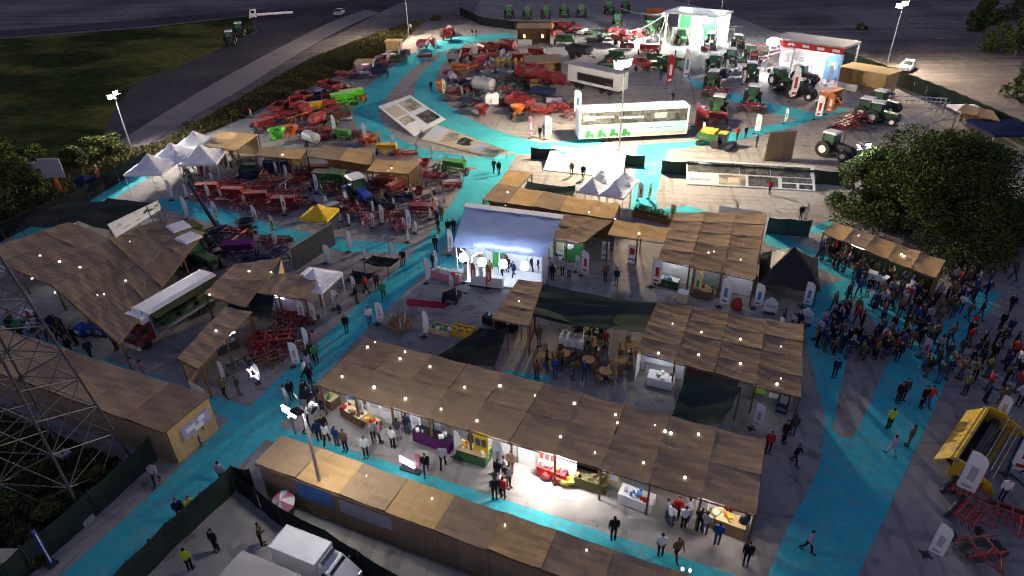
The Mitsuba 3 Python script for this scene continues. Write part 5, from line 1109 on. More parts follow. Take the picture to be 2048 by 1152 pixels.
place(W, 'harvester_header', 'wide yellow harvester header beside white flags at the right edge', 'harvester header', *(15.95, 38.38), .03, 66)
# the yellow topped combine near the photo collage
W = proto(('body', M().hull([(x * 1.2, y, z) for x in (-1, 1) for y, z in ((-1.2, 1.0), (-1.2, 2.4), (2.6, 2.6), (3.0, 1.2))]), 'deep_green'), ('grain_tank', M().box((0, .8, 2.75), (2.2, 2.4, .5), taper=(1.1, 1.1)), 'yellow'), ('cab', M().box((0, -1.8, 2.0), (1.5, 1.2, 1.5)), 'glass_dark'), ('cab__roof', M().box((0, -1.8, 2.82), (1.7, 1.5, .16)), 'yellow'), ('wheel', M().wheel((-1.4, -.8, .8), .8, .5).wheel((1.4, -.8, .8), .8, .5), 'rubber'), ('wheel', M().wheel((-1.1, 2.3, .5), .5, .35).wheel((1.1, 2.3, .5), .5, .35), 'rubber'), ('header', M().box((0, -3.4, .5), (4.2, .9, .7)), 'black_paint'))
place(W, 'combine_harvester', 'dark combine harvester with a yellow tank top left of the reed screen', 'harvester', *(-8.93, 91.56), .03, 80, .75)
place(W, 'combine_harvester', 'dark green harvester standing behind the white roofed lorry box', 'harvester', *(-53.14, 41.49), .03, 70, .85, None, {'yellow': 'olive'})
# the tall auger standing between the hall and the carpet
k = thing('grain_auger', 'long dark grain auger leaning upward beside the pale blue carpet', 'auger')
a, b = np.array((-54.06, 45.41)), np.array((-60.25, 48.49))
put('tube', M().tube([*a, .5], [*b, 3.6], .22, n=8), 'black_paint', k); put('intake', M().box((*a, .4), (1.0, 1.0, .7)), 'charcoal', k)
put('wheel', M().wheel((a[0] - .7, a[1] + .5, .4), .4, .2), 'rubber', k); put('wheel', M().wheel((a[0] + .7, a[1] + .5, .4), .4, .2), 'rubber', k); put('support', M().tube([a[0] - .6, a[1] + .6, .4], [*(a * .5 + b * .5), 2.0], .05), 'steel', k)

# ---------------------------------------------------------------- feather flags
def feather(h, kind=0):
    """a feather flag h metres tall in the xz plane: pole, curved sail, cross foot"""
    w = .27 * h if kind == 1 else .19 * h
    if kind == 1:      # straight topped blade
        out = [(0, .16 * h), (w, .20 * h), (w, .86 * h), (w * .8, .96 * h), (w * .4, h), (0, h * .985)]
    else:
        out = [(0, .14 * h), (w * .75, .20 * h), (w, .45 * h), (w, .75 * h), (w * .82, .92 * h), (w * .45, h), (.05, .99 * h)]
    g = M().prism(out, 'y', -.012, .012)
    prints = M().prism([(w * .30, .40 * h), (w * .70, .40 * h), (w * .70, .70 * h), (w * .30, .70 * h)], 'y', -.018, .018)
    mark = M().prism([(w * .2, .22 * h), (w * .75, .24 * h), (w * .75, .30 * h), (w * .2, .29 * h)], 'y', -.018, .018)
    ft = M().box((0, 0, .04), (.7, .07, .05)).box((0, 0, .045), (.07, .7, .05)).tube([0, 0, .02], [0, 0, .16], .22, .1, 8)
    return proto(('sail', g, 'white_cloth'), ('sail__print', prints, 'print_grey'), ('sail__mark', mark, 'print_grey'), ('pole', M().tube([-.02, 0, 0], [-.02, 0, h], .025, n=5), 'steel'), ('foot', ft, 'charcoal'))


FE = {}
FLAG_GROUPS = {'tea': 'among the shop yards of the middle', 'row': 'among the front stalls'}


def flag(q, h, rz, look, where, kind=0):
    """look: sail colour, print colour"""
    h = max(1.5, min(6.0, h)); hh = round(h * 2) / 2
    if (hh, kind) not in FE:
        FE[hh, kind] = feather(hh, kind)
    cols = {'w': ('white_cloth', 'print_grey', 'white'), 'wr': ('white_cloth', 'print_red', 'white and red'), 'wg': ('white_cloth', 'print_green', 'white and green'), 'wb': ('white_cloth', 'print_blue', 'white and blue'), 'r': ('red_cloth', 'white_wall', 'red'), 'o': ('orange', 'white_wall', 'orange'), 'y': ('cream', 'print_green', 'pale yellow'), 'pw': ('white_cloth', 'white_cloth', 'plain white'), 'pu': ('lilac', 'print_red', 'violet and red'), 'pk': ('pink', 'white_wall', 'pink')}[look]
    lab = f'{cols[2]} feather flag {where}'
    place(FE[hh, kind], 'feather_flag', lab, 'feather flag', q[0], q[1], .03, rz, h / hh, lab, {'white_cloth': cols[0], 'print_grey': cols[1]})


for q, h, rz, look, where, kind in (
        ((-28.38, 36.79), 2.20, 20, 'w', 'at the bend of the main carpet opposite the red runner', 1), ((-27.87, 44.14), 2.80, 15, 'pw', 'left of the low rack of coloured goods by the carpet', 0), ((-28.43, 46.70), 2.17, 15, 'pw', 'on the blue apron left of the stand', 0),
        ((-24.62, 45.50), 2.07, 15, 'w', 'leftmost of four before the blue roofed stand', 0), ((-23.78, 45.36), 2.47, 15, 'o', 'second of four before the blue roofed stand', 0), ((-23.01, 45.47), 2.06, 15, 'pw', 'third of four before the blue roofed stand', 0), ((-22.27, 45.38), 2.51, 15, 'o', 'rightmost of four before the blue roofed stand', 0),
        ((-28.44, 49.70), 2.99, 15, 'w', 'at the left corner of the blue roofed stand', 0), ((-25.10, 43.63), 1.94, 15, 'w', 'behind the low rack of coloured goods', 0), ((-23.85, 36.66), 2.59, 20, 'pw', 'on the open yard below the red runner', 0),
        ((-31.25, 29.51), 2.37, 15, 'w', 'by the carpet at the corner of the grey floor', 1), ((-31.57, 31.43), 2.41, 15, 'pw', 'right behind the one at the grey floor corner', 0), ((-34.74, 34.67), 2.26, 15, 'w', 'leftmost of three by the white pyramid tent', 1), ((-33.72, 34.84), 2.11, 15, 'w', 'middle of three by the white pyramid tent', 1), ((-33.20, 37.34), 2.05, 15, 'w', 'rightmost of three by the white pyramid tent', 1),
        ((-35.17, 26.21), 1.89, 15, 'pw', 'at the front left corner of the grey floor', 0), ((-32.43, 26.94), 1.88, 15, 'pw', 'beside the lit lilac star on the grey floor', 0), ((-38.92, 43.88), 2.10, 15, 'pw', 'leaning before the black panel wall', 1), ((-33.09, 40.03), 1.99, 15, 'pw', 'right of the low black net trays', 0), ((-35.88, 45.93), 0.67, 15, 'pw', 'beside the upper black net tray', 0), ((-32.94, 46.21), 2.36, 15, 'pw', 'at the end of the pale blue carpet', 0), ((-38.19, 46.70), 2.42, 15, 'pw', 'on the pale blue carpet below the yellow tent', 0),
        # upper left yard
        ((-65.74, 49.86), 2.67, 15, 'pw', 'left of the field of red machines', 0), ((-64.50, 50.96), 1.92, 15, 'pw', 'left of the field of red machines', 0), ((-61.14, 51.14), 2.22, 15, 'w', 'at the left edge of the field of red machines', 0), ((-59.87, 46.51), 2.79, 15, 'pw', 'on the pale blue carpet behind the large hall', 0), ((-56.24, 47.21), 2.59, 15, 'w', 'on the pale blue carpet behind the large hall', 0), ((-60.12, 52.00), 1.53, 15, 'pw', 'inside the field of red machines', 0), ((-55.77, 51.23), 1.75, 15, 'y', 'inside the field of red machines', 0), ((-50.22, 51.32), 2.56, 15, 'wr', 'at the right end of the field of red machines', 0), ((-50.73, 57.78), 2.56, 15, 'w', 'left of the dark seed drill with two pale lids', 0), ((-46.40, 53.93), 1.97, 15, 'w', 'behind the yellow tent', 0),
        ((-45.63, 44.40), 2.16, 15, 'w', 'at the back of the stepped reed stall', 0), ((-48.19, 47.03), 2.34, 15, 'y', 'on the carpet before the field of red machines', 0), ((-51.24, 47.79), 2.67, 15, 'w', 'on the carpet before the field of red machines', 0), ((-64.22, 54.83), 1.98, 15, 'w', 'below the single white pavilion tent', 0), ((-68.81, 57.18), 2.04, 15, 'w', 'below the single white pavilion tent', 0), ((-59.31, 60.75), 1.83, 15, 'pw', 'before the small golden canopy with a lamp', 0), ((-57.17, 60.10), 2.00, 15, 'pw', 'before the small golden canopy with a lamp', 0),
        ((-41.10, 55.38), 1.59, 15, 'pw', 'on the open yard right of the blue tractor', 0), ((-38.63, 53.30), 2.38, 15, 'w', 'on the open yard right of the blue tractor', 0), ((-39.44, 57.16), 1.12, 15, 'pw', 'short and alone on the open yard', 0), ((-39.07, 52.21), 1.90, 15, 'wr', 'among the machines right of the yellow tent', 0), ((-34.91, 52.65), 2.79, 15, 'w', 'tallest of a pair by the main carpet', 0), ((-35.61, 52.89), 1.59, 15, 'wr', 'beside the tallest flag by the main carpet', 0), ((-34.04, 52.74), 1.06, 15, 'pw', 'short, right of the tallest flag by the main carpet', 0), ((-34.28, 56.32), 0.91, 15, 'pw', 'short, third along the left edge of the main carpet', 0), ((-34.64, 58.13), 0.68, 15, 'pw', 'short, second along the left edge of the main carpet', 0), ((-34.77, 59.67), 0.62, 15, 'pw', 'short, first along the left edge of the main carpet', 0), ((-41.83, 51.80), 0.72, 15, 'pw', 'short, right of the yellow tent', 0), ((-33.72, 50.65), 0.92, 15, 'pw', 'short, at the yard corner by the carpet', 0), ((-42.12, 54.42), 1.47, 15, 'r', 'behind the machines right of the yellow tent', 0),
        ((-39.30, 60.84), 1.77, -30, 'pw', 'leaning by the golden canopy with the lit counter', 0), ((-41.85, 61.63), 1.93, 15, 'wg', 'under the golden canopy with the lit counter', 0),
        # along the outer carpet
        ((-62.02, 76.74), 3.17, 15, 'pw', 'behind the wide golden roof near the outer carpet', 0), ((-55.37, 74.90), 3.29, 15, 'pw', 'leftmost of a row at the outer carpet', 0), ((-51.65, 72.94), 3.21, 15, 'y', 'second of a row at the outer carpet', 0), ((-49.26, 72.76), 2.69, 15, 'pw', 'third of a row at the outer carpet', 0), ((-43.47, 73.25), 1.83, 15, 'pw', 'by the outer carpet below the long leaning banner', 0), ((-37.22, 70.32), 2.35, 15, 'pw', 'at the carpet junction below the long leaning banner', 0), ((-35.22, 65.78), 1.94, 15, 'pw', 'at the carpet junction below the long leaning banner', 0), ((-46.70, 74.78), 1.08, 15, 'wg', 'short, by the outer carpet', 0), ((-80.38, 79.66), 1.47, 15, 'o', 'far left end of the machines along the outer carpet', 0), ((-73.42, 96.82), 1.95, 15, 'w', 'behind the bright green machines', 0), ((-69.55, 94.74), 2.08, 15, 'o', 'at the bend right of the bright green machines', 0),
        # ring
        ((-65.81, 123.14), 2.59, 15, 'w', 'at the upper left rim of the machinery ring', 0), ((-56.95, 101.93), 2.95, 15, 'y', 'at the left rim of the machinery ring', 0), ((-31.70, 85.92), 3.51, 15, 'w', 'at the lower gate of the machinery ring', 1), ((-34.04, 85.54), 3.38, 15, 'pk', 'left at the lower gate of the machinery ring', 0), ((-76.66, 134.99), 2.59, 15, 'w', 'on the outer carpet near the far end', 0), ((-76.86, 127.86), 2.82, 15, 'pk', 'on the outer carpet near the far end', 0), ((-80.81, 126.02), 2.71, 15, 'pw', 'beside the small kiosk by the far carpet', 0), ((-31.43, 98.45), 4.11, 15, 'wb', 'at the left end of the display trailer', 1),
        # tractor plaza
        ((-21.13, 119.49), 6.04, 15, 'r', 'tall, right of the central light mast', 0), ((-28.43, 147.71), 2.89, 15, 'r', 'far, behind the central light mast', 0), ((-19.13, 125.07), 6.46, -15, 'wb', 'tall, behind the right end of the display trailer', 0), ((-12.82, 135.38), 2.53, -15, 'pw', 'among the green tractors', 0), ((-8.72, 126.78), 2.66, -15, 'w', 'among the green tractors', 0), ((-10.98, 95.41), 2.07, -15, 'pw', 'beside the dark combine harvester', 0), ((-4.02, 98.92), 2.94, -20, 'w', 'left of three leaning at the carpet strip', 1), ((-0.34, 105.30), 2.44, -20, 'wg', 'middle of three leaning at the carpet strip', 0), ((3.86, 108.95), 3.82, -25, 'wr', 'right of three leaning at the carpet strip', 1), ((5.38, 112.26), 3.50, -25, 'o', 'beside the orange seed drill', 1), ((-0.29, 117.70), 6.06, -15, 'wr', 'tall, in front of the red and white lit stand', 0), ((5.33, 130.94), 3.66, -25, 'pw', 'curved, right of the red and white lit stand', 0),
        ((-14.14, 69.47), 2.29, -5, 'wr', 'left of two at the carpet crossing', 1), ((-13.14, 70.46), 1.99, -5, 'y', 'right of two at the carpet crossing', 0), ((-9.65, 65.75), 1.90, -5, 'y', 'beside the golden hedge planter', 1), ((-3.29, 69.83), 1.20, -10, 'y', 'at the white sign of the tall brown roof', 0),
        # shop fronts
        ((-14.98, 50.74), 2.76, -8, 'wr', 'beside the green walled stand', 1), ((-15.71, 51.15), 1.88, -8, 'w', 'behind the one beside the green walled stand', 1), ((-8.45, 51.08), 3.11, -8, 'wr', 'left corner of the tall brown roof', 1), ((-2.34, 49.93), 2.96, -12, 'wb', 'before the middle shop of the tall brown roof', 1), ((0.38, 50.75), 2.60, -12, 'wb', 'left of the black tent', 1), ((4.24, 52.51), 2.60, -15, 'wb', 'right of the black tent', 1), ((-4.75, 51.15), 2.31, -10, 'y', 'between the shops of the tall brown roof', 1), ((1.74, 35.61), 2.33, -15, 'w', 'before the shop at the right end of the wide roof', 1),
        ((-15.47, 25.89), 2.31, 15, 'pw', 'between the purple and the green counter', 0), ((-12.55, 25.50), 2.98, 15, 'w', 'right of the green counter', 0), ((5.34, 47.87), 1.93, -20, 'pu', 'glowing beside the entrance crowd', 1), ((12.77, 48.38), 1.88, -20, 'pu', 'in the middle of the entrance crowd', 1),
        ((11.36, 29.12), 2.64, -25, 'w', 'alone at the lower right on the bare yard', 1), ((13.30, 34.52), 3.50, -25, 'w', 'left of the yellow header', 1), ((16.62, 42.53), 2.20, -25, 'w', 'behind the yellow header', 1), ((16.42, 37.24), 3.92, -10, 'wr', 'right before the yellow header', 1)):
    flag(q, h, rz, look, where, kind)

# ---------------------------------------------------------------- people
def ico(c, r, sq=(1, 1, 1)):
    t = (1 + 5 ** .5) / 2
    v = np.array([[-1, t, 0], [1, t, 0], [-1, -t, 0], [1, -t, 0], [0, -1, t], [0, 1, t], [0, -1, -t], [0, 1, -t], [t, 0, -1], [t, 0, 1], [-t, 0, -1], [-t, 0, 1]]) / math.sqrt(1 + t * t)
    return v * r * np.array(sq) + np.array(c)


def bone(a, b, ra, rb):
    return m3.Manifold.hull_points(np.vstack([ico(a, ra), ico(b, rb)]).astype(np.float32))


def figure(legs, arms, lean=0.0, sit=False, woman=False, hold=None):
    """legs: (hip, knee) degrees forward for left and right; arms: (forward, out, elbow). Faces -y. Returns (part, mesh, material)."""
    def rot(a, v):
        c, s = math.cos(a), math.sin(a)
        return np.array([v[0], v[1] * c + v[2] * s, -v[1] * s + v[2] * c])
    hip = np.array([0, 0, .92]); J = {}
    for s, (h, k) in zip((-1, 1), legs):
        p = hip + [s * .10, 0, -.02]
        th = math.radians(h); kn = math.radians(h - k)
        d1 = np.array([0, -math.sin(th), -math.cos(th)]); d2 = np.array([0, -math.sin(kn), -math.cos(kn)])
        J[s, 'h'], J[s, 'k'] = p, p + d1 * .43
        J[s, 'a'] = J[s, 'k'] + d2 * .42
        J[s, 't'] = J[s, 'a'] + np.array([0, -.17, -.03])
    drop = min(J[-1, 'a'][2], J[1, 'a'][2]) - .08
    L = math.radians(lean)

    def up(v):
        v = np.array(v, float) - hip
        return hip + np.array([v[0], v[1] * math.cos(L) - v[2] * math.sin(L), v[1] * math.sin(L) + v[2] * math.cos(L)])
    sh = .17 if woman else .20
    for s, (f, o, e) in zip((-1, 1), arms):
        p = up([s * sh, 0, 1.42]); F, O = math.radians(f), math.radians(o)
        d1 = np.array([s * math.sin(O), -math.sin(F) * math.cos(O), -math.cos(F) * math.cos(O)])
        F2 = F + math.radians(e)
        d2 = np.array([s * math.sin(O) * .3 - s * .25 * min(1, e / 90), -math.sin(F2), -math.cos(F2)]); d2 /= np.linalg.norm(d2)
        J[s, 's'], J[s, 'e'] = p, p + d1 * .29
        J[s, 'w'] = J[s, 'e'] + d2 * .25; J[s, 'd'] = d2
    H = up([0, -.02, 1.63])
    skin = [bone(up([0, 0, 1.40]), up([0, -.01, 1.54]), .065, .055), m3.Manifold.hull_points(np.vstack([ico(H, .105, (.74, .92, 1.12)), ico(H + [0, -.03, -.06], .07, (.75, .9, .9))]).astype(np.float32)),
            m3.Manifold.hull_points((np.array([[-.014, -.088, -.02], [.014, -.088, -.02], [0, -.122, -.025], [0, -.085, .03]]) + H).astype(np.float32)),
            m3.Manifold.hull_points((np.array([[-.026, -.088, -.062], [.026, -.088, -.062], [0, -.101, -.058], [0, -.096, -.07]]) + H).astype(np.float32))]
    for s in (-1, 1):
        skin.append(m3.Manifold.hull_points(ico(H + [s * .08, .0, 0], .03, (.4, .7, 1)).astype(np.float32)))
        skin.append(m3.Manifold.hull_points(ico(H + [s * .032, -.086, .012], .013, (1.2, .7, .8)).astype(np.float32)))
        w, d = J[s, 'w'], J[s, 'd']
        skin.append(bone(J[s, 'e'], w, .042, .03))
        side = np.cross(d, [0, 1, 0] if abs(d[1]) < .8 else [0, 0, 1]); side /= np.linalg.norm(side); nrm = np.cross(side, d)
        skin.append(m3.Manifold.hull_points(np.vstack([ico(w, .026), ico(w + d * .085 + side * .03, .018), ico(w + d * .085 - side * .03, .018)]).astype(np.float32)))
        for i, ln in enumerate((.062, .075, .07, .055)):
            b = w + d * .085 + side * (.03 - .02 * i); m = b + d * ln * .55 + nrm * .008; e = m + d * ln * .4 + nrm * .022
            skin.append(m3.Manifold.hull_points(np.vstack([ico(b, .0095), ico(m, .009)]).astype(np.float32))); skin.append(m3.Manifold.hull_points(np.vstack([ico(m, .009), ico(e, .007)]).astype(np.float32)))
        skin.append(m3.Manifold.hull_points(np.vstack([ico(w + d * .03 + side * .024, .012), ico(w + d * .07 + side * .06 + nrm * .02, .009)]).astype(np.float32)))
        skin.append(bone(J[s, 'h'], J[s, 'k'], .075, .05)); skin.append(bone(J[s, 'k'], J[s, 'a'], .05, .035)); skin.append(bone(J[s, 'a'], J[s, 't'], .035, .025))
    torso = m3.Manifold.hull_points(np.vstack([ico(up([0, 0, .95]), .14, (1.05, .75, .8)), ico(up([0, 0, 1.18]), .135, (1.0, .72, 1)), ico(up([-sh * .8, 0, 1.38]), .085), ico(up([sh * .8, 0, 1.38]), .085)]).astype(np.float32))
    skin.append(torso)
    body = m3.Manifold.batch_boolean(skin, m3.OpType.Add)
    top = [m3.Manifold.hull_points(np.vstack([ico(up([0, 0, .90]), .168, (1.05, .78, .6)), ico(up([0, 0, 1.18]), .155, (1.0, .76, 1)), ico(up([-sh * .8, 0, 1.37]), .1), ico(up([sh * .8, 0, 1.37]), .1), ico(up([0, .02, 1.46]), .07)]).astype(np.float32))]
    legsm = [m3.Manifold.hull_points(np.vstack([ico(hip + [0, 0, .03], .15, (1.05, .8, .7)), ico(J[-1, 'h'], .09), ico(J[1, 'h'], .09)]).astype(np.float32))]
    shoes = []
    for s in (-1, 1):
        e2 = J[s, 'e'] * .15 + J[s, 'w'] * .85
        top += [bone(J[s, 's'], J[s, 'e'], .072, .056), bone(J[s, 'e'], e2, .056, .045)]
        if woman != 'skirt':
            legsm += [bone(J[s, 'h'], J[s, 'k'], .098, .068), bone(J[s, 'k'], J[s, 'a'] + [0, 0, .04], .068, .056)]
        shoes.append(m3.Manifold.hull_points(np.vstack([ico(J[s, 'a'] + [0, .03, -.02], .05), ico(J[s, 't'] + [0, -.03, -.012], .04)]).astype(np.float32)))
    if woman == 'skirt':
        legsm.append(m3.Manifold.hull_points(np.vstack([ico(hip + [0, 0, .05], .15, (1, .8, .6)), ico(hip + [-.13, -.05, -.62], .1), ico(hip + [.13, -.05, -.62], .1), ico(hip + [.1, .1, -.62], .1), ico(hip + [-.1, .1, -.62], .1)]).astype(np.float32)))
    if woman:
        hair = m3.Manifold.hull_points(np.vstack([ico(H + [0, .025, .035], .115, (.82, .88, .95)), ico(H + [0, .07, -.16], .08, (1.1, .5, 1))]).astype(np.float32))
    else:
        hair = m3.Manifold.hull_points(np.vstack([ico(H + [0, .022, .04], .11, (.78, .9, .82)), ico(H + [0, .05, -.03], .08, (.95, .7, .8))]).astype(np.float32))
    face = m3.Manifold.hull_points(np.vstack([ico(H + [0, -.12, -.035], .085, (.8, .7, 1.15))]).astype(np.float32))
    hair = hair - face
    up_ = lambda q: m3.Manifold.batch_boolean(q, m3.OpType.Add) if isinstance(q, list) else q
    out = []
    for n, q, mat in (('body', body, 'skin'), ('top', up_(top), 'top'), ('trousers' if woman != 'skirt' else 'skirt', up_(legsm), 'trousers'), ('shoes', up_(shoes), 'black'), ('hair', hair, 'hair')):
        h = q.to_mesh(); v = np.array(h.vert_properties[:, :3], float); v[:, 2] -= drop
        out.append((n, ply((v, np.array(h.tri_verts)), 60), mat))
    return out


POSES = {'standing': figure(((2, 2), (-2, 0)), ((5, 8, 10), (-2, 8, 12))), 'standing with folded hands': figure(((4, 4), (-4, 2)), ((25, 14, 85), (20, 14, 90))), 'walking': figure(((18, 6), (-13, 18)), ((-16, 6, 12), (18, 6, 20)), 3), 'striding': figure(((-14, 20), (20, 6)), ((20, 6, 25), (-16, 6, 10)), 4),
         'pointing': figure(((3, 3), (-4, 0)), ((75, 10, 8), (2, 8, 10))), 'waiting in a long coat': figure(((2, 2), (-3, 2)), ((10, 8, 60), (4, 8, 12)), 0, False, 'skirt'), 'strolling': figure(((18, 6), (-14, 14)), ((-12, 8, 20), (14, 8, 40)), 2, False, True), 'holding a phone': figure(((2, 2), (-2, 0)), ((35, 10, 95), (0, 8, 10)), 6),
         'sitting': figure(((82, 86), (78, 84)), ((35, 10, 50), (30, 10, 55)), 4)}
TOPC = {'black': 'black', 'dark grey': 'charcoal', 'navy': 'navy', 'white': 'white_cloth', 'grey': 'grey_cloth', 'red': 'red_cloth', 'blue': 'blue_cloth', 'olive': 'olive', 'brown': 'brown_cloth', 'pink': 'pink', 'bright yellow': 'hivis', 'lilac': 'lilac', 'cream': 'cream', 'green': 'print_green'}
BOTC = {'black': 'black', 'denim': 'denim', 'navy': 'navy', 'dark grey': 'charcoal', 'olive': 'olive', 'brown': 'brown_cloth', 'grey': 'grey_cloth'}


SHORT = {'standing with folded hands': 'arms folded', 'waiting in a long coat': 'wearing a skirt,'}


def person(q, rz, pose, top, bot, where, z=.03, seat=None):
    s = rnd.uniform(.98, 1.09)
    lab = f'person in {top} and {bot}, {SHORT.get(pose, pose)} {where}'
    place(POSES[pose], 'person', lab, 'person', q[0], q[1], z, rz, s, lab, {'top': TOPC[top], 'trousers': BOTC[bot]})


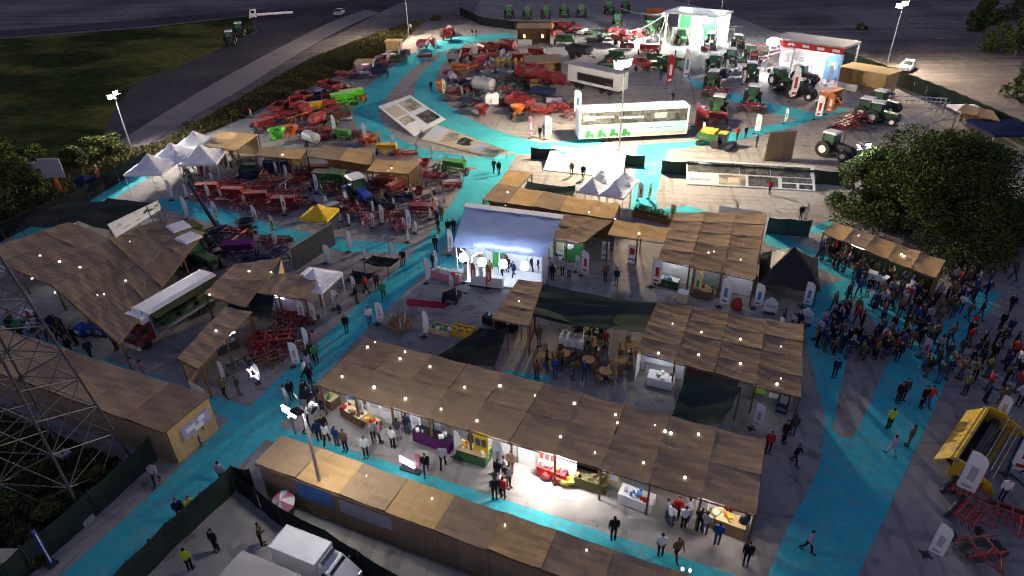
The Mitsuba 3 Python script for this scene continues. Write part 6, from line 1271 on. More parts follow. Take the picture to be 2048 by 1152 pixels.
DARK = ['black', 'black', 'black', 'dark grey', 'navy', 'dark grey', 'black', 'olive', 'brown', 'black', 'navy', 'grey', 'dark grey', 'olive', 'brown', 'white', 'red', 'blue', 'lilac', 'navy']
DB = ['black', 'black', 'denim', 'navy', 'dark grey', 'denim', 'brown']
for q, rz, pose, top, bot, where in (
        ((-4.46, 23.69), 200, 'standing', 'black', 'black', 'alone on the narrow carpet before the long row'), ((-1.83, 23.66), 190, 'standing', 'white', 'black', 'on the narrow carpet before the long row'), ((-0.99, 23.80), 40, 'walking', 'brown', 'black', 'on the narrow carpet near the lower edge'), ((2.48, 24.89), 0, 'standing', 'black', 'black', 'beside the carpet at the long row end'),
        ((-1.71, 25.82), 150, 'standing', 'white', 'denim', 'in the group before the empty bay, left'), ((-1.49, 26.43), 0, 'standing with folded hands', 'red', 'black', 'in the middle before the empty bay'), ((-1.01, 25.99), 200, 'standing', 'white', 'black', 'in the group before the empty bay, front right'), ((-0.83, 26.55), 250, 'holding a phone', 'lilac', 'denim', 'in the group before the empty bay, right'), ((-2.01, 26.14), 100, 'standing', 'lilac', 'denim', 'in the group before the empty bay, far left'),
        ((0.15, 26.00), 170, 'standing', 'grey', 'denim', 'facing the last lit counter, left'), ((0.88, 25.52), 180, 'standing', 'blue', 'denim', 'facing the last lit counter, front'), ((-0.14, 26.09), 190, 'standing with folded hands', 'black', 'black', 'beside the last lit counter'), ((2.07, 26.71), 200, 'standing', 'dark grey', 'black', 'right of the last lit counter'), ((1.19, 27.44), 0, 'standing', 'red', 'black', 'serving behind the last lit counter'),
        ((-11.70, 23.75), 200, 'standing', 'black', 'black', 'leftmost of the cluster at the bright shop'), ((-11.28, 24.00), 170, 'standing', 'red', 'black', 'front of the cluster at the bright shop'), ((-11.65, 24.38), 90, 'standing with folded hands', 'grey', 'black', 'middle of the cluster at the bright shop'), ((-11.30, 24.94), 60, 'standing', 'dark grey', 'black', 'right of the cluster at the bright shop'), ((-12.08, 25.04), 180, 'holding a phone', 'black', 'dark grey', 'at the rear by the bright shop'), ((-11.89, 25.55), 150, 'standing', 'white', 'black', 'rear right of the cluster at the bright shop'), ((-11.65, 26.08), 10, 'standing', 'brown', 'black', 'inside the bright white shop'),
        ((-15.76, 24.86), 200, 'walking', 'grey', 'black', 'in front of the purple counter'), ((-14.62, 26.70), 180, 'standing', 'navy', 'navy', 'at the green counter, left'), ((-14.23, 26.86), 180, 'standing', 'blue', 'black', 'at the green counter, right'), ((-17.76, 27.55), 0, 'standing', 'dark grey', 'black', 'serving behind the purple counter'), ((-21.13, 25.18), 60, 'standing', 'grey', 'black', 'before the second shop, left'), ((-20.63, 25.19), 120, 'standing', 'pink', 'black', 'before the second shop, middle'), ((-19.57, 25.09), 180, 'standing', 'white', 'black', 'before the second shop in front'), ((-19.64, 25.89), 200, 'standing with folded hands', 'dark grey', 'grey', 'before the second shop, right'), ((-19.40, 26.58), 190, 'standing', 'navy', 'denim', 'beside the lit white display panels'),
        ((-24.45, 24.34), 60, 'walking', 'black', 'black', 'before the first shop, rear'), ((-24.47, 23.84), 220, 'standing', 'navy', 'black', 'before the first shop, left'), ((-23.84, 23.80), 200, 'strolling', 'white', 'black', 'before the first shop, middle'), ((-25.57, 24.09), 100, 'striding', 'black', 'navy', 'before the first shop at the row end'), ((-23.09, 23.86), 180, 'standing', 'blue', 'denim', 'on the carpet edge before the first shop'), ((-22.33, 23.73), 0, 'standing', 'brown', 'black', 'dark on the carpet edge before the first shop'), ((-20.76, 23.75), 20, 'standing', 'white', 'black', 'at the gap of the golden roof'), ((-16.49, 23.99), 30, 'walking', 'black', 'navy', 'beside the small pink sign'),
        ((-28.78, 25.80), 150, 'standing', 'white', 'grey', 'at the mast on the main carpet'), ((-28.86, 26.46), 60, 'standing', 'black', 'black', 'beside the white dressed one at the mast'), ((-27.96, 26.82), 90, 'walking', 'black', 'black', 'right of the mast on the main carpet'), ((-27.28, 26.40), 30, 'standing', 'navy', 'black', 'right of the mast near the row end'), ((-26.92, 26.89), 0, 'standing', 'dark grey', 'black', 'at the left front post of the long row'), ((-26.19, 26.39), 180, 'standing', 'brown', 'navy', 'before the left front post of the long row'), ((-28.67, 28.32), 180, 'standing', 'black', 'black', 'at the left roof end, front'), ((-29.47, 28.74), 120, 'walking', 'white', 'black', 'at the left roof end, middle'), ((-29.68, 29.49), 200, 'strolling', 'lilac', 'denim', 'at the left roof end, rear'), ((-29.83, 30.54), 30, 'standing', 'green', 'black', 'at the left roof end in green'), ((-30.39, 30.72), 0, 'standing', 'black', 'black', 'behind the green one at the roof end'), ((-31.59, 31.77), 40, 'walking', 'dark grey', 'brown', 'by the flag at the grey floor corner'), ((-31.11, 32.10), 220, 'strolling', 'pink', 'grey', 'by the flag at the grey floor corner'),
        ((-31.93, 21.02), 60, 'walking', 'dark grey', 'black', 'on the grey strip beside the poster wall'), ((-31.80, 20.58), 60, 'striding', 'brown', 'denim', 'behind the walker beside the poster wall'), ((-31.54, 17.02), 40, 'walking', 'lilac', 'black', 'alone on the grey strip by the left net fence'), ((-27.69, 18.58), 200, 'standing', 'lilac', 'denim', 'alone in the middle of the wide carpet'), ((-27.95, 15.57), 60, 'walking', 'navy', 'denim', 'left of two at the right net fence'), ((-27.33, 15.90), 60, 'standing', 'bright yellow', 'black', 'right of two at the right net fence'), ((-27.08, 13.00), 80, 'standing', 'brown', 'black', 'at the carpet edge near the lower picture border'), ((-24.51, 14.73), 0, 'standing', 'black', 'black', 'in the truck yard left of the white truck'), ((-24.94, 13.28), 200, 'standing', 'bright yellow', 'black', 'in the truck yard at the lower border'), ((-22.45, 15.98), 130, 'holding a phone', 'olive', 'black', 'behind the white delivery truck'),
        ((-33.61, 20.50), 10, 'standing', 'navy', 'black', 'at the poster wall corner'), ((-33.55, 24.87), 90, 'walking', 'brown', 'black', 'on the carpet before the grey floor, right'), ((-32.79, 25.46), 120, 'standing', 'dark grey', 'brown', 'on the grey floor edge'), ((-48.66, 24.14), 90, 'standing', 'black', 'black', 'on the west carpet behind the pylon'), ((-46.80, 24.46), 80, 'walking', 'navy', 'black', 'on the west carpet before the hall'), ((-49.64, 25.32), 0, 'standing', 'black', 'black', 'at the front of the large hall'), ((-45.97, 26.05), 10, 'standing', 'olive', 'black', 'beside the lorry cab'), ((-41.67, 24.25), 180, 'standing', 'lilac', 'grey', 'at the edge of the reed covered row, left'), ((-40.81, 24.27), 180, 'standing', 'pink', 'grey', 'at the edge of the reed covered row, right'),
        ((-30.14, 34.93), 40, 'standing', 'black', 'black', 'on the main carpet beside a white bag'), ((-28.97, 36.55), 40, 'walking', 'white', 'denim', 'on the main carpet before the single feather flag'), ((-30.09, 40.48), 30, 'walking', 'green', 'black', 'on the main carpet near the net trays, right'), ((-31.49, 41.58), 30, 'standing', 'dark grey', 'black', 'on the main carpet near the net trays, left'), ((-29.96, 49.90), 200, 'standing', 'black', 'black', 'alone on the carpet left of the blue roofed stand'), ((-28.43, 46.70), 60, 'standing', 'navy', 'black', 'on the blue apron by a thin flag'), ((-30.60, 53.81), 30, 'walking', 'black', 'black', 'at the left rear corner of the blue roofed stand'), ((-30.16, 54.23), 30, 'walking', 'black', 'navy', 'at the left rear corner, right of two'),
        ((-22.83, 47.37), 180, 'standing', 'olive', 'black', 'on the apron beside the orange flag'), ((-21.57, 47.18), 180, 'standing', 'black', 'black', 'on the apron before the lit counter, front'), ((-21.56, 48.57), 200, 'standing', 'black', 'navy', 'on the apron before the lit counter, rear'), ((-19.46, 49.69), 60, 'walking', 'black', 'black', 'right of the lit stand'), ((-19.49, 50.71), 160, 'standing', 'grey', 'black', 'right of the lit stand, rear'), ((-17.75, 49.86), 180, 'standing', 'lilac', 'black', 'in the group at the green walled stand, left'), ((-17.54, 50.95), 180, 'strolling', 'lilac', 'grey', 'in the group at the green walled stand, middle'), ((-16.60, 50.11), 190, 'standing', 'grey', 'black', 'in the group at the green walled stand, right'), ((-17.16, 48.91), 170, 'standing', 'black', 'black', 'in front of the green walled stand'), ((-15.91, 49.98), 200, 'holding a phone', 'lilac', 'navy', 'at the right of the green walled stand'),
        ((-11.51, 50.35), 0, 'standing', 'navy', 'denim', 'before the golden canopy, right'), ((-12.64, 50.67), 30, 'standing', 'brown', 'black', 'before the golden canopy, left'), ((-13.76, 56.74), 60, 'standing', 'blue', 'denim', 'under the golden canopy'), ((-32.46, 71.19), 40, 'standing', 'black', 'black', 'on the carpet junction, right of two'), ((-33.41, 71.75), 40, 'walking', 'dark grey', 'black', 'on the carpet junction, left of two'), ((-23.72, 74.10), 20, 'standing', 'brown', 'black', 'before the white map billboard, left'), ((-22.06, 73.66), 20, 'standing', 'black', 'black', 'before the white map billboard, right'), ((-0.26, 76.90), 20, 'walking', 'red', 'navy', 'before the photo collage'), ((3.38, 70.74), 20, 'standing', 'black', 'black', 'at the teal net gate, left'), ((3.87, 71.20), 20, 'standing', 'white', 'grey', 'at the teal net gate, right'), ((-32.62, 86.30), 20, 'standing', 'black', 'black', 'at the lower gate of the ring, front'), ((-32.69, 87.95), 60, 'standing', 'navy', 'black', 'at the lower gate of the ring, rear'),
        ((-18.28, 111.30), 60, 'standing', 'black', 'black', 'at the right end of the display trailer'), ((-7.31, 95.34), 30, 'standing', 'dark grey', 'black', 'right of the combine harvester, left'), ((-6.06, 95.33), 30, 'walking', 'red', 'black', 'right of the combine harvester, middle'), ((-5.04, 96.64), 30, 'standing', 'black', 'navy', 'right of the combine harvester, right'), ((-3.20, 93.02), 80, 'standing', 'navy', 'black', 'left of the reed screen'), ((-76.26, 153.69), 40, 'standing', 'black', 'black', 'on the far carpet, left of two'), ((-75.14, 153.37), 40, 'standing', 'dark grey', 'black', 'on the far carpet, right of two'), ((-94.66, 154.89), 40, 'standing', 'white', 'grey', 'below the far warm lamp'), ((-60.54, 104.22), 30, 'standing', 'black', 'black', 'on the inner carpet by the orange spreader'),
        ((3.78, 35.09), 40, 'standing', 'black', 'black', 'at the right end of the wide roof, left'), ((4.26, 35.92), 180, 'standing', 'dark grey', 'denim', 'at the right end of the wide roof, right'), ((4.53, 33.39), 60, 'walking', 'black', 'navy', 'right of the long roof on the grey strip'), ((2.92, 33.80), 0, 'standing', 'red', 'black', 'at the corner of the long roof'), ((10.83, 42.10), 20, 'standing', 'black', 'black', 'in the forked carpet\'s left pair, left'), ((11.17, 42.51), 20, 'standing', 'dark grey', 'black', 'in the forked carpet\'s left pair, right'), ((12.28, 42.12), 40, 'standing', 'black', 'black', 'in the forked carpet\'s right pair, left'), ((12.71, 42.46), 40, 'walking', 'red', 'denim', 'in the forked carpet\'s right pair, right'), ((10.09, 38.98), 200, 'standing', 'bright yellow', 'black', 'alone in a yellow vest on the forked carpet'), ((10.09, 36.37), 220, 'striding', 'lilac', 'grey', 'walking down the forked carpet'), ((11.17, 37.69), 240, 'standing', 'olive', 'brown', 'at the right edge of the forked carpet'), ((5.45, 26.94), 60, 'striding', 'lilac', 'black', 'alone low on the right carpet'), ((15.77, 34.92), 0, 'standing', 'white', 'navy', 'beside the red cultivators at the right edge'),
        ((19.04, 54.78), 20, 'standing', 'black', 'black', 'right of the carpet arm by the tree, upper'), ((18.83, 52.51), 20, 'walking', 'dark grey', 'black', 'right of the carpet arm by the tree, lower'), ((16.50, 52.30), 0, 'standing', 'black', 'black', 'on the right carpet arm, lower'), ((16.86, 55.46), 40, 'walking', 'olive', 'denim', 'on the right carpet arm, middle'), ((17.84, 59.84), 40, 'walking', 'blue', 'denim', 'on the right carpet arm, upper'), ((6.78, 43.42), 0, 'standing', 'navy', 'black', 'at the wide roof corner on the carpet'), ((3.12, 45.57), 0, 'standing', 'black', 'black', 'behind the wide roof near the white sign')):
    if isinstance(bot, str):
        person(q, rz, pose, top, bot, where)


def crowd(n, poly, where, gap=.42, seedp=3, rzc=0, tops=DARK, mass=False):
    R = random.Random(seedp); P = sg.Polygon(poly); x0, y0, x1, y1 = P.bounds; got = []; t = 0
    while len(got) < n and t < 6000:
        t += 1
        q = (R.uniform(x0, x1), R.uniform(y0, y1))
        if P.contains(sg.Point(q)) and all((q[0] - a) ** 2 + (q[1] - b) ** 2 > gap * gap for a, b in got):
            got.append(q)
            if mass:     # past the first three hundred people: one mass
                to = at(q[0], q[1], .03, R.gauss(rzc, 70), R.uniform(.97, 1.08)); t_, b_ = R.choice(tops), R.choice(DB)
                for pn, d, mt in POSES[R.choice(['standing', 'walking', 'strolling', 'standing with folded hands', 'holding a phone'])]:
                    _count['mass'] = _count.get('mass', 0) + 1
                    scene[f'crowd__{_count["mass"]:03d}'] = {**d, 'bsdf': {'type': 'ref', 'id': {'top': TOPC[t_], 'trousers': BOTC[b_]}.get(mt, mt)}, 'to_world': to}
                continue
            person(q, R.gauss(rzc, 70), R.choice(['standing', 'standing', 'standing with folded hands', 'walking', 'striding', 'strolling', 'holding a phone', 'waiting in a long coat', 'pointing']), R.choice(tops), R.choice(DB), where)


crowd(38, [(5.38, 46.47), (5.74, 50.28), (7.60, 48.05), (9.40, 48.77), (11.56, 49.62), (11.40, 47.17), (7.93, 46.12)], 'in crowd beside the wide roof', .6, 11)
crowd(32, [(6.48, 52.98), (8.09, 56.19), (10.56, 58.06), (14.48, 54.52), (14.00, 49.89), (10.09, 48.34), (7.61, 48.77)], 'in the middle of the entrance crowd', .62, 12)
crowd(36, [(10.07, 56.09), (11.46, 59.81), (14.12, 58.38), (17.22, 58.90), (16.00, 55.12), (13.94, 52.76), (11.83, 53.47)], 'in the crowd before the white counter', .62, 13, mass=True)
crowd(26, [(5.09, 61.85), (6.18, 64.46), (9.85, 60.63), (11.37, 58.38), (10.11, 56.99), (7.72, 59.31)], 'queueing along the counter stall', .45, 14, mass=True)
crowd(18, [(16.28, 62.17), (17.87, 65.26), (18.77, 63.15), (17.69, 58.23), (16.03, 58.44)], 'at the right end of the counter stall', .5, 15, mass=True)
crowd(44, [(11.56, 49.62), (14.52, 51.51), (17.29, 51.90), (20.56, 51.82), (18.92, 43.46), (16.96, 43.73), (14.13, 45.15), (11.64, 45.98)], 'in the queue at the right edge', .75, 16)
crowd(12, [(20.09, 69.30), (22.33, 69.08), (22.46, 67.56), (20.18, 67.19)], 'standing under the right side of the big tree', .45, 17, mass=True)
crowd(8, [(6.49, 51.36), (7.84, 52.70), (8.01, 51.18), (6.69, 49.74)], 'in a small group on the round carpet', .45, 18)
crowd(8, [(23.07, 74.49), (24.32, 73.78), (23.96, 71.91), (22.68, 72.21)], 'far right beyond the big tree', .5, 19, mass=True)
crowd(14, [(-54.85, 23.25), (-57.35, 25.33), (-53.00, 26.26), (-49.83, 25.24), (-52.15, 24.32)], 'at the hall front behind the pylon', .6, 20, mass=True)
crowd(10, [(2.40, 45.28), (2.71, 49.08), (4.63, 49.08), (4.35, 46.76)], 'in the shade beside the black tent', .5, 21)
crowd(7, [(-73.62, 58.61), (-71.78, 60.28), (-67.09, 58.19), (-66.28, 53.21)], 'under the white pavilion tents', .8, 22)
crowd(12, [(-36.04, 144.12), (-27.94, 152.22), (-14.67, 128.57), (-20.93, 122.53), (-31.70, 135.66)], 'on the far plaza among the tractors', .8, 23, mass=True)
crowd(7, [(-3.75, 124.87), (1.00, 130.17), (4.42, 125.98), (-1.69, 118.80)], 'before the red and white lit stand', .6, 24)
crowd(6, [(-72.04, 63.26), (-70.11, 65.03), (-66.62, 62.21), (-67.13, 59.11)], 'before the golden canopy beside the tents', .6, 25)
crowd(6, [(-13.50, 35.00), (-9.56, 35.96), (-10.34, 37.21), (-13.97, 36.73)], 'in the tea garden behind the roof', .8, 26)
crowd(9, [(16.49, 62.25), (22.58, 64.64), (19.84, 50.21), (16.83, 51.02)], 'scattered right of the big tree', 1.5, 31)
crowd(7, [(-32.58, 35.93), (-30.98, 36.56), (-31.32, 51.10), (-32.15, 57.13), (-33.19, 56.73), (-31.69, 44.92)], 'strolling up the main carpet', 1.2, 32)
crowd(5, [(-26.53, 49.56), (-18.79, 49.95), (-20.03, 47.98), (-25.65, 47.79)], 'on the blue apron before the stand', .9, 33)
tag('crowd', 'dense crowd of people before the counter stall, under the tree and on the far plaza', 'crowd', None, 'stuff')

# ---------------------------------------------------------------- trees, shrubs, pylon
def leaf_cloud(R, blobs, n, size, mats, flat=.8):
    """leaf sprays spread through the volume of several ellipsoids; returns {mat: M}"""
    out = {m: [] for m in mats}
    tot = sum(b[3] ** 2 for b in blobs)
    for (cx, cy, cz, r) in blobs:
        k = int(n * r * r / tot)
        d = R.normal(size=(k, 3)); d /= np.linalg.norm(d, axis=1, keepdims=True)
        rad = r * (1 - .55 * R.random(k) ** 2.2) * (.82 + .36 * meshkit.noise(d * 2.1 + [cx, cy, cz]))
        c = d * rad[:, None] * [1, 1, flat] + [cx, cy, cz]
        c = c[c[:, 2] > .1]; k = len(c)
        a = R.normal(size=(k, 3)); a /= np.linalg.norm(a, axis=1, keepdims=True); a[:, 2] *= .6
        b = np.cross(a, R.normal(size=(k, 3))); b /= np.linalg.norm(b, axis=1, keepdims=True) + 1e-9
        s = size * (.6 + .8 * R.random(k))[:, None]
        q = np.stack([c - a * s, c + b * s * .45, c + a * s, c - b * s * .45], 1)
        pick = R.integers(0, len(mats), k)
        for i, m in enumerate(mats):
            out[m].append(q[pick == i])
    res = {}
    for m, qs in out.items():
        q = np.concatenate(qs); n_ = len(q)
        if n_:
            res[m] = M().add(q.reshape(-1, 3), np.arange(4 * n_).reshape(-1, 4))
    return res


def tree(name, lab, cat, x, y, h, w, n, size, mats, seed, trunks=1, group=None, low=.25, nb=9):
    R = np.random.default_rng(seed); k = thing(name, lab, cat, group)
    blobs = []
    for i in range(nb):
        a = 2 * math.pi * i * .381966 + R.uniform(-.5, .5); u = math.sqrt((i + .5) / nb); r = w * .5 * u * R.uniform(.55, 1.05)
        top = h * (1 - .42 * u ** 2) * R.uniform(.78, 1.06); z = low * h + (top - low * h) * R.uniform(.2, 1.0) if i % 3 else top * (1 - .1 * (i % 2))
        blobs.append((x + r * math.cos(a), y + r * math.sin(a), z - h * .1, w * R.uniform(.075, .17)))
    tr = M()
    for i in range(trunks):
        b = np.array([x + (i - (trunks - 1) / 2) * w * .13, y + R.uniform(-.3, .3), 0])
        t = b * [1, 1, 0] + [R.uniform(-.4, .4), R.uniform(-.4, .4), h * .45]
        tr.tube(b, t, .03 * h + .02, .02 * h, 8)
        for c in blobs[i::max(trunks, nb // 8)]:
            tr.tube(t - [0, 0, h * .08], [c[0], c[1], c[2]], .014 * h, .006 * h, 5)
    put('trunk', tr, 'bark', k)
    for m, g in leaf_cloud(R, blobs, n, size, mats).items():
        put('crown', g, m, k)
    return k


x, y = (15.26, 70.52)
tree('broad_tree', 'big dark green tree spreading over the counter stall at the right', 'tree', x + .5, y + 1.0, 11.6, 15.0, 60000, .18, ['leaf_dark', 'leaf_mid', 'leaf_mid'], 5, 3, nb=80, low=.04)
x, y = (11.80, 73.97)
tree('broad_tree', 'smaller tree left of the big dark one with the cool lamp above it', 'tree', x - 1.0, y + 1.5, 8.2, 8.6, 22000, .17, ['leaf_dark', 'leaf_mid'], 6, 2, nb=44, low=.02)
x, y = (22.86, 72.05)
tree('broad_tree', 'low spreading tree at the right picture edge beside the big dark one', 'tree', x + 1.5, y + 1.5, 5.6, 8.0, 12000, .17, ['leaf_dark', 'leaf_dark', 'leaf_mid'], 8, 2, nb=40, low=.02)
for i, (q, h, w, lab) in enumerate((((41.09, 169.84), 9, 12, 'dark tree at the upper right corner, nearest'), ((39.69, 198.84), 7, 9, 'dark tree at the upper right corner by the pale lot'), ((53.10, 217.77), 10, 14, 'dark tree at the upper right corner, farthest'), ((38.57, 133.07), 8, 11, 'dark tree beyond the right picture edge'))):
    tree('dark_tree', lab, 'tree', *q, h, w, 5000, .34, ['leaf_dark'], 30 + i, 1, 'dark trees of the upper right corner', nb=26, low=.05)
for i, (q, h, w, mats, lab) in enumerate((((-85.30, 44.35), 5.5, 8, ['leaf_dark', 'leaf_mid'], 'dark green bush mass at the left edge beside the net fence'), ((-89.76, 49.69), 4.5, 7, ['leaf_dark'], 'dark bush behind the grey backed sign at the left'), ((-93.27, 48.37), 5, 8, ['leaf_dark', 'leaf_mid'], 'dark bush at the far left picture edge'), ((-87.93, 56.72), 3.5, 5.5, ['leaf_dry', 'leaf_dark'], 'dry bush left of the thin light mast'), ((-87.24, 59.12), 3.0, 5.5, ['leaf_dry', 'leaf_dark'], 'dry bush at the foot of the thin light mast'), ((-87.22, 53.53), 3.2, 4.5, ['leaf_dry', 'leaf_dark'], 'dry bush behind the orange marker at the left'), ((-79.48, 39.00), 3.5, 5, ['leaf_dark', 'leaf_dry'], 'low dark bush left below the large bush mass'))):
    tree('bush', lab, 'bush', *q, h, w, 5200, .2, mats, 50 + i, 1, 'bushes along the left edge', nb=18, low=-.05)
for i, (q, h, w, lab) in enumerate((((-36.81, 11.58), 2.6, 4.0, 'dark bush under the lattice pylon, left'), ((-34.27, 12.06), 2.2, 3.4, 'dark bush under the lattice pylon, front'), ((-38.34, 13.54), 2.4, 4.0, 'dark bush between the legs of the lattice pylon'), ((-34.17, 15.23), 2.2, 3.0, 'dark bush right of the lattice pylon by the net fence'), ((-42.05, 14.44), 2.6, 4.2, 'dark bush left behind the lattice pylon'), ((-35.22, 14.19), 1.6, 3.0, 'low bush at the front leg of the lattice pylon'), ((-33.51, 10.77), 1.8, 2.6, 'green bush beside the blue pole in the lower left corner'))):
    tree('bush', lab, 'bush', *q, h, w, 3800, .14, ['leaf_dark', 'leaf_dry'] if i % 2 else ['leaf_dark'], 70 + i, 1, 'bushes round the lattice pylon', nb=16, low=-.05)
for i, (q, lab) in enumerate((((-83.59, 74.57), 'small dry shrub on the bank by the gravel track, left'), ((-82.49, 78.32), 'small dry shrub on the bank by the gravel track, middle'), ((-84.27, 71.14), 'small dry shrub above the white pavilion tents'), ((-83.08, 89.95), 'small dark shrub on the bank by the gravel track'), ((-83.06, 102.86), 'small dark shrub on the bank near the small hut'), ((-96.76, 171.70), 'dark shrub behind the far warm lamp'), ((12.43, 190.22), 'lone shrub on the bare ground below the top right lamp'))):
    tree('shrub', lab, 'shrub', *q, 1.6, 3.0, 1500, .2, ['leaf_dry', 'leaf_dark'], 90 + i, 1, nb=9, low=0.0)
# grass on the slopes
R = np.random.default_rng(3)


def grass(key_, poly, n, h, mat, lab):
    P = sg.Polygon(poly).buffer(0); x0, y0, x1, y1 = P.bounds
    pts = R.random((n * 3, 2)) * [x1 - x0, y1 - y0] + [x0, y0]
    pts = pts[shapely.contains_xy(P, pts[:, 0], pts[:, 1])][:n]; k = len(pts)
    a = R.random(k) * 6.28; s = h * (.5 + R.random(k)); w = s * .35
    b = np.stack([pts[:, 0], pts[:, 1], np.full(k, .0)], 1); d = np.stack([np.cos(a) * w, np.sin(a) * w, a * 0], 1); t = np.stack([R.normal(size=k) * s * .4, R.normal(size=k) * s * .4, s], 1)
    v = np.stack([b - d, b + d, b + t], 1).reshape(-1, 3)
    tag(put(key_, M().add(v, np.arange(3 * k).reshape(-1, 3)), mat), lab, 'grass', None, 'stuff')


import shapely
grass('grass', [(-60, 17.5), (-33.6, 17.5), (-33.3, 12), (-33.1, 8), (-33, 5), (-45, 3), (-60, 8)], 26000, .32, 'leaf_dark', 'dark rough grass under the lattice pylon')
grass('rough_grass', [(-101.37, 150.58), (-99.50, 170.86), (-87.91, 138.32), (-84.46, 113.07), (-83.08, 89.95), (-81.48, 73.99), (-81.24, 63.10), (-79.13, 54.62), (-78.17, 48.72), (-78.08, 40.96), (-77.40, 37.08), (-85.09, 39.74), (-88.53, 53.04), (-83.93, 65.56), (-89.92, 87.52), (-98.38, 118.05)], 30000, .5, 'leaf_dry', 'rough dry grass on the bank above the fair')
# the lattice pylon
k = thing('lattice_pylon', 'tall dark steel lattice pylon standing in the lower left corner', 'pylon')
cx, cy = (-36.11, 14.86)
Hh = 34.0


def pc(z, s, t):
    w = 2.35 - 1.75 * min(1, z / 24.0)
    a = math.radians(18); u, v = s * w, t * w
    return np.array([cx + u * math.cos(a) - v * math.sin(a), cy + u * math.sin(a) + v * math.cos(a), z])


CO = [(-1, -1), (1, -1), (1, 1), (-1, 1)]
for s, t in CO:
    put('leg', M().path([pc(z, s, t) for z in (0, 6, 12, 18, 24, Hh)], .075, 5), 'pylon_steel', k)
    b = pc(0, s, t); put('footing', M().box((b[0], b[1], .2), (.7, .7, .4)), 'grey_sheet', k)
Z = [0, 2.6, 5.0, 7.2, 9.2, 11.1, 12.9, 14.6, 16.2, 17.8, 19.4, 21, 22.5, 24, 26, 28, 30, 32]
for f in range(4):
    c0, c1 = CO[f], CO[(f + 1) % 4]; m = M()
    for z0, z1 in zip(Z[:-1], Z[1:]):
        m.tube(pc(z0, *c0), pc(z1, *c1), .04, n=4).tube(pc(z0, *c1), pc(z1, *c0), .04, n=4).tube(pc(z1, *c0), pc(z1, *c1), .035, n=4)
    put('lattice_face', m, 'pylon_steel', k)
for z in (22, 26, 30):
    put('cross_arm', M().tube(pc(z, -1, -1), pc(z, -1, -1) + [-3.5, -1, .2], .05).tube(pc(z, 1, 1), pc(z, 1, 1) + [3.5, 1, .2], .05), 'pylon_steel', k)

# ---------------------------------------------------------------- the lit stands at the far end, ropes, signs
def frame_at(x, y, rz):
    c, s = math.cos(math.radians(rz)), math.sin(math.radians(rz))
    return lambda u, v, z=None: (x + u * c - v * s, y + u * s + v * c) if z is None else (x + u * c - v * s, y + u * s + v * c, z)


# green lit stand
px, py = (-23.08, 162.52)
rz = -14
f = frame_at(px, py, rz)
k = thing('lit_stand', 'tall white stand glowing green white under a flat roof at the top', 'stand')
put('roof', M().box((px, py, 6.6), (13.0, 8.0, .5), math.radians(rz)), 'white_paint', k)
for u, v in ((-6, -3.6), (6, -3.6), (-6, 3.6), (6, 3.6), (0, -3.6)):
    a = f(u, v); put('post', M().box((*a, 3.2), (.35, .35, 6.4), math.radians(rz)), 'white_paint', k)
for i in range(4):
    a = f(-4.5 + i * 3, 3.5); put('wall_panel', M().box((*a, 3.2), (2.9, .1, 6.2), math.radians(rz)), 'white_wall' if i % 2 else 'print_green', k)
    b = f(-4.5 + i * 3, -1.5); put('screen', M().box((*b, 2.0), (1.7, .2, 2.4), math.radians(rz)), 'white_wall', k)
a = f(3.8, -3.2, 5.5); put('floodlight', M().box(a, (1.6, .4, 1.0), math.radians(rz)), 'lamp_face', k, light=np.array([.9, 1, .9]) * 600, w=8)
for u in (-4, 4):
    a = f(u, 3.2)
    put('lamp_pole', M().tube([*a, 6.8], [*a, 9.6], .06), 'steel', k)
    put('roof_lamp', M().box((*a, 9.6), (.9, .5, .15), math.radians(rz)), 'lamp_face', k, light=np.array([.9, 1, .92]) * 330, w=4)
a = f(-6.6, -3.9, 6.1)
put('floodlight', M().add([[0, -.6, -.35], [0, .6, -.35], [0, .6, .35], [0, -.6, .35]], [[0, 1, 2, 3]]), 'lamp_face', k, T().translate([float(q) for q in a]).rotate([0, 0, 1], 205).rotate([0, 1, 0], 14), light=np.array([1, .93, .8]) * 8000, w=14)
put('floodlight_case', M().box((-.12, 0, 0), (.2, 1.3, .8)), 'grey_paint', k, T().translate([float(q) for q in a]).rotate([0, 0, 1], 205).rotate([0, 1, 0], 14))
a = f(-3.0, -1.0, 6.2); put('lamp', M().box(a, (4.0, .5, .1), math.radians(rz)), 'lamp_face', k, light=np.array([.7, 1, .78]) * 110, w=4)


def rope(lab, a, b, sag, col, r=.09):
    k_ = thing('bunting_line', lab, 'bunting')
    m_ = 'steel' if r < .045 else 'pink' if col[1] < .7 else 'print_sky' if col[0] < .6 else 'cream' if col[2] < .75 else 'white_cloth'
    a, b = np.array(a, float), np.array(b, float)
    pts = [a + (b - a) * t - [0, 0, sag * 4 * t * (1 - t)] for t in np.linspace(0, 1, 11)]
    put('cord', M().path(pts, r, 4), m_, k_)
    put('anchor', M().tube([b[0], b[1], 0], [b[0], b[1], max(.3, b[2])], .06), 'steel', k_)


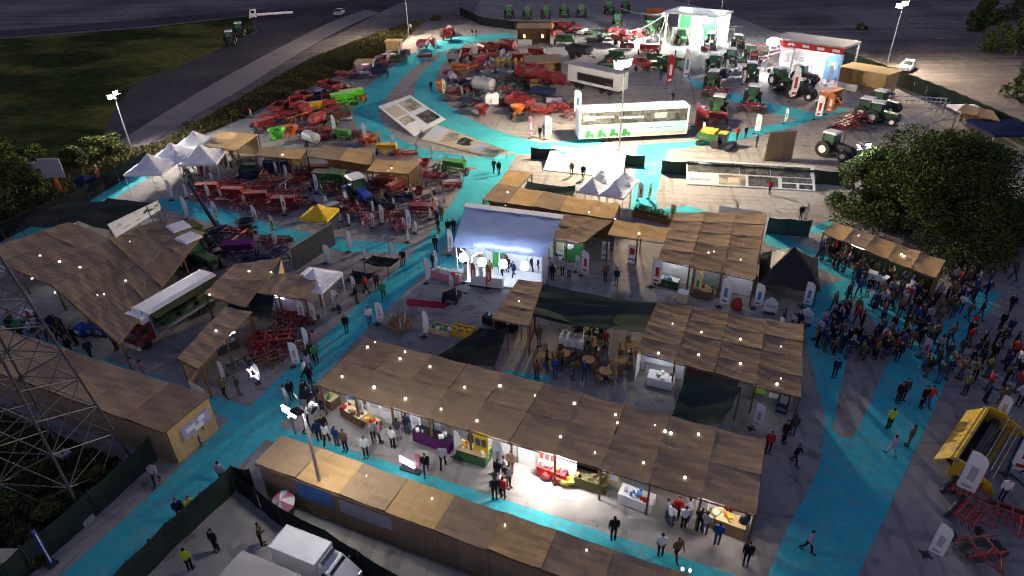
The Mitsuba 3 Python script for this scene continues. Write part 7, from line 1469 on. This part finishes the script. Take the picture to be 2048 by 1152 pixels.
GW = (.75, 1, .85)
top = f(-6.2, -3.8, 6.4); top2 = f(6.2, -3.8, 6.2)
for i, (a, q, z, c) in enumerate(((top, (-37.85, 157.71), 2.5, GW), (top, (-40.53, 182.52), 3.0, (.5, .95, .8)), (top, (-47.39, 186.88), 3.0, (.4, .9, .8)), (top, (-31.96, 165.93), 1.5, (.8, .8, .85)), (top, (-26.89, 155.38), .8, (1, .95, .3)), (top2, (-14.99, 165.15), 3.0, (1, .95, .7)), (top2, (-13.84, 169.85), 3.0, (1, .95, .7)), (top2, (-16.66, 150.58), 1.0, GW), (f(2, -3.8, 6.3), (-17.16, 133.89), 1.0, GW), (f(5, -3.8, 6.3), (-16.13, 132.13), 1.0, GW))):
    rope(['white bunting line running down left from the green lit stand', 'teal bunting line highest at the left of the green lit stand', 'teal bunting line reaching farthest left of the green lit stand', 'grey bunting line second left of the green lit stand', 'yellow bunting line in front of the green lit stand', 'upper cream bunting line right of the green lit stand', 'lower cream bunting line right of the green lit stand', 'short bunting line at the right corner of the green lit stand', 'greenish bunting line hanging in front of the green lit stand, left', 'greenish bunting line hanging in front of the green lit stand, right'][i], a, (*q, z), .8, c)
# red and white lit stand
px, py = (2.00, 138.37)
rz = -24
f = frame_at(px, py, rz)
k = thing('lit_stand', 'red and white lit stand with a long flat roof and a blue panel', 'stand')
put('roof', M().box((px, py, 6.3), (14.0, 7.0, .4), math.radians(rz)), 'grey_paint', k)
a = f(0, -3.55); put('fascia', M().box((*a, 5.7), (14.0, .12, 1.0), math.radians(rz)), 'print_red', k)
for u, v in ((-6.8, -3.3), (6.8, -3.3), (-6.8, 3.3), (6.8, 3.3), (-2, -3.3)):
    a = f(u, v); put('post', M().box((*a, 3.0), (.25, .25, 6.0), math.radians(rz)), 'steel', k)
for i, m_ in enumerate(('white_wall', 'white_wall', 'white_wall', 'print_blue')):
    a = f(-4.2 + i * 3, -1.0); put('wall_panel', M().box((*a, 2.4), (2.9, .12, 4.6), math.radians(rz)), m_, k)
    a = f(-4.2 + i * 3, -1.1); put('picture', M().box((*a, 2.6), (.9, .04, 1.3), math.radians(rz)), 'print_grey' if i < 3 else 'print_sky', k)
a = f(-6.4, -3.8, 5.6); put('floodlight', M().box(a, (1.8, .4, .9), math.radians(rz)), 'lamp_face', k, light=np.array([.95, .96, 1]) * 520, w=8)
a = f(3.5, -3.3, 4.9); put('lamp', M().box(a, (3.0, .4, .12), math.radians(rz)), 'lamp_face', k, light=np.array([1, .95, .95]) * 150, w=4)
for i in range(5):
    a = f(-5.5 + 2.8 * i, -3.64); put('lettering_block', M().box((*a, 5.7), (1.3, .05, .45), math.radians(rz)), 'white_wall', k)
for i, (q, z) in enumerate((((-10.28, 148.66), 3.2), ((-9.24, 143.27), 3.0), ((-7.25, 137.29), 3.0), ((-12.99, 152.85), 3.0))):
    rope(['topmost pink bunting line left of the red and white lit stand', 'pink bunting line second from the top left of the red and white lit stand', 'lowest pink bunting line left of the red and white lit stand', 'longest pink bunting line left of the red and white lit stand'][i], f(-2.5, -3.7, 5.6), (*q, z), .5, (1, .62, .72))
# rope between the masts of the ring
rope('thin cable from the central light mast to the ring', [*(-20.61, 85.50), 8.5], (*(-31.56, 115.12), 1.5), .3, (1, .85, .7), r=.03)
rope('thin pale cable stretched over the left of the machinery ring', [*(-49.24, 116.60), 4.0], (*(-49.78, 100.11), 1.0), .2, (.9, .85, .8), r=.035)
rope('thin cable over the red machines of the upper left yard', [*(-61.51, 61.22), 3.5], (*(-64.02, 57.17), .8), .2, (.8, .9, .8), r=.03)
# white flag rope fence at the right
k = thing('rope_fence', 'white rope fence with small pennants in the upper right beyond the tractors', 'fence')
L_ = [(14.77, 123.05), (20.32, 124.09), (24.47, 124.35), (17.92, 112.70), (14.88, 107.28)]
for a, b in zip(L_[:-1], L_[1:]):
    put('rail', M().tube([*a, 1.1], [*b, 1.1], .09, n=4).tube([*a, .5], [*b, .5], .05, n=4), 'white_cloth', k)
for a, b in zip(L_[:-1], L_[1:]):
    for t in np.linspace(0, 1, 7)[:-1]:
        put('post', M().tube([a[0] + (b[0] - a[0]) * t, a[1] + (b[1] - a[1]) * t, 0], [a[0] + (b[0] - a[0]) * t, a[1] + (b[1] - a[1]) * t, 1.15], .05, n=4), 'white_cloth', k)
k = thing('rope_fence', 'white rope fence running right from the white awning at the right edge', 'fence')
L_ = [(19.64, 110.00), (24.33, 114.24), (27.24, 118.74), (28.76, 110.42), (30.90, 104.54)]
for a, b in zip(L_[:-1], L_[1:]):
    put('rail', M().tube([*a, 1.0], [*b, 1.0], .08, n=4), 'white_cloth', k)
    put('post', M().tube([*a, 0], [*a, 1.05], .05, n=4), 'white_cloth', k)
pavilion('small white awning in the upper right behind the big tree', *(24.44, 115.06), 4.0, 2.2, 2.6, 20, name='white_awning')
CK = [(22.53, 111.25), (27.20, 107.87), (27.12, 112.90), (24.05, 115.62)]
blk = thing('reed_shed', 'low brown reed shed in the upper right corner of the yard', 'shed')
roof_of(blk, CK, 2.65, 2, 1, ['reed_brown']); posts_of(blk, grid_posts(CK, 2), 2.5); wall_of(blk, CK[3], CK[2], 0, 2.3, 'wood_dark', name='rear_wall')
pavilion('dark awning in shade at the right picture edge above the big tree', *(27.82, 106.64), 7.0, 2.2, 2.6, 20, 'navy', name='dark_awning')
# the sign board and markers at the far left
k = thing('notice_board', 'grey backed board on an orange foot among the left bushes', 'board')
x, y = (-80.89, 46.85)
put('panel', M().box((x, y, 3.2), (2.6, .15, 2.4), math.radians(25)).box((x - 1.6, y - .8, 3.6), (1.6, .15, .8), math.radians(25)), 'grey_cloth', k); put('foot', M().tube([x, y, 0], [x, y, 2.0], .3, .22, 8), 'orange', k)
k = thing('orange_marker', 'tall orange marker pillar beside the far left blue carpet', 'marker'); x, y = (-77.83, 50.21)
put('pillar', M().tube([x, y, .1], [x, y, 2.6], .35, .15, 8), 'orange', k); put('cap', M().tube([x, y, 2.6], [x, y, 2.9], .16, .05, 8), 'cream', k)
k = thing('wrapped_pallet', 'dark blue wrapped stack beside the orange marker at the far left', 'stack'); x, y = (-77.45, 48.15)
put('wrap', M().hull([(x + a * .9, y + b * .7, z) for a in (-1, 1) for b in (-1, 1) for z in (.15, 1.9)] + [(x, y, 2.3)]), 'navy', k); put('pallet', M().box((x, y, .08), (2.0, 1.6, .15)), 'wood', k)
# lit signs and bins
k = thing('lit_sign', 'white lit letter sign standing at the left corner of the golden row', 'sign'); x, y = (-26.33, 23.59)
put('board', M().box((x, y, 2.2), (1.3, .15, .5), math.radians(-12)), 'lamp_face', k, light=COOL * 3.0, w=.3); put('stand', M().box((x, y + .1, 1.0), (.1, .1, 2.0)), 'steel', k)
k = thing('lit_sign', 'small white and pink lit sign on the narrow carpet', 'sign'); x, y = (-17.52, 23.84)
put('board', M().box((x - .2, y, .7), (1.2, .12, .45), math.radians(-10)), 'lamp_face', k, light=np.array([1, .9, .95]) * 3.5, w=.3); put('side_board', M().box((x + .55, y + .1, 1.1), (.35, .12, 1.0), math.radians(-10)), 'pink', k); put('foot', M().box((x, y, .1), (1.4, .4, .16)), 'charcoal', k)
k = thing('lit_star', 'lilac lit star sign beside the feather flag on the grey floor', 'sign'); x, y = (-32.38, 26.71)
pts = [(math.cos(math.radians(90 + 36 * i)) * (.62 if i % 2 == 0 else .34), 1.0 + math.sin(math.radians(90 + 36 * i)) * (.62 if i % 2 == 0 else .34)) for i in range(10)]
inn = [(a * .62, 1 + (b - 1) * .62) for a, b in pts]
tm = trimesh.creation.extrude_polygon(sg.Polygon(pts, [inn]), .08, engine='earcut'); v = np.array(tm.vertices)[:, [0, 2, 1]] + [x, y, .2]
put('star', M().add(v, np.array(tm.faces)[:, ::-1]), 'lamp_face', k, light=np.array([.75, .62, 1]) * 1.6, w=.2); put('stand', M().tube([x, y + .1, 0], [x, y + .1, .8], .05), 'steel', k)
k = thing('red_barrel', 'red conical bin before the right shop of the tall brown roof', 'bin'); x, y = (-0.92, 50.23)
put('body', M().lathe([(.42, 0), (.5, .5), (.3, 1.0), (.1, 1.15)], 12, (x, y, .03)), 'red', k)
for lab, q in (('white house shaped sign behind the wide dark roof', (1.75, 50.46)), ('white house shaped sign at the corner of the wide roof by the crowd', (4.53, 49.80))):
    k = thing('house_sign', lab, 'sign'); x, y = q
    put('panel', M().prism([(x - .55, .25), (x + .55, .25), (x + .55, 1.2), (x, 1.7), (x - .55, 1.2)], 'y', y - .05, y + .05), 'white_wall', k); put('lettering_block', M().box((x, y - .06, .8), (.7, .02, .22)), 'print_grey', k); put('foot', M().box((x, y, .12), (.9, .4, .24)), 'charcoal', k)
k = thing('cream_cube', 'cream box stool in front of the shop left of the wide roof', 'box'); x, y = (-5.43, 49.82)
put('box_body', M().box((x, y, .45), (.9, .8, .9)), 'cream', k); put('cushion', M().hull([(x + a * .44, y + b * .39, z) for a in (-1, 1) for b in (-1, 1) for z in (.91, .97)] + [(x, y, 1.02)]), 'white_cloth', k)
for lab, q, c in (('blue leaning pole at the lower left picture corner', (-32.26, 10.61), 'blue'),):
    k = thing('blue_pole', lab, 'pole'); x, y = q
    put('shaft', M().tube([x, y, 0], [x - .15, y + .1, 2.6], .1, n=8), c, k); put('foot', M().box((x, y, .08), (.5, .5, .15)), 'charcoal', k); put('strip', M().tube([x + .1, y - .02, .3], [x - .03, y + .08, 2.5], .03, n=4), 'white_cloth', k)
k = thing('yellow_box', 'yellow box on a brown roof at the lower left corner', 'box'); x, y = (-33.92, 9.60)
put('box_body', M().box((x, y, .6), (.9, .8, 1.2), .4), 'yellow', k); put('lid', M().box((x, y, 1.22), (.96, .86, .06), .4), 'cream', k)
k = thing('umbrella', 'pink and white parasol lying against the net fence behind the white truck', 'parasol'); x, y = (-22.56, 18.23)
m = M(); m2 = M()
for i in range(8):
    a, b = math.pi / 4 * i, math.pi / 4 * (i + 1)
    tri = [(0, 0, .55), (.75 * math.cos(a), .75 * math.sin(a), .1), (.75 * math.cos(b), .75 * math.sin(b), .1)]
    (m if i % 2 else m2).add(tri + [(p[0], p[1], p[2] - .03) for p in tri], [[0, 1, 2], [5, 4, 3], [1, 4, 5], [1, 5, 2]])
to = T().translate([x, y, 1.0]).rotate([1, 0, 0], 28)
put('canopy_panel', m, 'pink', k, to); put('canopy_panel', m2, 'white_cloth', k, to); put('shaft', M().tube([0, 0, .55], [0, 0, -1.0], .03), 'steel', k, to)
# the hedge planter by the golden canopies
x, y = (-11.57, 65.28)
k = thing('planter', 'long brown planter with dark shrubs beside the carpet crossing', 'planter')
put('trough', M().box((x, y, .3), (4.2, 1.2, .6), math.radians(-8)), 'wood_dark', k)
for m_, g_ in leaf_cloud(np.random.default_rng(5), [(x - 1.6 + .5 * i, y + .22 - .08 * i, .95, .55) for i in range(7)], 1500, .1, ['leaf_dark']).items():
    put('shrubs', g_, m_, k)

# ---------------------------------------------------------------- goods, tables, chairs
def table(w, d, h=.75, top='wood', cloth=None):
    p = [('top', M().box((0, 0, h), (w, d, .05)), top)]
    if cloth:
        p += [('cloth', M().box((0, 0, h / 2 + .05), (w + .04, d + .04, h - .06)), cloth)]
    else:
        p += [('leg', (lambda m: [m.box((a * (w / 2 - .06), b * (d / 2 - .06), h / 2 - .02), (.06, .06, h - .05)) for a in (-1, 1) for b in (-1, 1)] and m)(M()), 'wood_dark')]
    return p


def goods(R, w, d, z, mats, n):
    """boxes, jars and bowls laid out on a counter"""
    out = []
    for i in range(n):
        x, y = R.uniform(-w / 2 + .12, w / 2 - .12), R.uniform(-d / 2 + .1, d / 2 - .1); s = R.uniform(.1, .24); m = R.choice(mats)
        if i % 3 == 0:
            out.append(('jar', M().lathe([(s * .45, z), (s * .5, z + s), (s * .3, z + s * 1.3)], 8, (x, y, 0)), m))
        else:
            out.append(('box', M().box((x, y, z + s * .5), (s * 1.5, s * 1.2, s), R.uniform(0, 3)), m))
    return out


def stall_table(name, lab, q, rz, w, d, top, cloth, mats, n, seed, cat='table', h=.8):
    R = random.Random(seed)
    k = place(proto(*table(w, d, h, top, cloth)), name, lab, cat, q[0], q[1], .03, rz)
    for i, (pn, m, mat) in enumerate(goods(R, w, d, h + .03, mats, n)):
        kk = place(proto(('body', m, mat)), 'goods_' + pn if pn == 'box' else 'goods_jar', f'small {mat.split("_")[0].replace("print", "plain")} {"jar" if pn == "jar" else "box"} on the {lab}', pn, q[0], q[1], .03, rz, 1, f'goods on the {lab}')


MX = ['cream', 'wood', 'white_wall', 'red_cloth', 'print_green', 'brown_cloth', 'yellow']
WH = ['white_wall', 'grey_cloth', 'white_cloth', 'print_grey']
stall_table('display_table', 'brown table with cream cloth in the long row\'s first shop', (-23.46, 26.51), -14, 2.0, .9, 'cream', 'brown_cloth', MX, 12, 1)
stall_table('display_table', 'low wooden table beside the blue cloth in the first shop', (-21.86, 26.10), -14, 1.2, .8, 'wood', None, MX, 6, 2)
stall_table('display_table', 'cream topped box table at the long row\'s left end', (-25.79, 27.00), -14, .9, .8, 'cream', 'wood_dark', MX, 3, 3)
stall_table('shop_counter', 'dark purple counter in the long row\'s third shop', (-17.26, 26.36), -3, 2.7, .7, 'black', 'purple', WH, 5, 4, 'counter', 1.0)
stall_table('shop_counter', 'dark green shop counter with yellow goods in the fourth shop', (-14.28, 26.23), 0, 2.0, 1.0, 'plywood', 'deep_green', ['yellow', 'cream', 'print_green', 'orange'], 10, 5, 'counter', .9)
stall_table('display_table', 'olive shelf table in the dark seventh shop', (-6.69, 26.81), 0, 2.0, .7, 'olive', 'olive', ['lime', 'olive', 'brown_cloth'], 8, 6)
stall_table('display_table', 'patterned white and blue cloth table in the eighth shop', (-3.87, 26.61), -4, 2.0, .9, 'white_cloth', 'white_cloth', ['print_blue', 'red_cloth', 'lilac', 'white_wall'], 9, 7)
stall_table('shop_counter', 'warm lit wooden counter in the long row\'s last shop', (1.25, 26.80), -6, 1.9, .8, 'plywood', 'wood', ['yellow', 'cream', 'orange', 'plywood'], 10, 8, 'counter', .9)
stall_table('display_table', 'white table under the lit booth of the wide roof block', (-4.83, 37.86), 0, 1.8, 1.0, 'white_wall', 'white_cloth', ['black', 'brown_cloth', 'print_grey', 'white_wall'], 7, 9)
stall_table('display_table', 'white lit bench in the tall brown roof\'s left shop', (-7.24, 51.83), -4, 2.2, .8, 'white_wall', 'deep_green', ['print_blue', 'white_wall', 'print_grey'], 7, 10)
stall_table('display_table', 'wooden stepped table in the tall brown roof\'s middle shop', (-3.91, 51.31), -4, 1.5, 1.2, 'wood', 'brown_cloth', MX, 6, 11)
stall_table('display_table', 'bright white table in the tea garden under the green net', (-12.30, 40.15), 0, 2.0, 1.0, 'white_wall', 'white_cloth', WH, 7, 12)
stall_table('display_table', 'table with white dishes below the narrow reed roof stall', (-18.65, 40.24), -8, 3.0, .7, 'charcoal', 'black', ['white_wall', 'white_cloth', 'silver'], 12, 13)
stall_table('display_table', 'white table on the grey floor by the narrow stall', (-37.85, 26.42), 60, 1.6, .7, 'white_wall', 'wood', MX, 6, 14)
stall_table('display_table', 'low rack table of coloured goods on the open yard', (-26.43, 45.48), -5, 3.0, .7, 'grey_cloth', 'pink', ['print_green', 'cream', 'yellow', 'white_wall', 'print_red'], 11, 15)
stall_table('display_table', 'dark goods table in the narrow reed stall\'s open side', (-37.68, 29.00), 65, 2.2, .7, 'grey_cloth', 'charcoal', WH, 8, 16)
stall_table('display_table', 'white table before the golden canopy with the lit counter', (-44.80, 62.68), 5, 2.6, .9, 'white_wall', 'dark_red', WH, 5, 17)
stall_table('display_table', 'red cloth table in the bright white shop', (-9.12, 26.67), -4, 1.8, .6, 'red_cloth', 'red_cloth', ['orange', 'red', 'white_wall'], 8, 18)
# picture panels in the shops
for lab, a, b, z0, z1, y, m_ in (('white lit panel pair in the second shop', -22.4, -20.2, .9, 2.3, 26.6, 'white_wall'), ('white slim panel beside the lit panels of the second shop', -23.0, -22.6, .3, 2.2, 26.4, 'white_cloth'), ('yellow banner at the left of the bright white shop', -14.2, -13.2, .5, 2.5, 26.2, 'yellow'), ('white banner with pictures in the fifth shop', -13.0, -11.6, .6, 2.5, 26.9, 'white_wall')):
    k = thing('display_board', lab, 'panel')
    put('board', M().box(((a + b) / 2, y, (z0 + z1) / 2), (b - a, .05, z1 - z0)), m_, k)
    put('foot', M().box((a + .1, y, .3), (.05, .3, .6)).box((b - .1, y, .3), (.05, .3, .6)), 'steel', k)
    for i in range(2):
        put('picture', M().box(((a + b) / 2 - (b - a) * (.2 - .4 * i), y - .035, (z0 + z1) / 2 + .2), ((b - a) * .3, .02, (z1 - z0) * .3)), 'print_grey' if m_ != 'yellow' else 'print_dark', k)
k = thing('lettered_wall', 'glowing white wall with red goods in the bright sixth shop', 'wall')
put('board', M().box((-8.9, 26.88, 1.3), (2.5, .06, 1.9)), 'white_wall', k)
for i in range(3):
    put('red_print', M().box((-9.9 + .35 * i, 26.84, 1.45), (.24, .02, .5)), 'print_red', k)
for i, x in enumerate((-9.4, -8.7, -8.2)):
    k = thing('red_machine', 'small red machine on the floor of the bright shop', 'machine', 'small red machines of the bright shop')
    put('body', M().hull([(x + a * .25, 26.4 + b * .2, z) for a in (-1, 1) for b in (-1, 1) for z in (.15, .5)] + [(x, 26.45, .75)]), 'red' if i < 2 else 'orange', k); put('handle', M().tube([x, 26.6, .5], [x, 26.75, .95], .03), 'charcoal', k)
    put('wheel', M().wheel((x - .28, 26.4, .14), .14, .06), 'rubber', k)
k = thing('pinwheel', 'lime green handcart on the bright floor of the sixth shop', 'handcart'); x, y = (-8.07, 26.46)
put('tray', M().box((x, y, .4), (.8, .5, .2), .4), 'lime', k); put('wheel', M().wheel((x - .3, y, .16), .16, .06), 'rubber', k); put('wheel', M().wheel((x + .3, y, .16), .16, .06), 'rubber', k); put('handle', M().tube([x + .3, y + .2, .5], [x + .7, y + .4, .9], .02), 'steel', k)
# cafe chairs and round tables of the tea garden
CH = proto(('seat', M().box((0, 0, .45), (.44, .44, .05)), 'wood'), ('backrest', M().box((0, .21, .72), (.42, .04, .45)), 'wood'), ('leg', (lambda m: [m.box((a * .19, b * .19, .22), (.04, .04, .43)) for a in (-1, 1) for b in (-1, 1)] and m)(M()), 'wood_dark'))
TB = proto(('tabletop', M().tube([0, 0, .72], [0, 0, .76], .5, n=16), 'wood'), ('column', M().tube([0, 0, .04], [0, 0, .72], .05), 'dark_steel'), ('base', M().tube([0, 0, 0], [0, 0, .05], .28, n=10), 'dark_steel'))
for i, (q, lab) in enumerate((((-13.61, 37.41), 'round tea garden table nearest to the blue strip'), ((-12.25, 37.95), 'round tea garden table second from the left'), ((-10.31, 37.87), 'round tea garden table in the middle'), ((-8.74, 37.03), 'round tea garden table before the white booth, front'), ((-10.38, 40.20), 'round tea garden table with a red seat beside it'), ((-8.06, 38.76), 'round tea garden table before the white booth, rear'), ((-7.75, 40.90), 'round tea garden table at the wide roof edge'), ((-12.02, 41.88), 'round tea garden table behind the bright white table'))):
    place(TB, 'round_table', lab, 'table', q[0], q[1], .03, 0, 1, 'round tables of the tea garden')
    for j in range(4):
        a = j * 90 + 20 + i * 17
        place(CH, 'garden_chair', f'chair at the {lab}', 'chair', q[0] + .72 * math.cos(math.radians(a)), q[1] + .72 * math.sin(math.radians(a)), .03, a - 90, 1, f'chairs at the {lab}', {'wood': ('wood', 'olive', 'brown_cloth')[i % 3]})
for i, (q, rz, where) in enumerate((((-12.50, 41.39), 180, 'behind the bright white tea table'), ((-12.06, 41.34), 200, 'beside the bright white tea table'), ((-11.02, 41.38), 90, 'at the dark tea garden table, left'), ((-10.50, 41.73), 150, 'at the dark tea garden table, right'), ((-9.90, 41.10), 30, 'at the dark tea garden table, front'), ((-14.78, 39.16), 40, 'by the golden side wall of the tea garden'))):
    person(q, rz, 'sitting' if i < 5 else 'standing', ('brown', 'navy', 'olive', 'black', 'red', 'olive')[i], 'denim', where, .03)
# barrel planters and crates on the open yard
for i, (q, lab, m_) in enumerate((((-26.42, 37.17), 'round wooden planter of tools at the carpet edge', 'wood'), ((-22.77, 37.84), 'low wooden crate with green goods beside the black net', 'plywood'), ((-21.14, 38.26), 'yellow tray beside the black net', 'yellow'), ((-24.30, 42.58), 'dark machine at the right end of the red runner', 'black_paint'))):
    k = thing(('round_planter', 'goods_crate', 'yellow_tray', 'dark_machine')[i], lab, ('planter', 'crate', 'tray', 'machine')[i]); x, y = q
    if i == 0:
        put('tub', M().lathe([(.95, 0), (1.05, .55), (.95, .55), (.9, .1)], 16, (x, y, .03)), m_, k)
        for j in range(6):
            a = j * 1.05; put('tool', M().tube([x + .5 * math.cos(a), y + .4 * math.sin(a), .1], [x + .8 * math.cos(a), y + .5 * math.sin(a), 1.3], .04), 'white_cloth' if j % 2 else 'brown_cloth', k)
    elif i < 3:
        put('side', M().box((x - .9, y, .3), (.06, 1.0, .6)), m_, k); put('side', M().box((x + .9, y, .3), (.06, 1.0, .6)), m_, k); put('front', M().box((x, y - .5, .3), (1.8, .06, .6)), m_, k); put('rear', M().box((x, y + .5, .3), (1.8, .06, .6)), m_, k); put('bottom', M().box((x, y, .08), (1.76, .96, .06)), m_, k)
        for j in range(5):
            put('content', M().hull(ico((x - .65 + j * .32, y + .1 * (-1) ** j, .45), .24, (1, 1, .8))), ('print_green', 'print_sky', 'lime')[j % 3] if i == 1 else 'yellow', k)
    else:
        put('body', M().hull([(x + a * .7, y + b * .5, z) for a in (-1, 1) for b in (-1, 1) for z in (.3, .9)] + [(x + .4, y, 1.4)]), m_, k); put('wheel', M().wheel((x - .6, y - .5, .3), .3, .14), 'rubber', k); put('wheel', M().wheel((x + .6, y - .5, .3), .3, .14), 'rubber', k); put('arm', M().tube([x + .4, y, 1.2], [x + 1.4, y + .3, .8], .08), m_, k)
# blue goods and mannequins in the left hall
for i, (q, c, lab) in enumerate((((-56.88, 26.33), 'white_cloth', 'white draped stand behind the pylon bars'), ((-54.80, 25.55), 'white_paint', 'white tank behind the pylon bars'), ((-50.47, 26.64), 'blue', 'blue pump on the floor of the large hall, left'), ((-49.88, 27.11), 'blue', 'blue pump on the floor of the large hall, middle'), ((-48.82, 27.30), 'blue', 'blue pump on the floor of the large hall, right'), ((-53.75, 26.36), 'navy', 'navy pump stack behind the pylon bars'), ((-56.61, 24.83), 'print_green', 'teal display at the far left of the hall'), ((-35.94, 35.84), 'blue_cloth', 'blue cloth heap by the flags of the white pyramid tent'))):
    k = thing('hall_display', lab, 'display'); x, y = q
    put('body', M().hull([(x + a * .55, y + b * .4, z) for a in (-1, 1) for b in (-1, 1) for z in (.1, .8)] + [(x + .1, y, 1.3), (x - .2, y + .1, 1.2)]), c, k); put('base', M().box((x, y, .06), (1.3, 1.0, .1)), 'charcoal', k); put('motor', M().tube([x - .5, y - .45, .4], [x + .2, y - .45, .4], .2, n=10), 'silver', k)
# roll up banners and sign boards inside the shops
RU = proto(('banner', M().box((0, 0, 1.05), (.75, .02, 1.9)), 'white_cloth'), ('banner__print', M().box((0, -.014, 1.35), (.5, .01, .7)), 'print_grey'), ('banner__strip', M().box((0, -.014, .5), (.6, .01, .2)), 'print_blue'), ('cassette', M().box((0, 0, .05), (.85, .2, .1)), 'silver'), ('rod', M().tube([0, .06, .1], [0, .02, 2.0], .012, n=4), 'steel'))
for q, rz, lab, mats in (((-24.59, 27.71), 8, 'white roll up banner leftmost in the first shop of the long row', {}), ((-23.20, 27.71), 8, 'white roll up banner right in the first shop of the long row', {'print_blue': 'print_red'}), ((-21.61, 27.15), 15, 'white roll up banner between the first and second shop', {'print_grey': 'print_green'}), ((-18.68, 26.67), 0, 'white roll up banner between the second and third shop', {}), ((-17.38, 27.40), 0, 'grey roll up banner behind the purple counter', {'white_cloth': 'grey_cloth'}), ((-14.45, 27.49), 0, 'blue striped roll up banner behind the green counter', {'print_grey': 'print_blue'}),
                         ((-6.09, 27.26), 0, 'brown roll up banner in the dark seventh shop', {'white_cloth': 'brown_cloth'}), ((-5.38, 26.93), 0, 'golden roll up banner between the seventh and eighth shop', {'white_cloth': 'wood'}), ((-0.21, 26.87), 0, 'white roll up banner left of the last lit counter', {}), ((-7.12, 53.03), 0, 'white roll up banner in the left shop of the tall brown roof', {'print_grey': 'print_blue'}), ((-4.55, 52.60), 0, 'yellow roll up banner in the middle shop of the tall brown roof', {'white_cloth': 'yellow'}),
                         ((-2.50, 52.04), 0, 'grey roll up banner in the right shop of the tall brown roof', {'white_cloth': 'grey_cloth'}), ((3.43, 37.75), -10, 'dark roll up banner at the right end of the wide roof', {'white_cloth': 'charcoal'}), ((-13.75, 54.53), 0, 'white roll up banner under the golden canopy, left', {}), ((-11.20, 54.67), 0, 'white roll up banner under the golden canopy, right', {'print_grey': 'print_red'}), ((-17.84, 52.94), 0, 'pale roll up banner inside the green walled stand', {}), ((-19.61, 52.80), 0, 'white roll up banner at the right inside the lit stand', {'print_grey': 'print_green'})):
    place(RU, 'roll_up_banner', lab, 'banner', q[0], q[1], .03, rz, 1.0, None, mats)
for lab, x0, x1, y, z0, z1, m_, p_ in (('blue and white sign board in the lit booth of the wide roof', -6.3, -4.0, 38.95, 1.0, 2.4, 'white_wall', 'print_blue'), ('lime board in the open booth at the right end of the wide roof', 1.4, 2.2, 38.4, .9, 2.3, 'lime', 'white_wall'), ('white product board in the open booth at the right end of the wide roof', 2.5, 3.9, 38.3, .9, 2.2, 'white_wall', 'print_dark')):
    k = thing('sign_board', lab, 'board')
    put('board', M().box(((x0 + x1) / 2, y, (z0 + z1) / 2), (x1 - x0, .05, z1 - z0)), m_, k)
    put('foot', M().box((x0 + .1, y, z0 / 2), (.06, .3, z0)), 'steel', k); put('foot', M().box((x1 - .1, y, z0 / 2), (.06, .3, z0)), 'steel', k)
    put('picture', M().box((x0 + (x1 - x0) * .22, y - .03, (z0 + z1) / 2 + .1), ((x1 - x0) * .36, .02, (z1 - z0) * .5)), p_, k); put('picture', M().box((x0 + (x1 - x0) * .72, y - .03, (z0 + z1) / 2), ((x1 - x0) * .3, .02, (z1 - z0) * .3)), p_, k)
